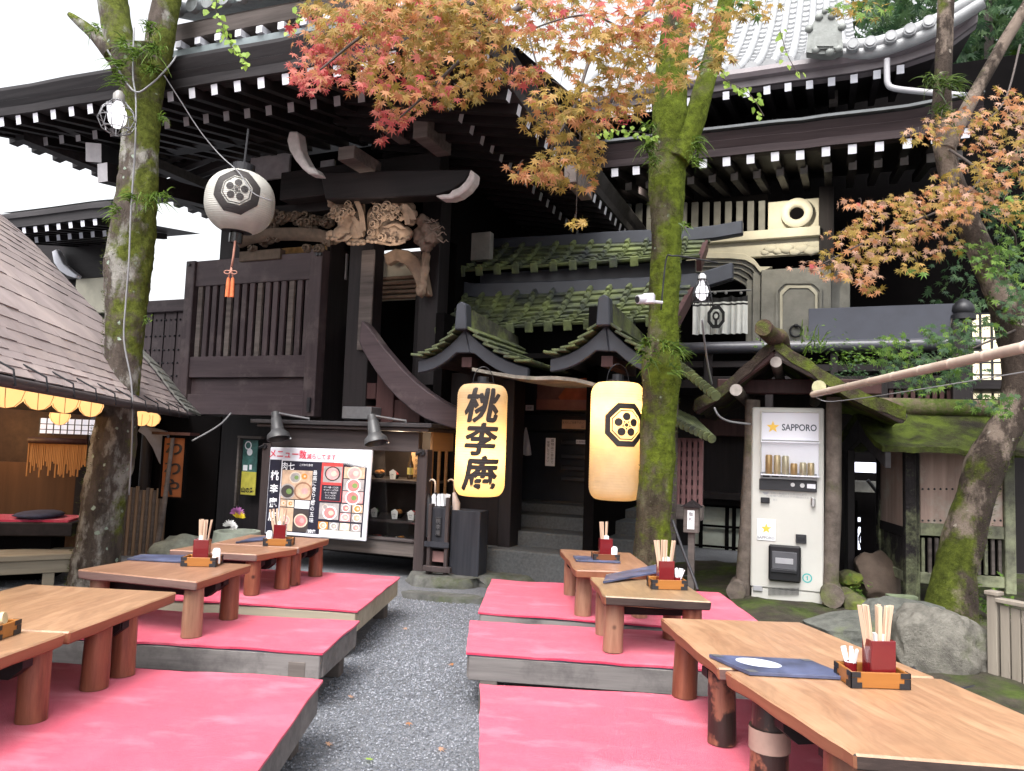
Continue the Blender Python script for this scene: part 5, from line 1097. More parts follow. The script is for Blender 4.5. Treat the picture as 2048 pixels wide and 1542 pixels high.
# mossy roof
MROOF = mossy('moss_covered_roof', (.03, .025, .018), (.046, .062, .009), .40, .56, 2.2, .95, 1.0)
Ra, Rb_ = WF.at(1712, 822, .45), WF.at(2140, 862, .45); Ea, Eb = WF.at(1765, 893, -.35), WF.at(2140, 912, -.35); Rb_.z = Ra.z; Eb.z = Ea.z
rows = []
for j in range(9):
    r_ = []
    for i in range(26):
        p = Ra.lerp(Rb_, i / 25).lerp(Ea.lerp(Eb, i / 25), j / 8); p.z += .03 * NZ.noise((p.x * 5, p.y * 5, 3)) + .012 * NZ.noise((p.x * 16, p.y * 16, 3)) - .05 * math.sin(j / 8 * math.pi); r_.append(p)
    rows.append(r_)
mb = MB(); mb.grid(rows); mb.grid([[p - V((0, 0, .05)) for p in r_] for r_ in rows]); mb.grid([rows[-1], [p - V((0, 0, .05)) for p in rows[-1]]]); mb.grid([[r_[0] for r_ in rows], [r_[0] - V((0, 0, .05)) for r_ in rows]]); mb.build('mossy_roof', MROOF, GW, smooth=60)
Ba = Ra + V((-.05, .75, Ea.z - Ra.z)); mb = MB(); mb.prism([Ra, Rb_, Rb_ + V((0, .75, Ea.z - Ra.z)), Ba], (0, 0, -.05)); mb.build('rear_roof', MROOF, GW)
logtube('ridge_log', [Ra + V((-.18, 0, .05)), Ra + V((.3, 0, .05)), Rb_ + V((0, 0, .05))], .085, GW, mossy('mossy_ridge_log', (.15, .11, .085), (.045, .064, .01), .42, .5, 1.2), seed=8)
# gable end boards forming an arch, posts of the passage
mb = MB()
for a_, b_ in ((Ra, Ea), (Ra, Ba)):
    a2, b2 = a_ + V((.02, 0, -.06)), b_ + V((.02, 0, -.05)); md = a2.lerp(b2, .55) - V((0, 0, .03)); mb.prism([a2, md, b2, b2 - V((0, 0, .14)), md - V((0, 0, .15)) , a2 - V((0, 0, .22))], (.05, 0, 0))
mb.build('arched_gable_board', W_FASC, GW, bevel=.006)
for u0, u1, y in ((1695, 1710, .5), (1676, 1690, .9)): wb('passage_post', u0, 900, u1, 1160, y, .12, W_DARKZ)
wb('passage_wall', 1700, 1000, 1716, 1165, 1.3, .05, BLACK)
# behind the passage: pierced dark screen with glowing panels in place of daylight
SCR = T('pierced_screen', 'dark screen with pierced gourd and sun cut-outs filled by glowing panels, behind the arch', 'screen', WF)
DAY = mat('daylight_white', (.8, .82, .9), .9, .03, 3)  # spare white for daylight behind the screen, not assigned
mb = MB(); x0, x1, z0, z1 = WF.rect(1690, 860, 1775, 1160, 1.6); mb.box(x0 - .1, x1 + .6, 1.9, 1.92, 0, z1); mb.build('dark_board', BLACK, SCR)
LITP = glow('daylight_glow', (.78, .8, .95), .8)  # emission stands in for daylight through the cut-outs
x0, x1, z0, z1 = WF.rect(1704, 925, 1762, 945, 1.6); mb = MB(); mb.box(x0, x1, 1.6, 1.61, z0, z1); mb.build('daylight_panel', LITP, SCR)
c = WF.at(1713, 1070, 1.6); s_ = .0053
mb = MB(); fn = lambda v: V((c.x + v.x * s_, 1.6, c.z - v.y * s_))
put(mb, shape2d([rect2(-9, -37, 8, -28), rect2(-9, -17, 8, 30), rect2(-9, 45, 10, 78), circ(-6, -52, 3)]), fn); mb.build('daylight_panel', LITP, SCR, recalc=False)
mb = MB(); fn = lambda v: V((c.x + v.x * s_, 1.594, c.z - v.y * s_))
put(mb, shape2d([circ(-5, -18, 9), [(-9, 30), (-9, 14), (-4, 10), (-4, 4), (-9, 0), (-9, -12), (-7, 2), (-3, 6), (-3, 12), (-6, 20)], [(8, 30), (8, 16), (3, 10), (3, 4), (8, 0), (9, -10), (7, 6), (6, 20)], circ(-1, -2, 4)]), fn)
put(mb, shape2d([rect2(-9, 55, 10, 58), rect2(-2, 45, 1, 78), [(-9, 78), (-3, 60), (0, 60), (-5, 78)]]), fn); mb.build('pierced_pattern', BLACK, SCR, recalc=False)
a, b = WF.at(1735, 960, 1.5), WF.at(1775, 1010, 1.5); mb = MB(); mb.tube([a, b], .02, 8); mb.build('brace', IRON, SCR)
pb, _ = None, None
wb('passage_slab', 1702, 962, 1765, 985, 1.7, .05, CREAMG)
# bamboo pole
pa, pb_ = P(1626, 789, 6.15), P(2150, 672, 3.5); mb = MB(); n = 9; pts = []; rs = []
for k in range(n):
    for dt, r in ((0, 1.0), (.086, 1.0), (.093, 1.14), (.1, 1.14), (.107, 1.0)):
        pts.append(pa.lerp(pb_, (k + dt * 10) / n) if dt < .1 or True else 0); rs.append(.026 * r * (1 + .15 * k / n))
pts = [pa.lerp(pb_, min(1, (k + f) / n)) for k in range(n) for f in (.0, .9, .93, .96, .99)]; rs = [(.026 + .006 * k / n) * f for k in range(n) for f in (1, 1, 1.12, 1.12, 1)]
mb.tube(pts, rs, 14); tag(mb.build('bamboo_pole', wood('pinkish_bamboo', (.42, .33, .27), (.62, .52, .44), 'x', 5, .45, .1), smooth=50), 'long pale bamboo pole crossing before the right leaning trunk', 'pole')
mb = MB(); mb.tube(smooth_path([P(1632, 795, 6.1), P(1665, 803, 6.1), P(1800, 785, 5.4), P(2060, 742, 4.4)], 5), .004, 5); tag(mb.build('twine', WIRE), 'thin twine hanging below the bamboo pole', 'twine')
# ================================================================ DISPLAY CASE
DC = Fr(G(845, 1146, .08), -21)
D = T('food_display_case', 'dark timber display case with glass front and dishes inside, left of the porch', 'display case', DC)
def db(name, u0, v0, u1, v1, y, dep, m, bev=.005, par=None): return pbox(name, u0, v0, u1, v1, y, dep, m, par or D, DC, bev)
W_CASE = wood('worn_case_timber', (.024, .019, .02), (.075, .057, .057), 'z', 10, .6, .4); W_CASEX = wood('worn_case_rail', (.024, .02, .021), (.08, .065, .065), 'x', 10, .6, .4)
cx0 = DC.at(518, 1000, 0).x; cx1 = DC.at(851, 1000, 0).x; zt = DC.at(690, 893, 0).z; zr1 = DC.at(690, 845, 0).z
mb = MB(); mb.box(cx1 - .11, cx1, 0, .11, -.08, zt); mb.build('corner_post', W_CASE, D, bevel=.006)
mb = MB(); mb.box(cx0, cx0 + .11, 0, .11, -.08, zt); mb.build('corner_post', W_CASE, D, bevel=.006)
mb = MB(); mb.box(cx0 + .1105, cx1 - .1105, .012, .1, zt - .03, zr1 - .075); mb.build('top_rail', W_CASEX, D, bevel=.006)
mb = MB(); mb.box(cx0 - .04, cx1 + .03, -.06, .9, zr1 - .07, zr1 - .035); mb.build('cornice', W_CASEX, D, bevel=.006)
mb = MB(); mb.box(cx0 - .1, cx1 + .08, -.1, .95, zr1 - .033, zr1 + .01); mb.build('roof_board', W_FASC, D, bevel=.006)
zb = DC.at(840, 1113, 0).z; mb = MB(); mb.box(cx0 + .1105, cx1 - .1105, .02, .09, zb - .02, zb + .12); mb.build('bottom_rail', W_WEATH, D, bevel=.006)
mb = MB(); mb.box(cx0 + .111, cx1 - .111, .0, .12, zb + .1205, zb + .15); mb.build('sill', W_CASEX, D, bevel=.006)
mb = MB(); mb.box(cx0 + .02, cx1 - .02, .8, .84, zb, zr1 - .07); mb.box(cx0 + .01, cx0 + .03, .111, .8, zb, zr1 - .07); mb.build('back_board', mat('dark_case_back', (.03, .02, .017), .6, .3, 6), D)
HON = wood('honey_side_panel', (.2, .105, .045), (.34, .19, .085), 'y', 8, .5, .2)
mb = MB(); mb.box(cx1 - .03, cx1 - .005, .111, .8, zr1 - .26, zr1 - .0705); mb.build('side_panel', HON, D)
mb = MB()
for k in range(5): y = .12 + k * .165; mb.box(cx1 - .03, cx1 - .006, y, y + .025, zb + .5, zr1 - .2605)
mb.box(cx1 - .032, cx1 - .004, .111, .8, zb + .46, zb + .5); mb.build('side_lattice', HON, D)
mb = MB(); mb.box(cx1 - .04, cx1 - .01, .111, .8, -.02, zb + .4); mb.build('side_skirt', W_CASE, D)
shz = [DC.at(780, v, .35).z for v in (957, 1035, 1088)]
for z in shz: mb = MB(); mb.box(cx0 + .04, cx1 - .045, .14, .795, z - .025, z); mb.build('shelf', mat('dark_shelf_%d' % int(z * 100), (.06, .045, .04), .5, .2, 9), D)
mb = MB(); mb.box(cx0 + .1106, cx1 - .1106, .06, .064, zb + .15, zt - .031); mb.build('glass_pane', glass('case_glass'), D)
lamp('case_lamp_light', ((cx0 + cx1) / 2 + .5, .3, zr1 - .16), 5, (1, .8, .55), .06, D)
lamp('case_lamp_light', (cx1 - .16, .55, zr1 - .16), 6, (1, .68, .36), .05, D)
for x in (cx1 - .05, cx0 + .04):
    for z in (zt - .03,): mb = MB(); mb.tube([(x, -.02, z), (x, .0, z)], .028, 10); mb.tube([(x - .07, -.015, z - .02), (x - .0, -.015, z + .01)], .015, 8); mb.build('iron_hasp', IRON, D, smooth=40)
# dishes inside
DISH = [mat('food_red', (.45, .04, .03), .3, .3, 20), mat('food_orange', (.45, .18, .04), .4, .4, 25), mat('food_green', (.1, .22, .05), .4, .3, 25), mat('bowl_black', (.02, .02, .022), .2, .1, 9), mat('dish_grey', (.13, .15, .16), .35, .1, 9), mat('label_white', (.75, .75, .72), .7, .05, 9)]
def dish(u, v, r, foodm, label, z, bowl=3, card=True, seed=0):
    p = DC.at(u, v, .34); p.z = z + .001; t = T('food_sample', label, 'food sample', loc=DC.M @ p, rz=-21, group='food samples in the display case')
    mb = MB(); mb.lathe([(0, 0), (r * .5, 0), (r, .045), (r * .96, .048), (r * .5, .012), (0, .012)], 20); mb.build('bowl', DISH[bowl], t, smooth=50)
    mb = MB()
    random.seed(seed)
    for k in range(9): a = random.uniform(0, 6.3); q = random.uniform(0, .6) * r; mb.ico((q * math.cos(a), q * math.sin(a), .045 + random.uniform(0, .03)), r * random.uniform(.25, .42), 2, (1, 1, .7), .35, 3, k + seed)
    mb.build('food', DISH[foodm], t, smooth=True)
    if card:
        mb = MB(); mb.prism([(-.03 + .02, -r - .02, 0), (.05, -r - .02, 0), (.05, -r - .01, .075), (.01, -r - .005, .1), (-.03, -r - .01, .075)], (0, .004, 0)); c_ = mb.build('price_card', DISH[5], t)
        mb = MB(); put(mb, mesh_of('定食', .02), lambda w_: V((.012 + w_.x, -r - .024, .045 + w_.y))); put(mb, mesh_of('千円', .015), lambda w_: V((.012 + w_.x, -r - .024, .02 + w_.y))); mb.build('card_lettering', INK, c_)
dish(758, 950, .075, 1, 'orange fried food sample in dark bowl on the top shelf', shz[0], 3, False, 1)
dish(790, 952, .06, 0, 'red food sample with white card on the top shelf', shz[0], 3, True, 2)
dish(752, 1033, .05, 2, 'small food sample leftmost on the middle shelf', shz[1], 3, True, 3); dish(795, 1033, .075, 1, 'brown food sample in the middle of the middle shelf', shz[1], 3, True, 4); dish(826, 1033, .06, 0, 'red and white food sample rightmost on the middle shelf', shz[1], 5, True, 5)
dish(750, 1087, .085, 0, 'red sliced food sample on the lowest shelf', shz[2], 3, False, 6); dish(770, 1087, .06, 2, 'green garnish food sample on the lowest shelf', shz[2], 4, False, 7); dish(800, 1090, .1, 1, 'noodles lifted by chopsticks on the lowest shelf', shz[2], 4, True, 8)
p = DC.at(820, 955, .4); p.z = shz[0] + .001; mb = MB(); mb.lathe([(0, 0), (.032, 0), (.032, .15), (.012, .2), (.012, .25), (0, .25)], 16); o = mb.build('sake_bottle', mat('brown_bottle', (.05, .03, .015), .1, .1, 6), smooth=50); o.matrix_world = MX.Translation(DC.M @ p); tag(o, 'dark sake bottle on the top shelf of the display case', 'bottle')
mb = MB(); mb.lathe([(.0325, .05), (.0325, .12)], 16); mb.build('bottle_label', mat('yellow_label', (.6, .5, .15), .5, .1, 9), o, smooth=True)
x0, x1, z0, z1 = DC.rect(822, 905, 843, 955, .5); mb = MB(); mb.box(x0, x1, .5, .505, z0, z1); wsg = mb.build('sake_sign', mat('tan_card', (.38, .22, .1), .6, .15, 9)); wsg.matrix_world = DC.M.copy(); tag(wsg, 'tan card with vertical lettering at the right of the top shelf', 'sign')
mb = MB()
for k, ch in enumerate('あります酒'): put(mb, mesh_of(ch, .04), lambda w_: V(((x0 + x1) / 2 + w_.x, .497, z1 - .03 - k * .055 + w_.y)))
mb.build('card_lettering', INK, wsg)
# gooseneck lamps on the case roof
for k, (ub, vb, uh, vh) in enumerate(((618, 836, 552, 832), (812, 841, 745, 838))):
    t = T('reflector_lamp', ('grey reflector lamp left on the display case roof', 'grey reflector lamp right on the display case roof')[k], 'lamp', DC, group='reflector lamps')
    b = DC.at(ub, vb, -.02); h = DC.at(uh, vh, -.22); b.z = zr1 + .03
    mb = MB(); mb.tube([b - V((0, 0, .02)), b, b.lerp(h, .5) + V((0, 0, .015)), h + V((.03, 0, .03))], .013, 8); mb.build('arm', GREYMETAL, t, smooth=50)
    LG = mat('matt_grey_lamp_%d' % k, (.05, .05, .053), .45, .1, 9); ax = V((.28, -.12, -.85)).normalized(); X = MX.Translation(h) @ ax.to_track_quat('Z', 'Y').to_matrix().to_4x4(); mb = MB(); mb.X = X
    mb.lathe([(0, -.04), (.045, -.04), (.05, .02), (.05, .025), (.054, .03), (.066, .15), (.07, .16), (.11, .2), (.118, .25), (.112, .25), (.1, .2), (.0, .17)], 24); mb.build('shade', LG, t, smooth=40)
    mb = MB(); mb.X = X; mb.tube([(.112, .02, .235), (.115, .02, .25), (.1, .06, .26)], .008, 6); mb.build('clip', STEEL, t)
# menu board
MBD = T('menu_board', 'large white menu board with food photos, leaning on the display case', 'menu board', DC)
q = [DC.at(u, v, y) for u, v, y in ((541, 894, -.06), (745, 900, -.06), (731, 1083, -.16), (529, 1067, -.16))]
def bp(s, t, e=0.0): p = q[0].lerp(q[1], s).lerp(q[3].lerp(q[2], s), t); return p + V((0, -.004 - e, 0))
mb = MB(); mb.prism([bp(*k) for k in ((0, 0), (1, 0), (1, 1), (0, 1))], (0, .03, 0)); mb.build('board', mat('white_board', (.62, .62, .68), .35, .03, 5), MBD, bevel=.008)
def cell(name, s0, t0, s1, t1, m, e=.002, par=None):
    mb = MB(); mb.poly([bp(s0, t0, e), bp(s1, t0, e), bp(s1, t1, e), bp(s0, t1, e)]); return mb.build(name, m, par or MBD, recalc=False)
def btext(s, sx, ty, h, m, bold=0, par=None, vert=False, gap=1.15, sq=1.0, name='lettering', e=.004):
    Wd, Hd = (q[1] - q[0]).length, (q[3] - q[0]).length; mb = MB()
    for i, ch in enumerate(s if vert else [s]): put(mb, mesh_of(ch, h, bold * .5), lambda w_: bp(sx + w_.x * sq / Wd, ty - w_.y / Hd + (i * h * gap / Hd if vert else 0), e))
    mb.build(name, m, par or MBD, recalc=False)
PINK = mat('red_print', (.62, .05, .09), .5, .1, 9); NPR = mat('black_print', (.016, .016, .03), .4, .1, 9); WPR = mat('white_print', (.8, .8, .84), .5, .03, 9); GPR = mat('grey_print', (.35, .36, .4), .5, .05, 9)
btext('メニュー数', .19, .075, .095, PINK, .003); btext('を減らしてます', .5, .095, .06, PINK, .001)
cell('notice_sheet', .65, .035, .975, .2, mat('notice_paper', (.72, .74, .78), .5, .03, 9)); btext('本日 品切れのため', .78, .075, .032, GPR); btext('一部メニューを休みます', .8, .115, .026, GPR); btext('ご了承ください', .8, .155, .028, GPR)
cell('name_strip', .01, .145, .13, .985, NPR); btext('桃李庵店', .07, .33, .105, WPR, .004, None, True, 1.33)
cell('photo_sheet', .14, .155, .965, .96, NPR); btext('肉七', .2, .215, .085, WPR, .001); btext('こだわり食材', .38, .195, .028, WPR); btext('最高に食らふ', .475, .28, .055, WPR, 0, None, True, 1.0); btext('郷の五味', .47, .62, .055, WPR, 0, None, True, 1.05); btext('桃李庵', .47, .935, .04, WPR, .002)
random.seed(4)
FOODC = [mat('print_' + n, c, .45, .35, 14) for n, c in (('tan', (.5, .34, .24)), ('rose', (.5, .18, .18)), ('brown', (.26, .13, .08)), ('grey', (.33, .3, .3)), ('cream', (.6, .5, .4)), ('red', (.5, .05, .05)), ('dark', (.05, .04, .04)), ('amber', (.55, .22, .04)), ('pink', (.6, .3, .3)), ('green', (.16, .25, .08)))]
def photo(s0, t0, s1, t1, bgm, dishes):
    o = cell('food_photo', s0, t0, s1, t1, FOODC[bgm], .004)
    Wd, Hd = (q[1] - q[0]).length, (q[3] - q[0]).length
    for k, (ds, dt, r, rim, fill, gar) in enumerate(dishes):
        cs, ct = lerp(s0, s1, ds), lerp(t0, t1, dt); rw = r * (s1 - s0)
        for j, (rr, mm) in enumerate(((1, rim), (.82, fill), (.36, gar))):
            mb = MB(); mb.poly([bp(cs + rw * rr * math.cos(a * .35) + (.2 * rw if j == 2 else 0), ct + rw * rr * .8 * Wd / Hd * math.sin(a * .35), .005 + .0012 * j + .0002 * k) for a in range(18)]); mb.build('printed_dish', FOODC[mm] if mm >= 0 else WPR, o, recalc=False)
photo(.145, .26, .45, .59, 0, [(.45, .25, .2, 4, 3, 9), (.74, .2, .1, 7, 7, 4), (.22, .74, .26, 3, 6, 9), (.73, .7, .3, 2, 0, 8)])
photo(.145, .6, .21, .68, 0, [(.5, .5, .35, 4, 4, 7)]); photo(.215, .6, .285, .68, 4, [(.5, .5, .35, 4, 7, 4)]); cell('price_strip', .295, .6, .44, .69, WPR, .004); btext('牛肉丼 定食', .367, .625, .022, NPR); btext('九八〇円', .367, .66, .022, NPR)
photo(.145, .69, .285, .95, 0, [(.4, .55, .4, 4, 8, 4)]); photo(.29, .7, .44, .95, 6, [(.5, .5, .46, 4, 1, 8)])
cell('red_panel', .535, .16, .74, .59, FOODC[5], .0035); photo(.555, .2, .735, .38, 3, [(.5, .45, .42, 6, 8, 4)]); cell('price_table', .55, .41, .735, .585, NPR, .005)
for k, tx in enumerate(('ステーキ重 一二〇〇円', 'サーロイン 一八〇〇円', 'ロース 一五〇〇円', 'ヒレ 二一〇〇円', 'ランチ 九八〇円')): btext(tx, .64, .435 + k * .03, .019, WPR, 0, None, False, 1, .9, 'price_lettering', .0065)
for k in range(3): photo(.755, .2 + k * .135, .95, .325 + k * .135, (0, 3, 8)[k], [(.5, .55, .36, (4, -1, -1)[k], (8, 1, 1)[k], (4, 9, 9)[k])])
photo(.54, .61, .73, .79, 3, [(.55, .6, .36, -1, 1, 4), (.3, .25, .14, 4, 3, 3)])
for i in range(2):
    for j in range(2): photo(.745 + i * .11, .61 + j * .1, .845 + i * .11, .7 + j * .1, (3, 8, 0, 3)[i * 2 + j], [(.5, .5, .38, -1, (1, 7, 8, 0)[i + 2 * j], 4)])
for i in range(4): photo(.54 + i * .105, .82, .635 + i * .105, .9, (7, 3, 4, 3)[i], [(.5, .5, .36, -1, (0, 3, 4, 8)[i], 4)])
cell('notice_sheet', .555, .905, .95, .985, mat('cream_notice', (.72, .72, .66), .5, .03, 9), .0045); btext('ご注文は店内へどうぞ', .75, .945, .03, GPR, e=.0065)
# ================================================================ UMBRELLA STAND
UF = Fr(G(868, 1146, .1), -18)
U = T('umbrella_stand', 'black wooden umbrella stand with carved plaque, beside the porch steps', 'umbrella stand', UF)
x0, x1 = UF.at(856, 1060, 0).x, UF.at(897, 1060, 0).x; zb, zt = UF.at(876, 1098, 0).z, UF.at(876, 1015, 0).z; BLU = wood('blue_black_wood', (.014, .015, .02), (.045, .046, .056), 'z', 10, .5, .3)
mb = MB(); mb.box(x0 + .02, x1 - .02, .01, .3, zb, zt); mb.build('box', BLU, U, bevel=.005)
for x in (x0, x1 - .035): mb = MB(); mb.box(x, x + .035, -.015, .32, -.1 + .001, zt + .03) if x == x0 else mb.box(x, x + .035, -.015, .03, -.1, zt + .1); mb.build('post', W_CASE, U, bevel=.005)
mb = MB(); mb.box(x0 - .02, x1 + .02, -.03, -.016, zb + .02, zb + .07); mb.build('lower_rail', BLU, U); mb = MB(); mb.box(x0 - .02, x1 + .05, -.05, .0, UF.at(876, 1143, 0).z, UF.at(876, 1132, 0).z); mb.build('foot_rail', W_CASE, U, bevel=.004)
mb = MB(); xm = (x0 + x1) / 2; mb.box(xm - .03, xm + .03, -.005, .009, zb + .12, zb + .3); pl = mb.build('plaque', IRON, U, bevel=.004)
mb = MB(); [put(mb, mesh_of(ch, .05), lambda w_: V((xm + w_.x, -.008, zb + .265 - i * .055 + w_.y))) for i, ch in enumerate('桃李庵')]; mb.build('plaque_lettering', GREYMETAL, pl)
mb = MB(); mb.box(x1 - .0, x1 + .3, .05, .28, -.09, zt - .02); mb.build('side_box', BLU, U, bevel=.005)
mb = MB(); mb.box(x0 + .01, x1 - .04, .05, .06, zb - .13, zb - .03); mb.build('pink_card', mat('pink_board', (.26, .14, .13), .7, .2, 9), U)
def umbrella(u, v, label, cloth, hook, pts_dir=1):
    b = UF.at(u, v, .12); t = T('umbrella', label, 'umbrella', UF, group='umbrellas in the stand'); top = UF.at(u - 4, 985, .12)
    mb = MB(); mb.tube([(b.x, .12, zt - .3), (b.x, .12, zt + .04), (top.x, .12, top.z)], [.03, .04, .016], 10); mb.build('folded_cloth', cloth, t, smooth=50)
    mb = MB(); r = .035; c_ = top + V((r * pts_dir, 0, .09)); mb.tube([top, top + V((0, 0, .09))] + [c_ + V((-r * pts_dir * math.cos(a), 0, r * math.sin(a))) for a in (.5, 1, 1.57, 2.1, 2.7)], .009, 8); mb.build('handle', hook, t, smooth=True)
umbrella(858, 1020, 'black umbrella with dark hook handle in the stand', INK, INK); umbrella(874, 1020, 'black umbrella with pale hook handle in the stand', INK, mat('cream_handle', (.6, .5, .4), .5, .1, 9), -1)
umbrella(912, 1020, 'pale folded umbrella right in the stand, by the left paper lantern', mat('pale_umbrella_cloth', (.4, .33, .3), .6, .1, 9), mat('tan_handle', (.4, .3, .2), .5, .1, 9), -1)
random.seed(6); mb = MB()
for k in range(26):
    a = UF.at(random.uniform(866, 893), 1012, random.uniform(.03, .2)); mb.poly([a + V((-.018, 0, 0)), a + V((.018, 0, 0)), a + V((.012 + random.uniform(-.02, .02), random.uniform(-.03, .03), .11)), a + V((-.004, .0, .12)), a + V((-.02, 0, .09))])
tag(mb.build('umbrella_bag', mat('clear_white_plastic', (.6, .62, .66), .3, .1, 9), recalc=False), 'bundle of white plastic umbrella bags bulging from the stand', 'plastic bags')['group'] = 'umbrella bags'
bpy.data.objects['umbrella_bag'].matrix_world = UF.M.copy()
# ================================================================ PAPER LANTERNS
PAP = paper('lantern_paper', (.62, .53, .38), .55); PAPW = paper('white_lantern_paper', (.55, .54, .50), .25)
def barrel(R_, H, ribs=44, round_=False):
    prof = []; n = ribs * 4
    for i in range(n + 1):
        t = i / n; z = (t - .5) * H
        if round_: r = R_ * math.sqrt(max(0, 1 - (abs(2 * t - 1) ** 2.4) * .80)) 
        else: e = min(t, 1 - t) * H / (R_ * .5); r = R_ * (1 if e >= 1 else (.66 + .34 * math.sqrt(1 - (1 - e) ** 2)))
        prof.append((r * (1 - .009 * (1 - abs(math.sin(t * ribs * math.pi)))) , z))
    return prof
def rad_at(prof, z):
    k = (z - prof[0][1]) / (prof[-1][1] - prof[0][1]) * (len(prof) - 1); k = max(0, min(len(prof) - 1, k)); i = int(k); j = min(i + 1, len(prof) - 1); return lerp(prof[i][0], prof[j][0], k - i)
def wrap(mb, vf, prof, dx, dz, ang, off=.0015):
    def f(v):
        x, z = v.x + dx, v.y + dz; r = max(p[0] for p in prof); a = ang + x / r; q = rad_at(prof, z) + off + .003
        return V((q * math.sin(a), -q * math.cos(a), z))
    put(mb, vf, f)
def fine(vf, step):
    bm = bmesh.new(); vs = [bm.verts.new(v) for v in vf[0]]
    for f in vf[1]:
        try: bm.faces.new([vs[k] for k in f])
        except ValueError: pass
    slice_bm(bm, step); slice_bm(bm, step * .7, 1); bm.verts.index_update()
    r = ([v.co.copy() for v in bm.verts], [[v.index for v in f.verts] for f in bm.faces]); bm.free(); return r
INKP = mat('lantern_ink', (.02, .016, .016), .7, .1, 9)
def lantern(name, label, c, R_, H, prof, paperm, marks, watts=0, bulb_z=0, col=(1, .62, .24), group=None, caps=True):
    t = T(name, label, 'lantern', loc=c, group=group); mb = MB(); mb.lathe(prof, 56); mb.build('paper_body', paperm, t, smooth=True)
    r0 = prof[0][0]; r1 = prof[-1][0]; z0, z1 = prof[0][1], prof[-1][1]
    if caps:
        mb = MB(); mb.lathe([(0, z1 + .02), (.1, z1 + .02), (.1, z1 - .01)], 20); mb.lathe([(.1, z1 - .004), (r1, z1)], 40); mb.tube([(0, 0, z1 + .01), (0, 0, z1 + .07)], .05, 12); mb.build('top_ring', IRON, t)
        mb = MB(); mb.tube([V((-.09 * math.cos(a), 0, z1 + .02 + .14 * math.sin(a))) for a in [k * math.pi / 12 for k in range(13)]], .004, 6); mb.build('wire_hoop', IRON, t)
    mb = MB(); mb.lathe([(r0, z0), (r0 * .3, z0 - .004), (.0, z0 - .004)], 32); mb.build('bottom_paper' if caps else 'bottom_disc', paperm if caps else INK, t)
    marks(t, prof)
    if watts: lamp('bulb_light', (0, 0, bulb_z), watts, col, .05, t)
    return t
p1 = barrel(.222, .975)
def m1(t, prof):
    mb = MB()
    for k, (ch, z, s) in enumerate((('桃', .295, .33), ('李', .005, .31), ('庵', -.285, .33))): vf = fine(mesh_of(ch, s * .93, .002, 0, .16), .02); [wrap(mb, vf, prof, dx, z + dz, .05, .0015 + .0002 * q) for q, (dx, dz) in enumerate(((0, 0), (.009, 0), (-.009, 0), (0, .008), (0, -.008), (.007, .006), (-.007, -.006)))]
    mb.build('brush_lettering', INKP, t)
lantern('paper_lantern', 'tall glowing cream paper lantern with black brush lettering, left of the porch steps', P(962, 880, 6.62), .222, .975, p1, PAP, m1, 8, -.14, group='tall paper lanterns')
def m2(t, prof): mb = MB(); wrap(mb, fine(shape2d(crest(.19)), .02), prof, .078, .13, -.14); mb.build('crest', INKP, t)
lantern('paper_lantern', 'tall glowing cream paper lantern with black eight-sided crest, half behind the mossy trunk', P(1233, 882, 6.28), .222, .99, p1, PAP, m2, 9, .24, group='tall paper lanterns')
p3 = barrel(.315, .56, 30, True)
def m3(t, prof):
    mb = MB(); c3 = [[(x * .225, y * .225) for x, y in pl] for pl in ring2(0, 0, .64, 1.0, 8, R(22.5)) + ring2(0, 0, .55, .585, 8, R(22.5))] + [[(x * .19, y * .19) for x, y in pl] for pl in crest(1.0)[16:]]
    rt = MX.Rotation(R(-6), 3, 'Z'); vf = fine(shape2d(c3), .025); vf = ([rt @ v for v in vf[0]], vf[1]); wrap(mb, vf, prof, -.03, .045, .34); mb.build('crest', INKP, t)
rl = lantern('round_lantern', 'big round white paper lantern with black crest hanging from the left eave', P(480, 405, 6.9), .315, .56, p3, PAPW, m3, caps=False)
rl.rotation_euler = (R(3), R(4), 0)
mb = MB(); mb.lathe([(0, -.385), (.062, -.385), (.062, -.28), (0, -.28)], 20); mb.build('bottom_cap', mat('gloss_black', (.01, .01, .012), .15, .1, 9), rl)
mb = MB(); mb.lathe([(0, .36), (.1, .36), (.1, .27), (0, .27)], 20); mb.tube([(0, 0, .36), (0, 0, .7)], .012, 8); mb.build('top_cap', INK, rl)
OTAS = mat('orange_tassel', (.55, .14, .05), .8, .2, 30); CORD = mat('pink_cord', (.42, .2, .15), .8, .2, 40)
tz = T('tassel', 'orange double tassel with bow hanging below the round lantern', 'tassel', loc=P(462, 545, 6.85))
mb = MB(); mb.tube([(.02, 0, .3), (.012, 0, .15), (0, 0, .05)], .01, 6); mb.tube([(0, 0, .05), (-.02, 0, -.05)], .007, 6); mb.tube([(0, 0, .05), (.02, 0, -.05)], .007, 6)
for s_ in (-1, 1): mb.tube([V((s_ * (.03 + .03 * math.cos(a)), -.01, .0 + .016 * math.sin(a))) for a in [k * .7 for k in range(10)]], .005, 5)
mb.build('cord', CORD, tz, smooth=True)
for s_ in (-1, 1): mb = MB(); mb.tube([(s_ * .02, 0, -.05), (s_ * .02, 0, -.08), (s_ * .022, 0, -.23)], [.012, .017, .02], 10); mb.build('tassel_skirt', OTAS, tz, smooth=50)
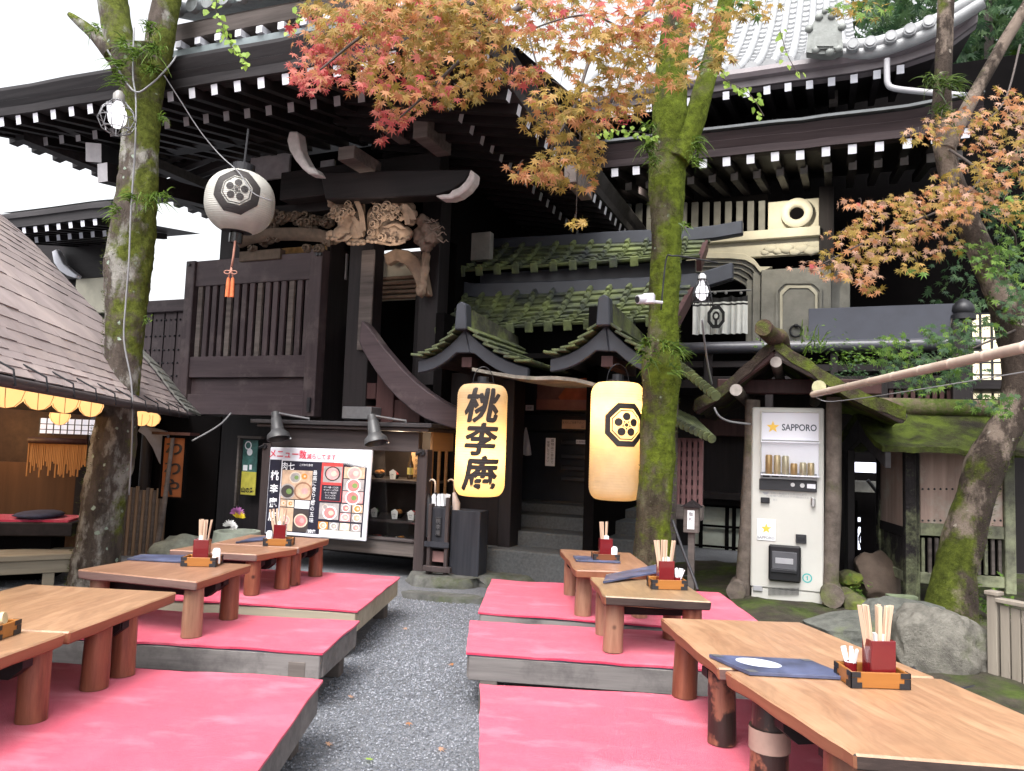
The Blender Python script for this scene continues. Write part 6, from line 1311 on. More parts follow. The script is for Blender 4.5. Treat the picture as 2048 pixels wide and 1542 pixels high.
# ================================================================ CABLES, BULBS, CAMERA
def cable(pix, r, label, name='cable', m=WIRE):
    mb = MB(); mb.tube(smooth_path([P(*k) for k in pix], 5), r, 6); return tag(mb.build(name, m, smooth=True), label, 'cable')
cable([(268, 55, 6.5), (266, 150, 6.46), (272, 200, 6.44), (270, 300, 6.42), (262, 420, 6.4), (258, 520, 6.4), (252, 600, 6.42), (248, 680, 6.42), (262, 760, 6.42), (265, 830, 6.42), (262, 920, 6.42), (258, 990, 6.44)], .0075, 'grey cable running down the left trunk')
cable([(328, 150, 6.5), (360, 200, 6.6), (400, 262, 6.7), (440, 310, 6.75), (478, 345, 6.6), (505, 385, 6.58), (545, 402, 6.62)], .005, 'thin wire from the left trunk to the round lantern')
cable([(215, 100, 6.5), (265, 180, 6.42), (300, 170, 6.42), (340, 130, 6.5), (352, 112, 6.6)], .008, 'pale wire tied round the left trunk under its fork')
cable([(384, 882, 8.0), (420, 862, 8.1), (445, 845, 8.2), (462, 826, 8.3)], .01, 'grey cable rising from the wooden sign to the lattice panel')
cable([(1404, 640, 5.9), (1410, 690, 6.1), (1416, 730, 6.3), (1424, 768, 6.5)], .008, 'white cable hanging below the right caged bulb')
cable([(1428, 815, 6.6), (1438, 832, 6.6), (1460, 843, 6.7), (1500, 848, 6.9)], .01, 'white cable sagging left of the vending shelter')
cable([(1322, 620, 5.68), (1332, 520, 5.68), (1345, 512, 5.66), (1372, 514, 5.7), (1436, 526, 5.85)], .007, 'rusty hook arm on the middle trunk', 'hook_arm', IRON)
cable([(1345, 1040, 5.8), (1362, 1090, 5.7), (1385, 1150, 5.6), (1395, 1180, 5.5)], .012, 'black hose leaning by the middle trunk base', 'hose', INK)
def bulb(pix, y, rb, label, cone):
    c = P(*pix, y); t = T('caged_bulb', label, 'bulb', loc=c, group='caged bulbs'); k = rb
    mb = MB(); mb.lathe([(0, -1.45 * k), (.5 * k, -1.3 * k), (.9 * k, -.7 * k), (1.0 * k, 0), (.85 * k, .6 * k), (.5 * k, 1.2 * k), (.42 * k, 1.7 * k)], 20); mb.build('glass_bulb', glow('bulb_glass_%d' % pix[0], (.95, .95, 1), .55), t, smooth=True)
    mb = MB(); mb.lathe([(.45 * k, 1.6 * k), (.62 * k, 1.7 * k), (.62 * k, 2.5 * k), (.3 * k, 2.9 * k), (0, 2.9 * k)], 16); mb.build('socket', mat('socket_white_%d' % pix[0], (.5, .5, .5) if cone else (.2, .19, .18), .4, .1, 9), t, smooth=40)
    mb = MB(); prof = [(.7, 1.9), (1.1, .8), (1.5, -.6), (1.7, -1.9)] if cone else [(.7, 1.7), (1.7, .6), (2.0, -.5), (1.5, -1.6), (.4, -2.2)]
    for a in range(9): th = a * 2 * math.pi / 9; mb.tube([(r * k * math.cos(th), r * k * math.sin(th), z * k) for r, z in prof], .0042, 5)
    for r, z in prof[:: (1 if cone else 1)]: mb.tube([(r * k * math.cos(a * .4), r * k * math.sin(a * .4), z * k) for a in range(17)], .0042, 5)
    mb.build('wire_cage', IRON if cone else GREYMETAL, t, smooth=True)
bulb((235, 232), 6.2, .075, 'bright white bulb in a wire cage on the left trunk', False)
bulb((1404, 583), 5.85, .05, 'white bulb in a rusty conical cage hanging right of the middle trunk', True)
cc = P(1296, 598, 5.6); t = T('security_camera', 'small white security camera on the middle trunk', 'camera', loc=cc, rz=-20)
mb = MB(); mb.box(-.035, .05, -.03, .03, -.035, .04); mb.build('housing', WHITE, t, bevel=.006); mb = MB(); mb.tube([(-.02, -.0, .0), (-.07, -.05, -.012)], [.036, .034], 16); mb.build('barrel', WHITE, t, smooth=40); mb = MB(); mb.tube([(-.071, -.051, -.0123), (-.074, -.054, -.013)], .026, 14); mb.build('lens', INK, t); mb = MB(); mb.tube([(.03, 0, -.02), (.1, .05, -.02)], .012, 8); mb.build('bracket', WHITE, t)
# ================================================================ PORCH NOTICES
def sheet(name, label, cat, u0, v0, u1, v1, y, m, fr=E_, th=.006, col=None):
    x0, x1, z0, z1 = fr.rect(u0, v0, u1, v1, y); t = T(name, label, cat, fr); mb = MB(); mb.box(x0, x1, y, y + th, z0, z1); mb.build('sheet', m, t); return t, x0, x1, z0, z1
def vtext(t, s, x, z, h, y, m=INK, gap=1.08, bold=0): 
    mb = MB()
    for i, ch in enumerate(s): [put(mb, mesh_of(ch, h, 0), lambda w_: V((x + w_.x + dx, y - .003 - abs(dx) * .02, z - i * h * gap + w_.y))) for dx in ((0,) if not bold else (0, bold, -bold))]
    mb.build('lettering', m, t, recalc=False)
t, x0, x1, z0, z1 = sheet('poster', 'dim orange poster on the porch inner wall over the notices', 'poster', 1074, 764, 1186, 820, 2.2, mat('poster_grey_rose', (.16, .085, .08), .6, .4, 5))
mb = MB(); c = V((lerp(x0, x1, .68), 0, lerp(z0, z1, .6))); put(mb, shape2d([[(-.2, -.05), (-.1, -.15), (.1, -.17), (.28, -.12), (.3, .1), (.12, .18), (-.05, .15)]]), lambda w_: V((c.x + w_.x, 2.196, c.z + w_.y))); mb.build('printed_shape', mat('poster_orange', (.34, .085, .04), .6, .4, 7), t, recalc=False)
mb = MB(); mb.box(x0, x1, 2.192, 2.196, z0, z0 + .12); mb.build('printed_band', mat('poster_pink', (.3, .13, .11), .6, .2, 7), t)
t, x0, x1, z0, z1 = sheet('notice', 'white vertical paper notice with brush writing on the porch wall', 'notice', 1091, 876, 1110, 932, 1.9, PAPERW); vtext(t, '履物はご自分で', lerp(x0, x1, .72), z1 - .03, .037, 1.9); vtext(t, '管理して下さい', lerp(x0, x1, .28), z1 - .05, .032, 1.9)
t, x0, x1, z0, z1 = sheet('notice', 'small tan sign with lines of writing on the porch wall', 'notice', 1124, 840, 1173, 858, 1.9, mat('tan_sign', (.42, .26, .16), .6, .1, 9))
mb = MB(); put(mb, mesh_of('足元にご注意下さい', .028), lambda w_: V((lerp(x0, x1, .45) + w_.x, 1.897, lerp(z0, z1, .72) + w_.y))); put(mb, mesh_of('山', .035), lambda w_: V((lerp(x0, x1, .85) + w_.x, 1.897, lerp(z0, z1, .3) + w_.y))); mb.build('lettering', INK, t, recalc=False)
t, x0, x1, z0, z1 = sheet('notice', 'narrow white label on the dark shelves in the porch', 'notice', 1152, 880, 1182, 888, 1.95, PAPERW); mb = MB(); put(mb, mesh_of('お履物は棚へ', .028), lambda w_: V(((x0 + x1) / 2 + w_.x, 1.947, (z0 + z1) / 2 + w_.y))); mb.build('lettering', INK, t, recalc=False)
t, x0, x1, z0, z1 = sheet('sticker', 'small white sticker on the porch wall rail', 'sticker', 1051, 810, 1067, 821, 2.3, PAPERW); mb = MB(); put(mb, mesh_of('土足', .032), lambda w_: V(((x0 + x1) / 2 + w_.x, 2.297, (z0 + z1) / 2 + w_.y))); mb.build('lettering', INK, t, recalc=False)
ct = E_.at(1052, 855, 1.9); rows = [[ct + V((lerp(-1, 1, i / 8) * lerp(.008, .085, t_) + .02 * t_ * 0, .02 * math.sin(i * 1.7 + t_ * 3) * t_, -.32 * t_ * (1 - .1 * abs(i - 5) / 8))) for i in range(9)] for t_ in (0, .1, .3, .5, .75, 1)]
mb = MB(); mb.grid(rows); o = mb.build('hanging_cloth', mat('grey_white_cloth', (.42, .43, .47), .9, .15, 8), smooth=True); o.matrix_world = E_.M.copy(); tag(o, 'white cloth hanging from a hook on the dark porch wall', 'cloth')
# letter box on a post right of the middle trunk
lp = P(1383, 1035, 6.15); t = T('post_box', 'small weathered roofed wooden box with paper label on a post', 'box', loc=(lp.x, lp.y, 0), rz=-20)
mb = MB(); mb.box(-.06, .06, -.04, .06, lp.z - .12, lp.z + .09); mb.build('box', W_WEATH, t, bevel=.004); mb = MB(); mb.prism([(-.085, -.06, lp.z + .085), (.085, -.06, lp.z + .085), (0, -.06, lp.z + .14)], (0, .14, 0)); mb.build('roof', W_DARK, t)
mb = MB(); mb.box(-.025, .025, .0, .05, 0, lp.z - .121); mb.build('post', W_WEATH, t); mb = MB(); mb.box(-.028, .028, -.045, -.041, lp.z - .09, lp.z + .06); q_ = mb.build('paper_label', PAPERW, t)
mb = MB(); [put(mb, mesh_of(ch, .035), lambda w_: V((w_.x, -.047, lp.z + .03 - i * .04 + w_.y))) for i, ch in enumerate('御札')]; mb.build('label_lettering', INK, q_)
# ================================================================ SHINGLED HUT
HU = Fr((-3.72, 8.6, 0), -77.8); ze = HU.at(375, 828, 0).z
H = T('shingled_hut', 'open pavilion with curved pinkish shingle roof and glowing lamps under its eave', 'hut', HU)
SHG = []
for k, c in enumerate(((.30, .245, .24), (.275, .225, .222), (.325, .265, .255))): SHG.append(mat('pink_grey_shingle_%s' % 'abc'[k], c, .75, .25, 3, .3, 35))
random.seed(31); mb = MB(); vg = [HU.atx(u, v, 0) for u, v in ((372, 826), (340, 790), (300, 735), (180, 612), (120, 545), (60, 480), (0, 428), (-60, 385))]
vt = [(p.y, p.z) for p in vg]
def vprof(t):
    k = t * (len(vt) - 1); i = min(int(k), len(vt) - 2); f = k - i; return lerp(vt[i][0], vt[i + 1][0], f), lerp(vt[i][1], vt[i + 1][1], f)
N = 24; XE = 7.0
for j in range(N):
    y0, z0 = vprof(j / N); y1, z1 = vprof(min(1, (j + 1.15) / N)); n = V((0, z1 - z0, y0 - y1)).normalized(); n = n if n.z > 0 else -n; x = -.02 - .03 * random.random()
    while x < XE:
        w_ = random.uniform(.28, .5); mb.mi = random.choice((0, 0, 1, 2)); dz = .012 * x; a = n * (.009 + random.uniform(-.002, .003)); b = n * .004
        z0 += 0; z0d, z1d = z0 + dz, z1 + dz; mb.hexa([(x, y0, z0d), (x + w_ - .004, y0, z0d), (x + w_ - .004, y1, z1d - .01), (x, y1, z1d - .01), V((x, y0, z0d)) + a, V((x + w_ - .004, y0, z0d)) + a, V((x + w_ - .004, y1, z1d)) + b, V((x, y1, z1d)) + b]); x += w_
mb.build('shingle_roof', SHG, H)
mb = MB(); rows = [[(x, vprof(j / 12)[0], vprof(j / 12)[1] - .03 + .012 * x) for x in (0, XE)] for j in range(13)]; mb.grid(rows); mb.build('roof_underside', W_DARK, H)
# grey end slope beyond the verge
mb = MB(); random.seed(8)
for j in range(8):
    y0, z0 = vprof(j / N); y1, z1 = vprof((j + 1.1) / N)
    mb.hexa([(-.02, y0 + .02, z0 + .02), (-.35 + .02 * j, y0 + .1, z0 - .03), (-.33 + .02 * j, y1 + .1, z1 - .03), (-.02, y1 + .02, z1 + .01), (-.02, y0 + .02, z0 + .05), (-.35 + .02 * j, y0 + .1, z0 + .0), (-.33 + .02 * j, y1 + .1, z1 - .01), (-.02, y1 + .02, z1 + .03)])
mb.build('end_shingles', mat('grey_shingle', (.17, .17, .155), .8, .25, 4, .3, 35), H)
mb = MB(); mb.tube([(-.3, .03, ze - .03), (XE, .03, ze + .04)], .032, 10); mb.build('gutter', mat('dark_gutter', (.05, .04, .042), .5, .2, 6), H, smooth=50)
for k in range(12): mb = MB(); x = .2 + k * .45; mb.tube([(x, .065, ze - .06 + .012 * x), (x, .05, ze + .03 + .012 * x), (x, -.08, ze + .1 + .012 * x)], .006, 6); mb.build('gutter_hook', IRON, H)
mb = MB(); mb.box(-.1, XE, -.4, -.32, ze - .1, ze); mb.build('eave_beam', W_DARK, H)
WARMW = wood('warm_board_wall', (.025, .013, .008), (.07, .036, .018), 'x', 7, .6, .3)
mb = MB(); mb.box(-.2, XE + 1, -2.9, -2.8, 0, 3.6); mb.build('back_wall', WARMW, H); mb = MB(); mb.box(.3, .38, -2.79, -.9, 0, 2.4); mb.build('end_wall', WARMW, H)
for x in (.15,): mb = MB(); mb.tube([(x, -.35, 0), (x, -.35, ze - .1)], .065, 12); mb.build('post', W_DARKZ, H, smooth=50)
def hq(u, v, x): return HU.atx(u, v, x)
def hbox(name, u0, v0, u1, v1, x, m, dep=.03):
    a, b = hq(u0, (v0 + v1) / 2, x), hq(u1, (v0 + v1) / 2, x); c, d_ = hq((u0 + u1) / 2, v0, x), hq((u0 + u1) / 2, v1, x); mb = MB(); mb.box(x - dep, x, a.y, b.y, d_.z, c.z); return mb.build(name, m, H)
hbox('warm_wall', -10, 925, 150, 1035, .6, wood('amber_board_wall', (.045, .021, .009), (.09, .042, .018), 'z', 6, .6, .2)); hbox('dark_wall_post', 150, 880, 172, 1060, .62, W_DARKZ, .08)
hbox('daylight_panel', 78, 838, 192, 868, .5, glow('overcast_glow', (.55, .57, .66), .35))  # glowing panel stands in for the sky seen through the hut
mb = MB()
for k in range(9): a = hq(78 + k * 14, 853, .56); mb.box(.555, .56, a.y, a.y + .01, a.z - .09, a.z + .09)
for k in range(2): a, b = hq(78, 848 + k * 11, .56), hq(192, 848 + k * 11, .56); mb.box(.562, .568, a.y, b.y, a.z, a.z + .008)
mb.build('net_lattice', IRON, H)
BL = T('bamboo_blind', 'amber bamboo blind hanging inside the hut behind the left trunk', 'blind', HU); mb = MB(); random.seed(2); a, b = hq(58, 880, 1.0), hq(176, 880, 1.0); zt_ = a.z; n = 34
for k in range(n): y = lerp(a.y, b.y, k / n); mb.box(.99, 1.0 + .01 * random.random(), y, y + (b.y - a.y) / n * .8, zt_ - random.uniform(.2, .36), zt_)
mb.build('reeds', wood('amber_reed', (.30, .13, .04), (.5, .24, .08), 'z', 9, .7, .2), BL)
mb = MB(); mb.tube([(1.01, a.y, zt_), (1.01, b.y, zt_)], .03, 10); mb.build('top_roll', W_RED, BL, smooth=True)
# seats in the hut
st_ = T('hut_seat', 'dark raised seat with red cloth inside the hut', 'seat', HU); a, b = hq(-60, 1040, 1.6), hq(158, 1040, 1.6); mb = MB(); mb.box(1.2, 1.75, a.y, b.y, a.z - .12, a.z); mb.build('deck', W_DARK, st_, bevel=.01); mb = MB(); mb.box(1.25, 1.72, a.y, b.y - .05, a.z + .001, a.z + .02); mb.build('red_cloth', FELT, st_); mb = MB(); mb.box(1.3, 1.65, a.y, b.y - .2, 0, a.z - .121); mb.build('skirt', BLACK, st_)
zs_ = a.z; a = HU.at(80, 1030, -2.0); c = hq(80, 1032, 1.5); mb = MB(); mb.ico((c.x, c.y, zs_ + .05), 1, 2, (.28, .2, .035), .1); o = mb.build('cushion', mat('indigo_cloth', (.03, .035, .07), .9, .4, 14), smooth=True); o.matrix_world = HU.M.copy(); tag(o, 'dark indigo cushion on the red seat inside the hut', 'cushion')
BENCHW = wood('greyed_bench_wood', (.17, .15, .115), (.34, .3, .235), 'x', 8, .75, .4)
p, q = P(-60, 1117, 6.35), P(152, 1103, 6.75); z = .5; bt = T('bench', 'plain greyed wooden bench in front of the hut, left of the trunk', 'bench', loc=(q.x, q.y, 0), rz=math.degrees(math.atan2(p.y - q.y, p.x - q.x)))
Lb = (V((p.x, p.y, 0)) - V((q.x, q.y, 0))).length; zb_ = q.z
mb = MB(); mb.box(0, Lb + .8, -.3, .12, zb_ - .05, zb_); mb.build('seat', BENCHW, bt, bevel=.006); mb = MB(); mb.box(.02, Lb + .8, .06, .1, zb_ - .16, zb_ - .051); mb.build('apron', BENCHW, bt, bevel=.004)
for x in (.15, Lb * .75): mb = MB(); mb.box(x, x + .09, .0, .09, 0, zb_ - .161); mb.build('leg', BENCHW, bt, bevel=.004)
# small lamps under the eave
LAMPG = glow('amber_lamp_paper', (1, .52, .19), .6); LAMPG.node_tree.nodes['Principled BSDF'].inputs['Base Color'].default_value = (.35, .2, .09, 1)
lamps = [(14, 782, 36, -.2), (78, 793, 29, -.2), (131, 802, 26, -.2), (182, 812, 23, -.2), (120, 832, 19, -.75), (205, 822, 17, -.5), (283, 836, 17, -.2), (304, 838, 16, -.2), (336, 845, 15, -.2)]
pos = ('leftmost, cut by the picture edge', 'second from the left edge', 'third from the left edge', 'fourth from the left edge, touching the trunk', 'hanging lower, behind the third lamp', 'half hidden behind the left trunk', 'just right of the left trunk', 'second right of the left trunk', 'rightmost, above the wooden sign')
proto = None
for k, (u, v, r, y) in enumerate(lamps):
    c = HU.at(u, v, y); cw = HU.M @ c; rr = r * cw.y / FPX
    t = T('paper_lamp', 'amber paper lamp under the hut eave, ' + pos[k], 'lamp', loc=cw, group='amber lamps under the hut eave')
    mb = MB(); mb.lathe([(0, -rr * .95), (rr * .45, -rr * .86), (rr * .82, -rr * .5), (rr, 0), (rr * .9, rr * .4), (rr * .5, rr * .75), (.0, rr * .8)], 20); sh_ = mb.build('shade', LAMPG, t, smooth=True)
    mb = MB()
    for a in range(6): th = a * math.pi / 3; mb.tube([(q_ * 1.005 * math.cos(th), q_ * 1.005 * math.sin(th), z_) for q_, z_ in ((.02 * rr, -rr * .955), (rr * .46, -rr * .865), (rr * .83, -rr * .51), (rr * 1.005, 0), (rr * .9, rr * .41))], .0022, 4)
    mb.build('rib', mat('lamp_rib_%d' % k, (.25, .12, .04), .6, .1, 9), t)
    mb = MB(); mb.tube([(0, 0, rr * .78), (0, 0, rr * .78 + .12)], .004, 5); mb.build('hanger', IRON, t)
lamp('hut_lamp_light', (2.4, -1.2, 1.5), 12, (1, .55, .2), .15, H); lamp('hut_lamp_light', (1.0, -1.6, 1.3), 5, (1, .55, .2), .1, H)
# wooden sign by the hut, fence, arch, poster
sp = P(347, 935, 7.75); t = SG = T('wooden_sign', 'upright orange brown wooden sign with black lettering under a little roof', 'sign', loc=(sp.x, sp.y, 0), rz=-8)
ORW = wood('orange_sign_wood', (.2, .062, .024), (.3, .105, .04), 'z', 6, .6, .2); za, zb_ = P(347, 876, 7.75).z, P(347, 994, 7.75).z
mb = MB(); mb.box(-.115, .115, -.01, .02, zb_, za); mb.build('board', ORW, t, bevel=.004)
mb = MB(); mb.box(-.135, -.116, -.02, .03, zb_ - .02, za + .02); mb.box(.116, .135, -.02, .03, zb_ - .02, za + .02); mb.box(-.1155, .1155, -.02, .03, zb_ - .02, zb_ - .001); mb.build('frame', BLACK, t); mb = MB(); mb.box(-.21, .21, -.09, .09, za + .03, za + .06); mb.build('little_roof', W_RED, t)
vtext(t, 'わわや', 0, za - .1, .19, -.012, INKP, 1.05, .008)
pl = P(330, 1085, 7.72); mb = MB(); mb.tube([(-.0, -.05, za), (-.03, -.07, .6), (-.09, -.08, 0)], [.02, .024, .028], 8, True, .2, 3); mb.build('stake', W_WEATH, t, smooth=50)
FN = T('bamboo_fence', 'low fence of upright brown bamboo poles between the trunk and the sign', 'fence', loc=(0, 0, 0))
a, b = P(248, 1060, 8.3), P(325, 1060, 8.3); zt_ = P(290, 978, 8.3).z; random.seed(14)
for k in range(12): p = a.lerp(b, k / 11); mb = MB(); mb.tube([(p.x, p.y, 0), (p.x + .005, p.y, zt_ + random.uniform(-.03, .03))], .021, 8); mb.build('pole', (W_WEATH, wood('brown_bamboo_%d' % k, (.1, .065, .045), (.24, .17, .12), 'z', 6, .6, .2))[k % 2], FN, smooth=50)
mb = MB(); mb.box(a.x - .1, b.x + .5, 8.45, 8.5, .0, 1.55); mb.build('back_board', BLACK, FN)
t = T('curved_brace', 'pale grey curved timber brace under the hut eave right of the trunk', 'brace', loc=(0, 0, 0)); mb = MB(); mb.prism([P(u, v, 8.25) for u, v in ((283, 850), (330, 862), (334, 870), (329, 940), (318, 925), (305, 895), (290, 872), (276, 862))], (0, .06, 0)); mb.build('timber', mat('pale_grey_timber', (.16, .16, .185), .7, .25, 8), t)
YP = mat('poster_yellow', (.48, .43, .06), .6, .3, 9)
x0, x1, z0, z1 = L.rect(484, 880, 513, 990, .4); po = T('poster', 'colourful festival poster with yellow lower half on the dark wall behind the display case', 'poster', L)
mb = MB(); mb.box(x0, x1, .4, .41, z0, lerp(z0, z1, .42)); mb.build('yellow_area', YP, po); mb = MB(); mb.box(x0, x1, .401, .411, lerp(z0, z1, .421), z1); mb.build('teal_area', mat('poster_teal', (.04, .12, .11), .6, .7, 12), po)
mb = MB(); xm = lerp(x0, x1, .35); put(mb, shape2d(ring2(xm, lerp(z0, z1, .9), .04, .055, 16) + [circ(xm + .03, lerp(z0, z1, .78), .045), rect2(x0 + .02, lerp(z0, z1, .44), x0 + .09, lerp(z0, z1, .54)), rect2(x0 + .12, lerp(z0, z1, .46), x0 + .16, lerp(z0, z1, .55))]), lambda v: V((v.x, .397, v.y))); mb.build('printed_pattern', WPR, po, recalc=False)
mb = MB(); put(mb, mesh_of('山の祭', .07, .003), lambda v: V(((x0 + x1) / 2 + v.x, .396, z0 + .06 + v.y))); mb.build('lettering', INKP, po, recalc=False)
mb = MB(); mb.box(x0 - .05, x0 - .02, .35, .399, z0 - .15, z1 + .05); mb.box(x0 - .05, x1 + .1, .34, .398, z1 + .02, z1 + .05); mb.build('frame', W_WEATH, po)
t, x0, x1, z0, z1 = sheet('wall_notice', 'narrow white notice with black and red letters on the dark left wall', 'notice', 400, 893, 411, 931, .45, PAPERW, L); vtext(t, '敷地内', (x0 + x1) / 2, z1 - .04, .05, .45, INKP, 1.0, .002); vtext(t, '禁煙', (x0 + x1) / 2, z1 - .19, .05, .45, PINK, 1.0, .002)
rock('boulder', 372, 1092, .1, (.36, .3, .24), 'low grey green boulder left of the flower pot', 'boulder', 5, mossy('grey_green_rock', (.17, .18, .15), (.1, .12, .06), .55, .75, 2, .85, .3), yy=7.7)
pt_ = P(474, 1075, 7.55); t = T('flower_pot', 'round grey green stone basin planted with chrysanthemums', 'plant pot', loc=(pt_.x, pt_.y, 0)); zt_ = P(474, 1062, 7.55).z
mb = MB(); mb.lathe([(0, 0), (.2, 0), (.24, zt_ * .6), (.22, zt_), (.18, zt_), (.16, zt_ - .05), (0, zt_ - .05)], 24); mb.build('stone_basin', mat('green_grey_stone', (.18, .2, .165), .8, .25, 12, .3, 60), t, smooth=40)
random.seed(17); FLW = [mat('mum_white', (.75, .75, .75), .7, .1, 20), mat('mum_yellow', (.7, .55, .03), .6, .1, 20), mat('mum_purple', (.36, .13, .33), .6, .1, 20)]
for (u, v, m_, r) in ((459, 1052, 0, .07), (477, 1035, 1, .07), (475, 1027, 2, .075), (468, 1058, 0, .05)):
    c = P(u, v, 7.5); mb = MB()
    for k in range(40):
        d_ = V((random.gauss(0, 1), random.gauss(0, 1) - .4, abs(random.gauss(0, 1)))).normalized(); s_ = d_.cross(V((.3, .8, .2))).normalized() * r * .14; p = c - V((pt_.x, pt_.y, 0)); mb.poly([p, p + d_ * r * .6 + s_, p + d_ * r, p + d_ * r * .6 - s_])
    mb.build('flower', FLW[m_], t, recalc=False)
# ================================================================ TREES
TM_L = trunkmat('left_bark', (.085, .068, .058), (.105, .125, .022), .475, .58, 1.7, 1.3, ((.33, .4, .33), 8, .40), (1, 0, 0), (.30, .29, .265), .03)
TM_M = trunkmat('middle_bark', (.062, .052, .035), (.10, .132, .014), .39, .51, .9, 2.6, ((.25, .3, .23), 11, .5), (1, 0, 0), (.13, .12, .075))
TM_R = trunkmat('right_bark', (.052, .039, .032), (.075, .092, .014), .43, .54, .75, -.75, ((.3, .26, .22), 9, .5), (-1, 0, 0), (.21, .165, .135))
def trunk(mb, pts, y, n=22, wob=.14, seed=0, close=True):
    P_ = [P(u, v, y + (k[0] if k else 0)) for u, v, w, *k in pts]; rr = [w * .465 * (y + (k[0] if k else 0)) / FPX for u, v, w, *k in pts]
    sp = smooth_path(P_, 12); m = []
    for i in range(len(rr) - 1): m += [lerp(rr[i], rr[i + 1], k / 12) for k in range(12)]
    m.append(rr[-1]); mb.tube(sp, m, n * 2, True, wob, seed)
def blades(mb, c, n, ln, dr=(0, -1, .2), spread=1.0, w=.0075, droop=.6):
    c = V(c); dr = V(dr).normalized()
    for _ in range(n):
        d_ = (dr + V((random.gauss(0, .5), random.gauss(0, .5), random.gauss(0, .45))) * spread).normalized(); l = ln * random.uniform(.5, 1.15); s_ = d_.cross(V((random.gauss(0, 1), random.gauss(0, 1), random.gauss(0, 1)))).normalized() * w; o = c + V((random.gauss(0, 1), random.gauss(0, .3), random.gauss(0, 1))) * ln * .22; prev = None
        for k in range(5):
            t_ = k / 4; p = o + d_ * l * t_ - V((0, 0, droop * l * t_ * t_)); ww = s_ * (1 - t_ * .85); cur = (mb.pt(p - ww), mb.pt(p + ww))
            if prev: mb.face((prev[0], prev[1], cur[1], cur[0]))
            prev = cur
FERN = leafmat('fern_green', [(0, (.04, .075, .012)), (.5, (.085, .15, .018)), (1, (.16, .25, .045))], .4); FERND = leafmat('dark_fern_green', [(0, (.03, .06, .015)), (1, (.10, .15, .03))], .35)
MOSSH = leafmat('moss_shoot', [(0, (.04, .055, .008)), (1, (.10, .13, .02))], .3)
def ferns(parent, spots, y, m=FERN):
    for (u, v, n, ln, dx) in spots: mb = MB(); blades(mb, P(u, v, y), int(n * 1.6), ln, (dx, -.9, .35)); mb.build('fern_tuft', m, parent, recalc=False)
def mossfuzz(parent, pts, y, n, m, seed=0):
    """short upright moss shoots standing out of the bark"""
    random.seed(seed); mb = MB()
    for _ in range(n):
        k = random.randrange(len(pts) - 1); t_ = random.random(); u, v, w = (lerp(pts[k][i], pts[k + 1][i], t_) for i in range(3)); a = random.uniform(-1.35, 1.35)
        c = P(u, v, y); r = w / 2 * y / FPX * .99; nn = V((math.sin(a), -math.cos(a), 0)); blades(mb, c + nn * r, 2, random.uniform(.012, .03), nn + V((0, 0, .5)), .5, .0025, .1)
    mb.build('moss_shoots', m, parent, recalc=False)
LT = T('leaning_tree', 'tall mossy leaning tree with pale lichen spots, on the left before the hut', 'tree', loc=(0, 0, 0))
lt = [(188, 1190, 112), (193, 1130, 96), (203, 1050, 90), (212, 980, 88), (226, 900, 84), (238, 800, 82), (246, 700, 76), (253, 620, 82), (256, 530, 98), (268, 450, 86), (278, 380, 78), (282, 300, 74), (285, 220, 76), (283, 150, 92), (280, 110, 114)]
mb = MB(); trunk(mb, lt, 6.75, 26, .16, 2); trunk(mb, [(255, 140, 66), (240, 90, 62), (228, 20, 62), (215, -90, 60), (200, -250, 55)], 6.75, 16, .1, 4); trunk(mb, [(305, 140, 62), (318, 90, 60), (330, 20, 62), (345, -80, 58), (370, -250, 52)], 6.72, 16, .1, 5); trunk(mb, [(225, 110, 40), (195, 75, 30), (160, 45, 20), (138, 28, 10)], 6.7, 10, .1, 6); mb.build('trunk', TM_L, LT, smooth=True)
random.seed(41)
ferns(LT, [(275, 110, 30, .16, -.2), (310, 100, 45, .18, .2), (240, 130, 30, .15, -.6), (300, 60, 40, .15, .3), (245, 160, 25, .14, -.7), (320, 235, 14, .10, .9), (265, 395, 22, .13, -.5), (300, 400, 34, .17, .6), (325, 395, 26, .15, .9), (235, 420, 16, .12, -.9), (300, 140, 30, .13, .2), (195, 60, 20, .12, -.3), (290, 640, 10, .09, .6), (250, 90, 24, .14, -.2)], 6.42)
mossfuzz(LT, [q for q in lt if 120 < q[1] < 1000 or q[1] > 1100], 6.75, 1100, MOSSH, 1)
MT = T('maple_tree', 'mossy maple in the middle with orange and red leaves spread over the roofs', 'tree', loc=(0, 0, 0))
mt = [(1306, 1240, 100), (1306, 1150, 82), (1308, 1050, 74), (1313, 950, 72), (1316, 860, 75), (1320, 790, 78), (1320, 730, 80), (1324, 680, 70), (1328, 600, 62), (1331, 500, 64), (1331, 400, 72), (1335, 310, 78), (1340, 230, 76), (1346, 130, 68), (1358, 0, 58), (1370, -150, 52), (1400, -350, 40)]
mb = MB(); trunk(mb, mt, 6.05, 26, .15, 11); trunk(mb, [(1352, 320, 60), (1385, 250, 50), (1412, 160, 44), (1440, 60, 40), (1462, -40, 36), (1500, -200, 30)], 6.0, 14, .12, 13)
mb.build('trunk', TM_M, MT, smooth=True)
random.seed(43)
ferns(MT, [(1300, 690, 26, .13, -.7), (1330, 690, 26, .12, .1), (1352, 700, 28, .15, .9), (1392, 290, 34, .13, .8), (1300, 290, 34, .15, -.5), (1385, 320, 26, .12, .8), (1310, 320, 24, .13, -.7), (1368, 450, 10, .1, .8), (1395, 130, 20, .11, .2), (1345, 740, 14, .12, .9), (1302, 720, 18, .15, -.8), (1300, 255, 20, .12, -.6)], 5.76)
mossfuzz(MT, mt[:13], 6.05, 1200, MOSSH, 2)
RT = T('crooked_maple', 'crooked reddish maple with bent trunk on the right, orange and green leaves', 'tree', loc=(0, 0, 0))
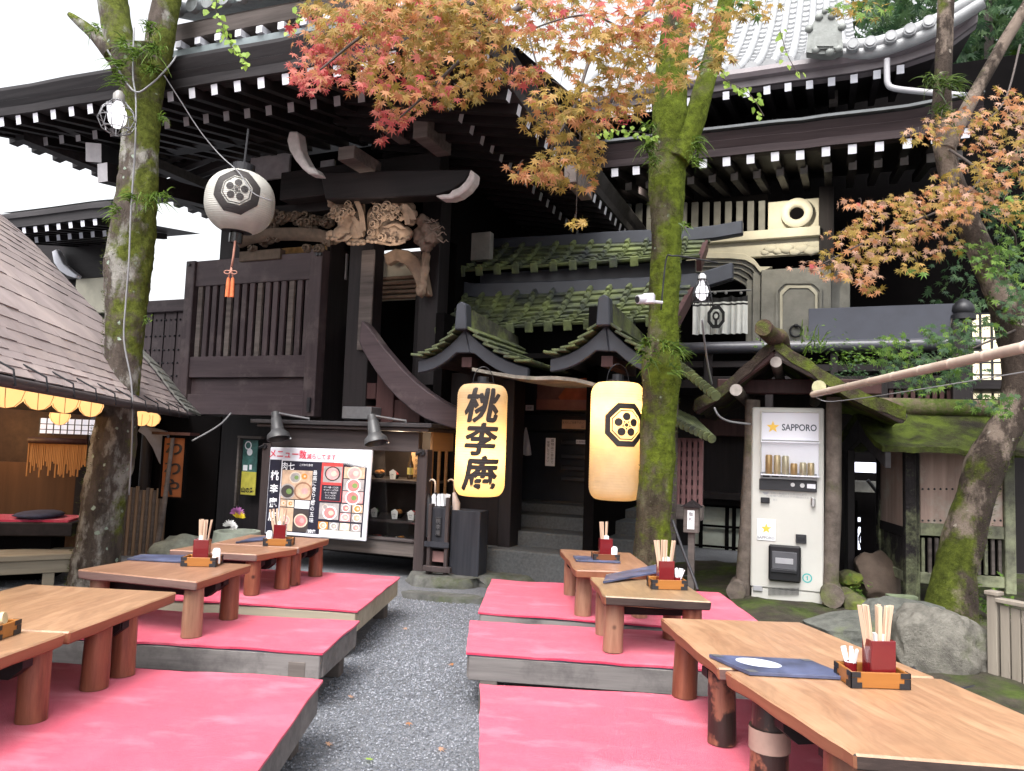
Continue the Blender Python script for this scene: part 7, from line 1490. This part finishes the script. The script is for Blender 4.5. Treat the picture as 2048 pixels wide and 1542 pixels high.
rt = [(1896, 1265, 125), (1902, 1220, 98), (1910, 1138, 76), (1926, 1078, 84), (1952, 990, 74), (1971, 930, 78), (2001, 870, 68), (2024, 830, 62), (2036, 770, 64), (2032, 700, 62), (2020, 640, 66), (1992, 570, 58), (1965, 510, 52), (1936, 440, 50), (1912, 380, 46), (1893, 320, 44), (1884, 240, 40), (1886, 140, 36), (1891, 0, 34), (1898, -160, 28)]
mb = MB(); trunk(mb, rt, 6.3, 24, .1, 21); trunk(mb, [(1893, 300, 36), (1922, 240, 30), (1960, 170, 28), (2005, 90, 26), (2060, 0, 24), (2130, -120, 20)], 6.27, 12, .06, 23); trunk(mb, [(2020, 660, 50), (2045, 610, 40), (2090, 560, 30)], 6.3, 12, .1, 24)
trunk(mb, [(2005, 615, 26, -.15), (2003, 612, 24, -.24), (2002, 611, 20, -.26)], 6.3, 10, .1, 25); mb.build('trunk', TM_R, RT, smooth=True)
random.seed(45); ferns(RT, [(1862, 165, 34, .15, -.7), (1885, 170, 34, .15, .2), (1905, 165, 26, .15, .8), (1880, 225, 34, .15, .2), (1900, 235, 18, .12, .7), (1980, 600, 14, .1, -.3), (2025, 640, 14, .1, .5)], 6.12, FERND)
mossfuzz(RT, rt[:7], 6.3, 500, MOSSH, 3)
# ---------------------------------------------------------------- maple leaves
OUT = []
for ang, ln in ((-128, .42), (-84, .72), (-42, .92), (0, 1.05), (42, .92), (84, .72), (128, .42)):
    OUT.append((math.sin(R(ang)) * ln, math.cos(R(ang)) * ln))
    if ang < 128: a2 = ang + 21; OUT.append((math.sin(R(a2)) * .33, math.cos(R(a2)) * .33))
def leaf(mb, c, tip, nrm, s):
    tip = tip.normalized(); x = tip.cross(nrm).normalized(); nrm = x.cross(tip); o = mb.pt(c - tip * s * .12); ids = [mb.pt(c + x * a * s + tip * b * s - nrm * (a * a + b * b) * s * .16) for a, b in OUT]
    for i in range(len(ids) - 1): mb.face((o, ids[i], ids[i + 1]))
    st_ = x * s * .02; mb.poly([c - tip * s * .12 - st_, c - tip * s * .12 + st_, c - tip * s * .75 + nrm * s * .2])
MAP = [leafmat('maple_red', [(0, (.36, .04, .05)), (.5, (.50, .105, .10)), (1, (.56, .21, .15))], .5), leafmat('maple_orange', [(0, (.30, .115, .045)), (.5, (.46, .20, .08)), (1, (.52, .26, .13))], .5),
       leafmat('maple_olive', [(0, (.17, .13, .02)), (.5, (.32, .22, .045)), (1, (.44, .27, .085))], .5), leafmat('maple_green', [(0, (.035, .075, .013)), (.5, (.08, .165, .022)), (1, (.17, .27, .045))], .45), leafmat('maple_bluegreen', [(0, (.025, .05, .028)), (.5, (.045, .10, .04)), (1, (.09, .15, .06))], .4),
       leafmat('maple_dusky', [(0, (.25, .14, .095)), (.5, (.46, .275, .175)), (1, (.55, .33, .25))], .45)]
def foliage(mb, blobs, y0, y1, dens, size, seed, twigs=None):
    random.seed(seed)
    for (u, v, ru, rv, cs) in blobs:
        n = int(ru * rv * math.pi / (dens * dens)) + 3; yc = random.uniform(y0, y1); yr = ru * yc / FPX
        for _ in range(n):
            a = random.uniform(0, 6.283); q = math.sqrt(random.random()) * 1.05; du, dv = ru * q * math.cos(a), rv * q * math.sin(a); yy = yc + random.uniform(-1, 1) * min(.45, yr)
            if NZ.noise((u + du) * V((.022, 0, 0)) + V((0, (v + dv) * .034, seed + yc))) < -.36: continue
            c = P(u + du, v + dv, yy); mb.mi = random.choice(cs); tip = V((random.gauss(-.15, .5), random.gauss(-.35, .4), random.gauss(-.75, .35))); nr = V((random.gauss(0, .35), random.gauss(-.75, .35), random.gauss(.55, .35)))
            leaf(mb, c, tip, nr, size * random.uniform(.75, 1.2))
        if twigs is not None:
            for k in range(1):
                c = P(u + random.uniform(-.7, .7) * ru, v + random.uniform(-.3, .8) * rv, yc); s_ = P(u + random.uniform(-.4, .4) * ru, v - rv * 1.1, yc); twigs.append((s_, c))
R_, O_, G_ = (0, 0, 0, 1), (1, 1, 2, 2, 0), (2, 2, 2, 2, 1); OG = (1, 2, 2, 2); RO = (0, 0, 1, 1)
BL1 = [(690, 30, 90, 50, OG), (640, 60, 65, 45, O_), (700, 100, 85, 45, (1, 1, 2, 0)), (640, 130, 60, 40, R_), (620, 168, 40, 22, (0,)), (700, 150, 75, 35, RO), (790, 30, 110, 45, O_), (790, 90, 90, 50, O_), (800, 150, 85, 45, O_), (880, 60, 90, 60, OG), (880, 130, 85, 55, OG), (955, 40, 90, 55, OG), (860, 190, 60, 25, O_), (800, 215, 50, 28, (1, 1, 0, 2)), (785, 240, 38, 20, RO), (920, 192, 45, 22, G_), (975, 100, 45, 50, G_), (965, 150, 45, 35, OG), (1050, 30, 80, 45, O_), (1065, 80, 40, 25, OG), (1130, 30, 80, 45, O_), (1160, 85, 60, 40, OG), (1060, 152, 45, 22, RO), (1110, 150, 55, 35, OG), (1120, 200, 60, 35, G_), (1090, 245, 45, 35, G_), (1150, 260, 50, 40, G_), (1125, 310, 60, 35, G_), (1065, 340, 55, 18, (1, 1, 2)), (1175, 300, 35, 45, G_), (1145, 365, 45, 20, G_), (1090, 362, 40, 14, (2, 1)), (1205, 190, 65, 40, OG), (1210, 235, 55, 22, O_), (1255, 110, 60, 55, OG), (1250, 40, 80, 45, O_), (1275, 180, 40, 55, OG), (1330, 50, 60, 55, O_), (1345, 130, 50, 45, OG), (1415, 40, 50, 55, OG), (1440, 110, 28, 30, G_), (1500, 15, 60, 25, (3, 2, 2)), (1720, 20, 60, 22, (2, 3)), (760, 5, 120, 30, OG), (920, 5, 120, 25, OG), (1152, 444, 22, 7, (2,)), (765, 282, 9, 6, (0,)), (1180, 330, 20, 26, G_)]
tw = []; mb = MB(); foliage(mb, BL1, 4.1, 5.3, 9.0, .052, 51, tw); foliage(mb, [(700, -120, 160, 110, OG), (1000, -130, 200, 110, OG), (1300, -150, 200, 120, OG), (1500, -120, 120, 90, G_)], 4.2, 5.4, 21, .055, 52); mb.build('foliage', MAP, MT, recalc=False)
TW = mat('dark_twig', (.055, .04, .035), .7, .3, 20); mb = MB(); random.seed(3)
def limb(pts, r0, r1): p = smooth_path([P(*k) for k in pts], 6); mb.tube(p, [lerp(r0, r1, i / (len(p) - 1)) for i in range(len(p))], 7, True, .1, pts[0][0])
limb([(1372, -160, 6.0), (1310, -10, 5.6), (1272, 40, 5.2), (1215, 90, 4.9), (1180, 120, 4.8), (1150, 210, 4.7), (1100, 300, 4.6)], .028, .006); limb([(1372, -200, 6.0), (1180, -60, 5.4), (1040, 15, 5.0), (1000, 40, 4.8), (930, 110, 4.6), (850, 190, 4.5), (800, 235, 4.4)], .028, .005)
limb([(1372, -240, 6.0), (1100, -120, 5.2), (880, -30, 4.8), (740, 60, 4.5), (640, 140, 4.3)], .03, .005); limb([(1210, 90, 4.9), (1240, 60, 4.8), (1170, 30, 4.7), (1060, 60, 4.7), (980, 110, 4.6)], .01, .004); limb([(1150, 200, 4.7), (1160, 260, 4.7), (1155, 350, 4.7), (1152, 440, 4.7)], .006, .002)
limb([(1290, 10, 5.3), (1250, 130, 5.0), (1215, 240, 4.9)], .008, .003); limb([(1055, 60, 4.8), (1090, 170, 4.7), (1170, 285, 4.7)], .007, .003)
for a, b in tw: m_ = a.lerp(b, .5) + V((random.uniform(-.04, .04), 0, .04)); mb.tube([a, m_, b], [.0025, .002, .0013], 5)
mb.build('branches', TW, MT, smooth=True)
DU = (5, 2, 1, 2); DR = (5, 5, 0, 1); GR = (3,); BG = (4, 4, 3)
BL2 = [(1995, 215, 65, 40, (1, 2, 5)), (1905, 245, 60, 24, DU), (1850, 272, 50, 16, DU), (1990, 280, 70, 40, DU), (2010, 340, 60, 35, DU), (1940, 365, 80, 35, DU), (1880, 400, 85, 28, DU), (1800, 412, 70, 22, DU), (1720, 408, 50, 10, DR), (1850, 440, 90, 28, DU), (1960, 410, 80, 35, DU), (1760, 455, 70, 28, DU), (1850, 490, 80, 28, (5, 2, 2, 1)), (1690, 478, 55, 22, DU), (1770, 505, 60, 24, (2, 2, 5)), (1690, 515, 55, 20, DU), (1620, 533, 40, 10, DR), (1660, 545, 40, 16, DU), (1720, 548, 40, 20, (1, 2, 5)), (1745, 575, 22, 14, (1, 2)), (2030, 420, 40, 30, (2, 3)), (1830, 535, 40, 14, (2, 3))]
BL3 = [(2010, 480, 50, 35, GR), (2030, 540, 45, 45, (3, 4)), (1985, 520, 40, 30, GR), (2025, 600, 40, 40, BG), (1940, 505, 30, 20, GR), (1800, 690, 60, 22, GR), (1860, 700, 70, 30, BG), (1900, 670, 60, 30, BG), (1840, 735, 80, 28, BG), (1930, 720, 60, 30, BG), (1890, 760, 70, 22, BG), (1830, 775, 50, 14, BG), (1780, 715, 40, 20, GR), (1960, 805, 50, 20, (3, 3, 4)), (2010, 810, 45, 24, (3, 3, 4)), (1960, 665, 50, 28, BG)]
tw = []; mb = MB(); foliage(mb, BL2, 4.9, 5.9, 8.6, .045, 61, tw); foliage(mb, BL3, 5.0, 5.9, 9.5, .044, 62, tw); foliage(mb, [(2150, 300, 120, 200, DU), (2000, -100, 150, 90, (5, 3))], 5.2, 6.4, 24, .06, 63); mb.build('foliage', MAP, RT, recalc=False)
mb = MB()
for a, b in tw: m_ = a.lerp(b, .5) + V((0, 0, .03)); mb.tube([a, m_, b], [.0025, .002, .0014], 5)
limb([(1900, 300, 6.2), (1960, 350, 5.8), (1900, 410, 5.5), (1760, 470, 5.3), (1640, 530, 5.2)], .012, .004); limb([(2030, 660, 6.2), (1960, 690, 5.8), (1880, 720, 5.5), (1800, 700, 5.4)], .01, .004); limb([(2010, 560, 6.1), (2030, 470, 5.8), (1960, 420, 5.6)], .012, .004); limb([(2040, 90, 6.2), (2010, 200, 5.9), (1960, 250, 5.7)], .01, .004); mb.build('branches', TW, RT, smooth=True)
# climbing vine strands with light green leaves
VINE = leafmat('vine_leaf', [(0, (.22, .36, .05)), (1, (.42, .58, .12))], .55)
def vine(pix, n, label, s=.035, seed=0):
    random.seed(seed); pth = smooth_path([P(*k) for k in pix], 8); t = T('hanging_vine', label, 'vine', loc=(0, 0, 0), group='hanging vines'); mb = MB(); mb.tube(pth, .003, 5); mb.build('stem', TW, t); mb = MB()
    for i in range(n):
        c = pth[min(len(pth) - 1, int(i / n * len(pth)))] + V((random.gauss(0, .025), random.gauss(0, .02), random.gauss(0, .02))); tip = V((random.gauss(.1, .5), random.gauss(-.2, .3), -.8)).normalized(); x = tip.cross(V((random.gauss(0, .3), -1, .3))).normalized(); k = s * random.uniform(.6, 1.2)
        mb.poly([c, c + x * k * .45 + tip * k * .3, c + x * k * .3 + tip * k * .8, c + tip * k * 1.25, c - x * k * .3 + tip * k * .8, c - x * k * .45 + tip * k * .3])
    mb.build('leaves', VINE, t, recalc=False)
vine([(440, -40, 5.2), (432, 15, 5.2), (448, 60, 5.2), (465, 95, 5.2), (492, 130, 5.2)], 48, 'light green vine strand hanging right of the left trunk', .045, 1)
vine([(612, -40, 5.0), (600, 15, 5.0), (592, 40, 5.0), (575, 62, 5.0)], 18, 'short light green vine strand beside the red maple leaves', .04, 2)
vine([(1420, 130, 5.6), (1450, 160, 5.5), (1480, 175, 5.5), (1505, 195, 5.5), (1528, 232, 5.5)], 40, 'light green vine strand right of the middle trunk', .04, 3)
vine([(1560, 60, 5.5), (1575, 110, 5.5), (1598, 150, 5.5)], 12, 'few pale vine leaves before the tiled roof', .045, 4)
vine([(1180, 275, 5.6), (1230, 262, 5.6), (1280, 265, 5.65), (1310, 275, 5.7)], 44, 'light green vine trailing left of the middle trunk over the roof edge', .04, 5)
# trees beyond the roofs at the upper right, and shrubs at the right edge
def clump_tree(label, x, y, h, r, seed, m, n=2600, s=.13):
    t = T('background_tree', label, 'tree', loc=(x, y, 0), group='trees beyond the roofs'); random.seed(seed); mb = MB(); mb.tube([(0, 0, 0), (.1, 0, h * .5), (0, 0, h * .95)], [.22, .15, .04], 10, True, .1, seed); mb.build('trunk', TW, t, smooth=True); mb = MB()
    for _ in range(n):
        d_ = V((random.gauss(0, 1), random.gauss(0, 1), random.gauss(0, 1))).normalized() * random.random() ** .4; c = V((d_.x * r, d_.y * r, h * .62 + d_.z * h * .4)); k = NZ.noise(c * .9 + V((seed, 0, 0)))
        if k < -.12: continue
        leaf(mb, c + d_ * k * .5, V((random.gauss(0, .6), random.gauss(0, .6), -.6)), V((random.gauss(0, .5), random.gauss(-.5, .5), .7)), s * random.uniform(.7, 1.3))
    mb.build('crown', m, t, recalc=False)
clump_tree('dark green broadleaf tree behind the right roof corner', 9.0, 14, 12.5, 2.4, 1, MAP[4], 11000, .17); clump_tree('lighter green tree at the far upper right', 11.2, 15.5, 12, 2.9, 2, MAP[3], 9000, .18); clump_tree('deep green tall tree between the roof corner and the right edge', 10.9, 18, 17, 3.6, 6, MAP[4], 12000, .22); clump_tree('dense green tree at the right edge behind the gate wall', 6.7, 9.3, 5.2, 1.3, 3, MAP[4], 3600, .08)
# ferns and weeds on the shelter, rocks, planter
def shrub(name, label, c, n, r, m, s=.03, seed=0, cat='plant', group=None):
    random.seed(seed); t = T(name, label, cat, loc=c, group=group); mb = MB()
    for _ in range(n):
        d_ = V((random.gauss(0, 1), random.gauss(0, 1), abs(random.gauss(0, .8)))) * r * .5; x = V((random.gauss(0, 1), random.gauss(0, 1), .2)).normalized(); leaf(mb, d_ + V((0, 0, r * .2)), x + V((0, 0, -.3)), V((random.gauss(0, .4), random.gauss(-.4, .4), .8)), s * random.uniform(.6, 1.2))
    for _ in range(10): d_ = V((random.gauss(0, 1), random.gauss(0, 1), 1.2)) * r * .45; mb.poly([(-.003, 0, 0), (.003, 0, 0), d_])
    mb.build('leaves', m, t, recalc=False)
for k, (u, v, y, n, r, lb, m) in enumerate(((1640, 690, 7.0, 60, .2, 'leafy weed on the shelter roof right of its ridge', MAP[3]), (1700, 718, 7.2, 150, .3, 'green seedling maple growing on the shelter roof', MAP[3]), (1725, 750, 7.0, 120, .28, 'dark leafy weed on the right slope of the shelter', MAP[4]), (1532, 690, 6.7, 30, .12, 'small weed left of the shelter ridge log', MAP[3]))):
    c = P(u, v, y); shrub('roof_weed', lb, c - V((0, 0, r * .4)), n, r, m, .035, k + 5, 'weed', 'weeds on the shelter roof')
c = P(1622, 690, 6.9); mb = MB(); random.seed(8); blades(mb, (0, 0, 0), 40, .25, (0, -.2, 1), .6, .006, .5); o = mb.build('grass_tuft', FERN, recalc=False); o.location = c; tag(o, 'tuft of long grass on the shelter roof ridge', 'grass')
shrub('fern_plant', 'small bright fern between the mossy rocks beside the vending machine', G(1714, 1195, .08), 40, .16, MAP[3], .035, 21); shrub('broadleaf_plant', 'low green broad-leaved plant at the foot of the crooked maple', G(1985, 1235, .05), 60, .22, MAP[3], .05, 22)
rock('boulder', 1868, 1325, .12, (.31, .28, .30), 'big pale angular boulder behind the nearest right table', 'boulder', 3, ROCKP, 5, 10, 'boulders on the mossy bank', .22, 4.95); rock('boulder', 1700, 1270, .1, (.34, .3, .2), 'dark grey green boulder left of the big pale one', 'boulder', 8, ROCKM, 5, 0, 'boulders on the mossy bank', .22, 5.35)
rock('boulder', 1810, 1250, .1, (.45, .28, .2), 'grey boulder behind the big pale one', 'boulder', 12, ROCKM, 5, 0, 'boulders on the mossy bank', .2, 5.75); rock('boulder', 1752, 1142, .2, (.24, .2, .26), 'brown rock under the gate wall return', 'boulder', 15, mat('brown_rock', (.12, .085, .065), .85, .3, 7, .4, 40), 4, 0, 'boulders on the mossy bank', .2, 7.3)
MR = mossy('mossy_rock', (.1, .09, .06), (.09, .11, .02), .4, .6, 3, .9, .6)
rock('mossy_stone', 1688, 1190, .06, (.16, .14, .13), 'dark mossy stone beside the right shelter post', 'stone', 17, MR, 4, yy=6.9); rock('mossy_stone', 1715, 1215, .06, (.15, .13, .11), 'yellow green stone in front of the small fern', 'stone', 19, MR, 4, yy=6.6); rock('mossy_stone', 1700, 1158, .2, (.13, .12, .08), 'light mossy stone behind the small fern', 'stone', 23, MR, 4, yy=7.15)
rock('mossy_stone', 1770, 1200, .06, (.2, .14, .09), 'pale slanting stone below the gate wall', 'stone', 27, ROCKP, 4, yy=6.5)
c = G(1808, 1216, .05); t = T('concrete_block', 'small pale green hollow block at the foot of the gate wall', 'block', loc=c, rz=-8); mb = MB(); mb.box(-.12, .12, 0, .1, .07, .1)
for x in (-.12, -.05, .03, .1): mb.box(x, x + .02, 0, .1, 0, .0695)
mb.build('block', mat('green_concrete', (.2, .24, .15), .85, .25, 14, .3, 60), t, bevel=.003)
# slatted wooden planter at the right edge
PLW = wood('grey_brown_slats', (.13, .11, .09), (.28, .245, .205), 'z', 8, .75, .4); c = P(1990, 1330, 4.75); t = T('slatted_planter', 'slatted grey wooden planter at the right edge', 'planter', loc=(c.x, c.y, 0), rz=-62); hz = P(1990, 1190, 4.75).z
mb = MB(); mb.box(-.03, .03, -.03, .03, 0, hz); mb.build('post', PLW, t, bevel=.004); mb = MB(); mb.box(-.04, .04, -.04, .04, hz, hz + .025); mb.build('post_cap', PLW, t, bevel=.004)
for k in range(9): x = .045 + k * .062; mb = MB(); mb.box(x, x + .052, -.02, .0, .02, hz - .05 - .004 * (k % 3)); mb.build('slat', PLW, t, bevel=.003)
mb = MB(); mb.box(.03, .62, -.045, .03, hz - .035, hz - .01); mb.build('top_rail', PLW, t, bevel=.003); mb = MB(); mb.box(.03, .62, .03, .4, .05, hz - .15); mb.build('soil_box', PLW, t)
cable([(1960, 1372, 4.55), (1900, 1380, 4.4), (1850, 1362, 4.5), (1826, 1335, 4.6)], .012, 'black hose lying on the moss beside the big pale boulder', 'hose', INK)
# fallen leaves on the gravel and the bank
random.seed(77); FL = [MAP[1], VINE, MAP[0], MAP[5]]
for k, (u, v, m_, lb) in enumerate(((817, 1448, 1, 'fallen orange maple leaf in the middle of the gravel path'), (738, 1521, 1, 'fallen pale green leaf at the near left of the gravel'), (655, 1490, 0, 'fallen brown leaf beside the nearest left platform'), (812, 1258, 3, 'fallen brown leaf on the far gravel'), (700, 1395, 3, 'fallen brown leaf in the shade of the nearest left platform'), (905, 1330, 1, 'fallen orange leaf left of the middle right platform'), (880, 1500, 3, 'fallen brown leaf left of the nearest right mat'))):
    c = G(u, v, .012); mb = MB(); leaf(mb, V((0, 0, .006)), V((random.gauss(0, 1), random.gauss(0, 1), .02)), V((.1, -.2, 1)), .03); o = mb.build('fallen_leaf', (MAP[1], VINE, MAP[5], MAP[5], MAP[5], MAP[1], MAP[5])[k], recalc=False); o.location = c; tag(o, lb, 'leaf', 'fallen leaves')
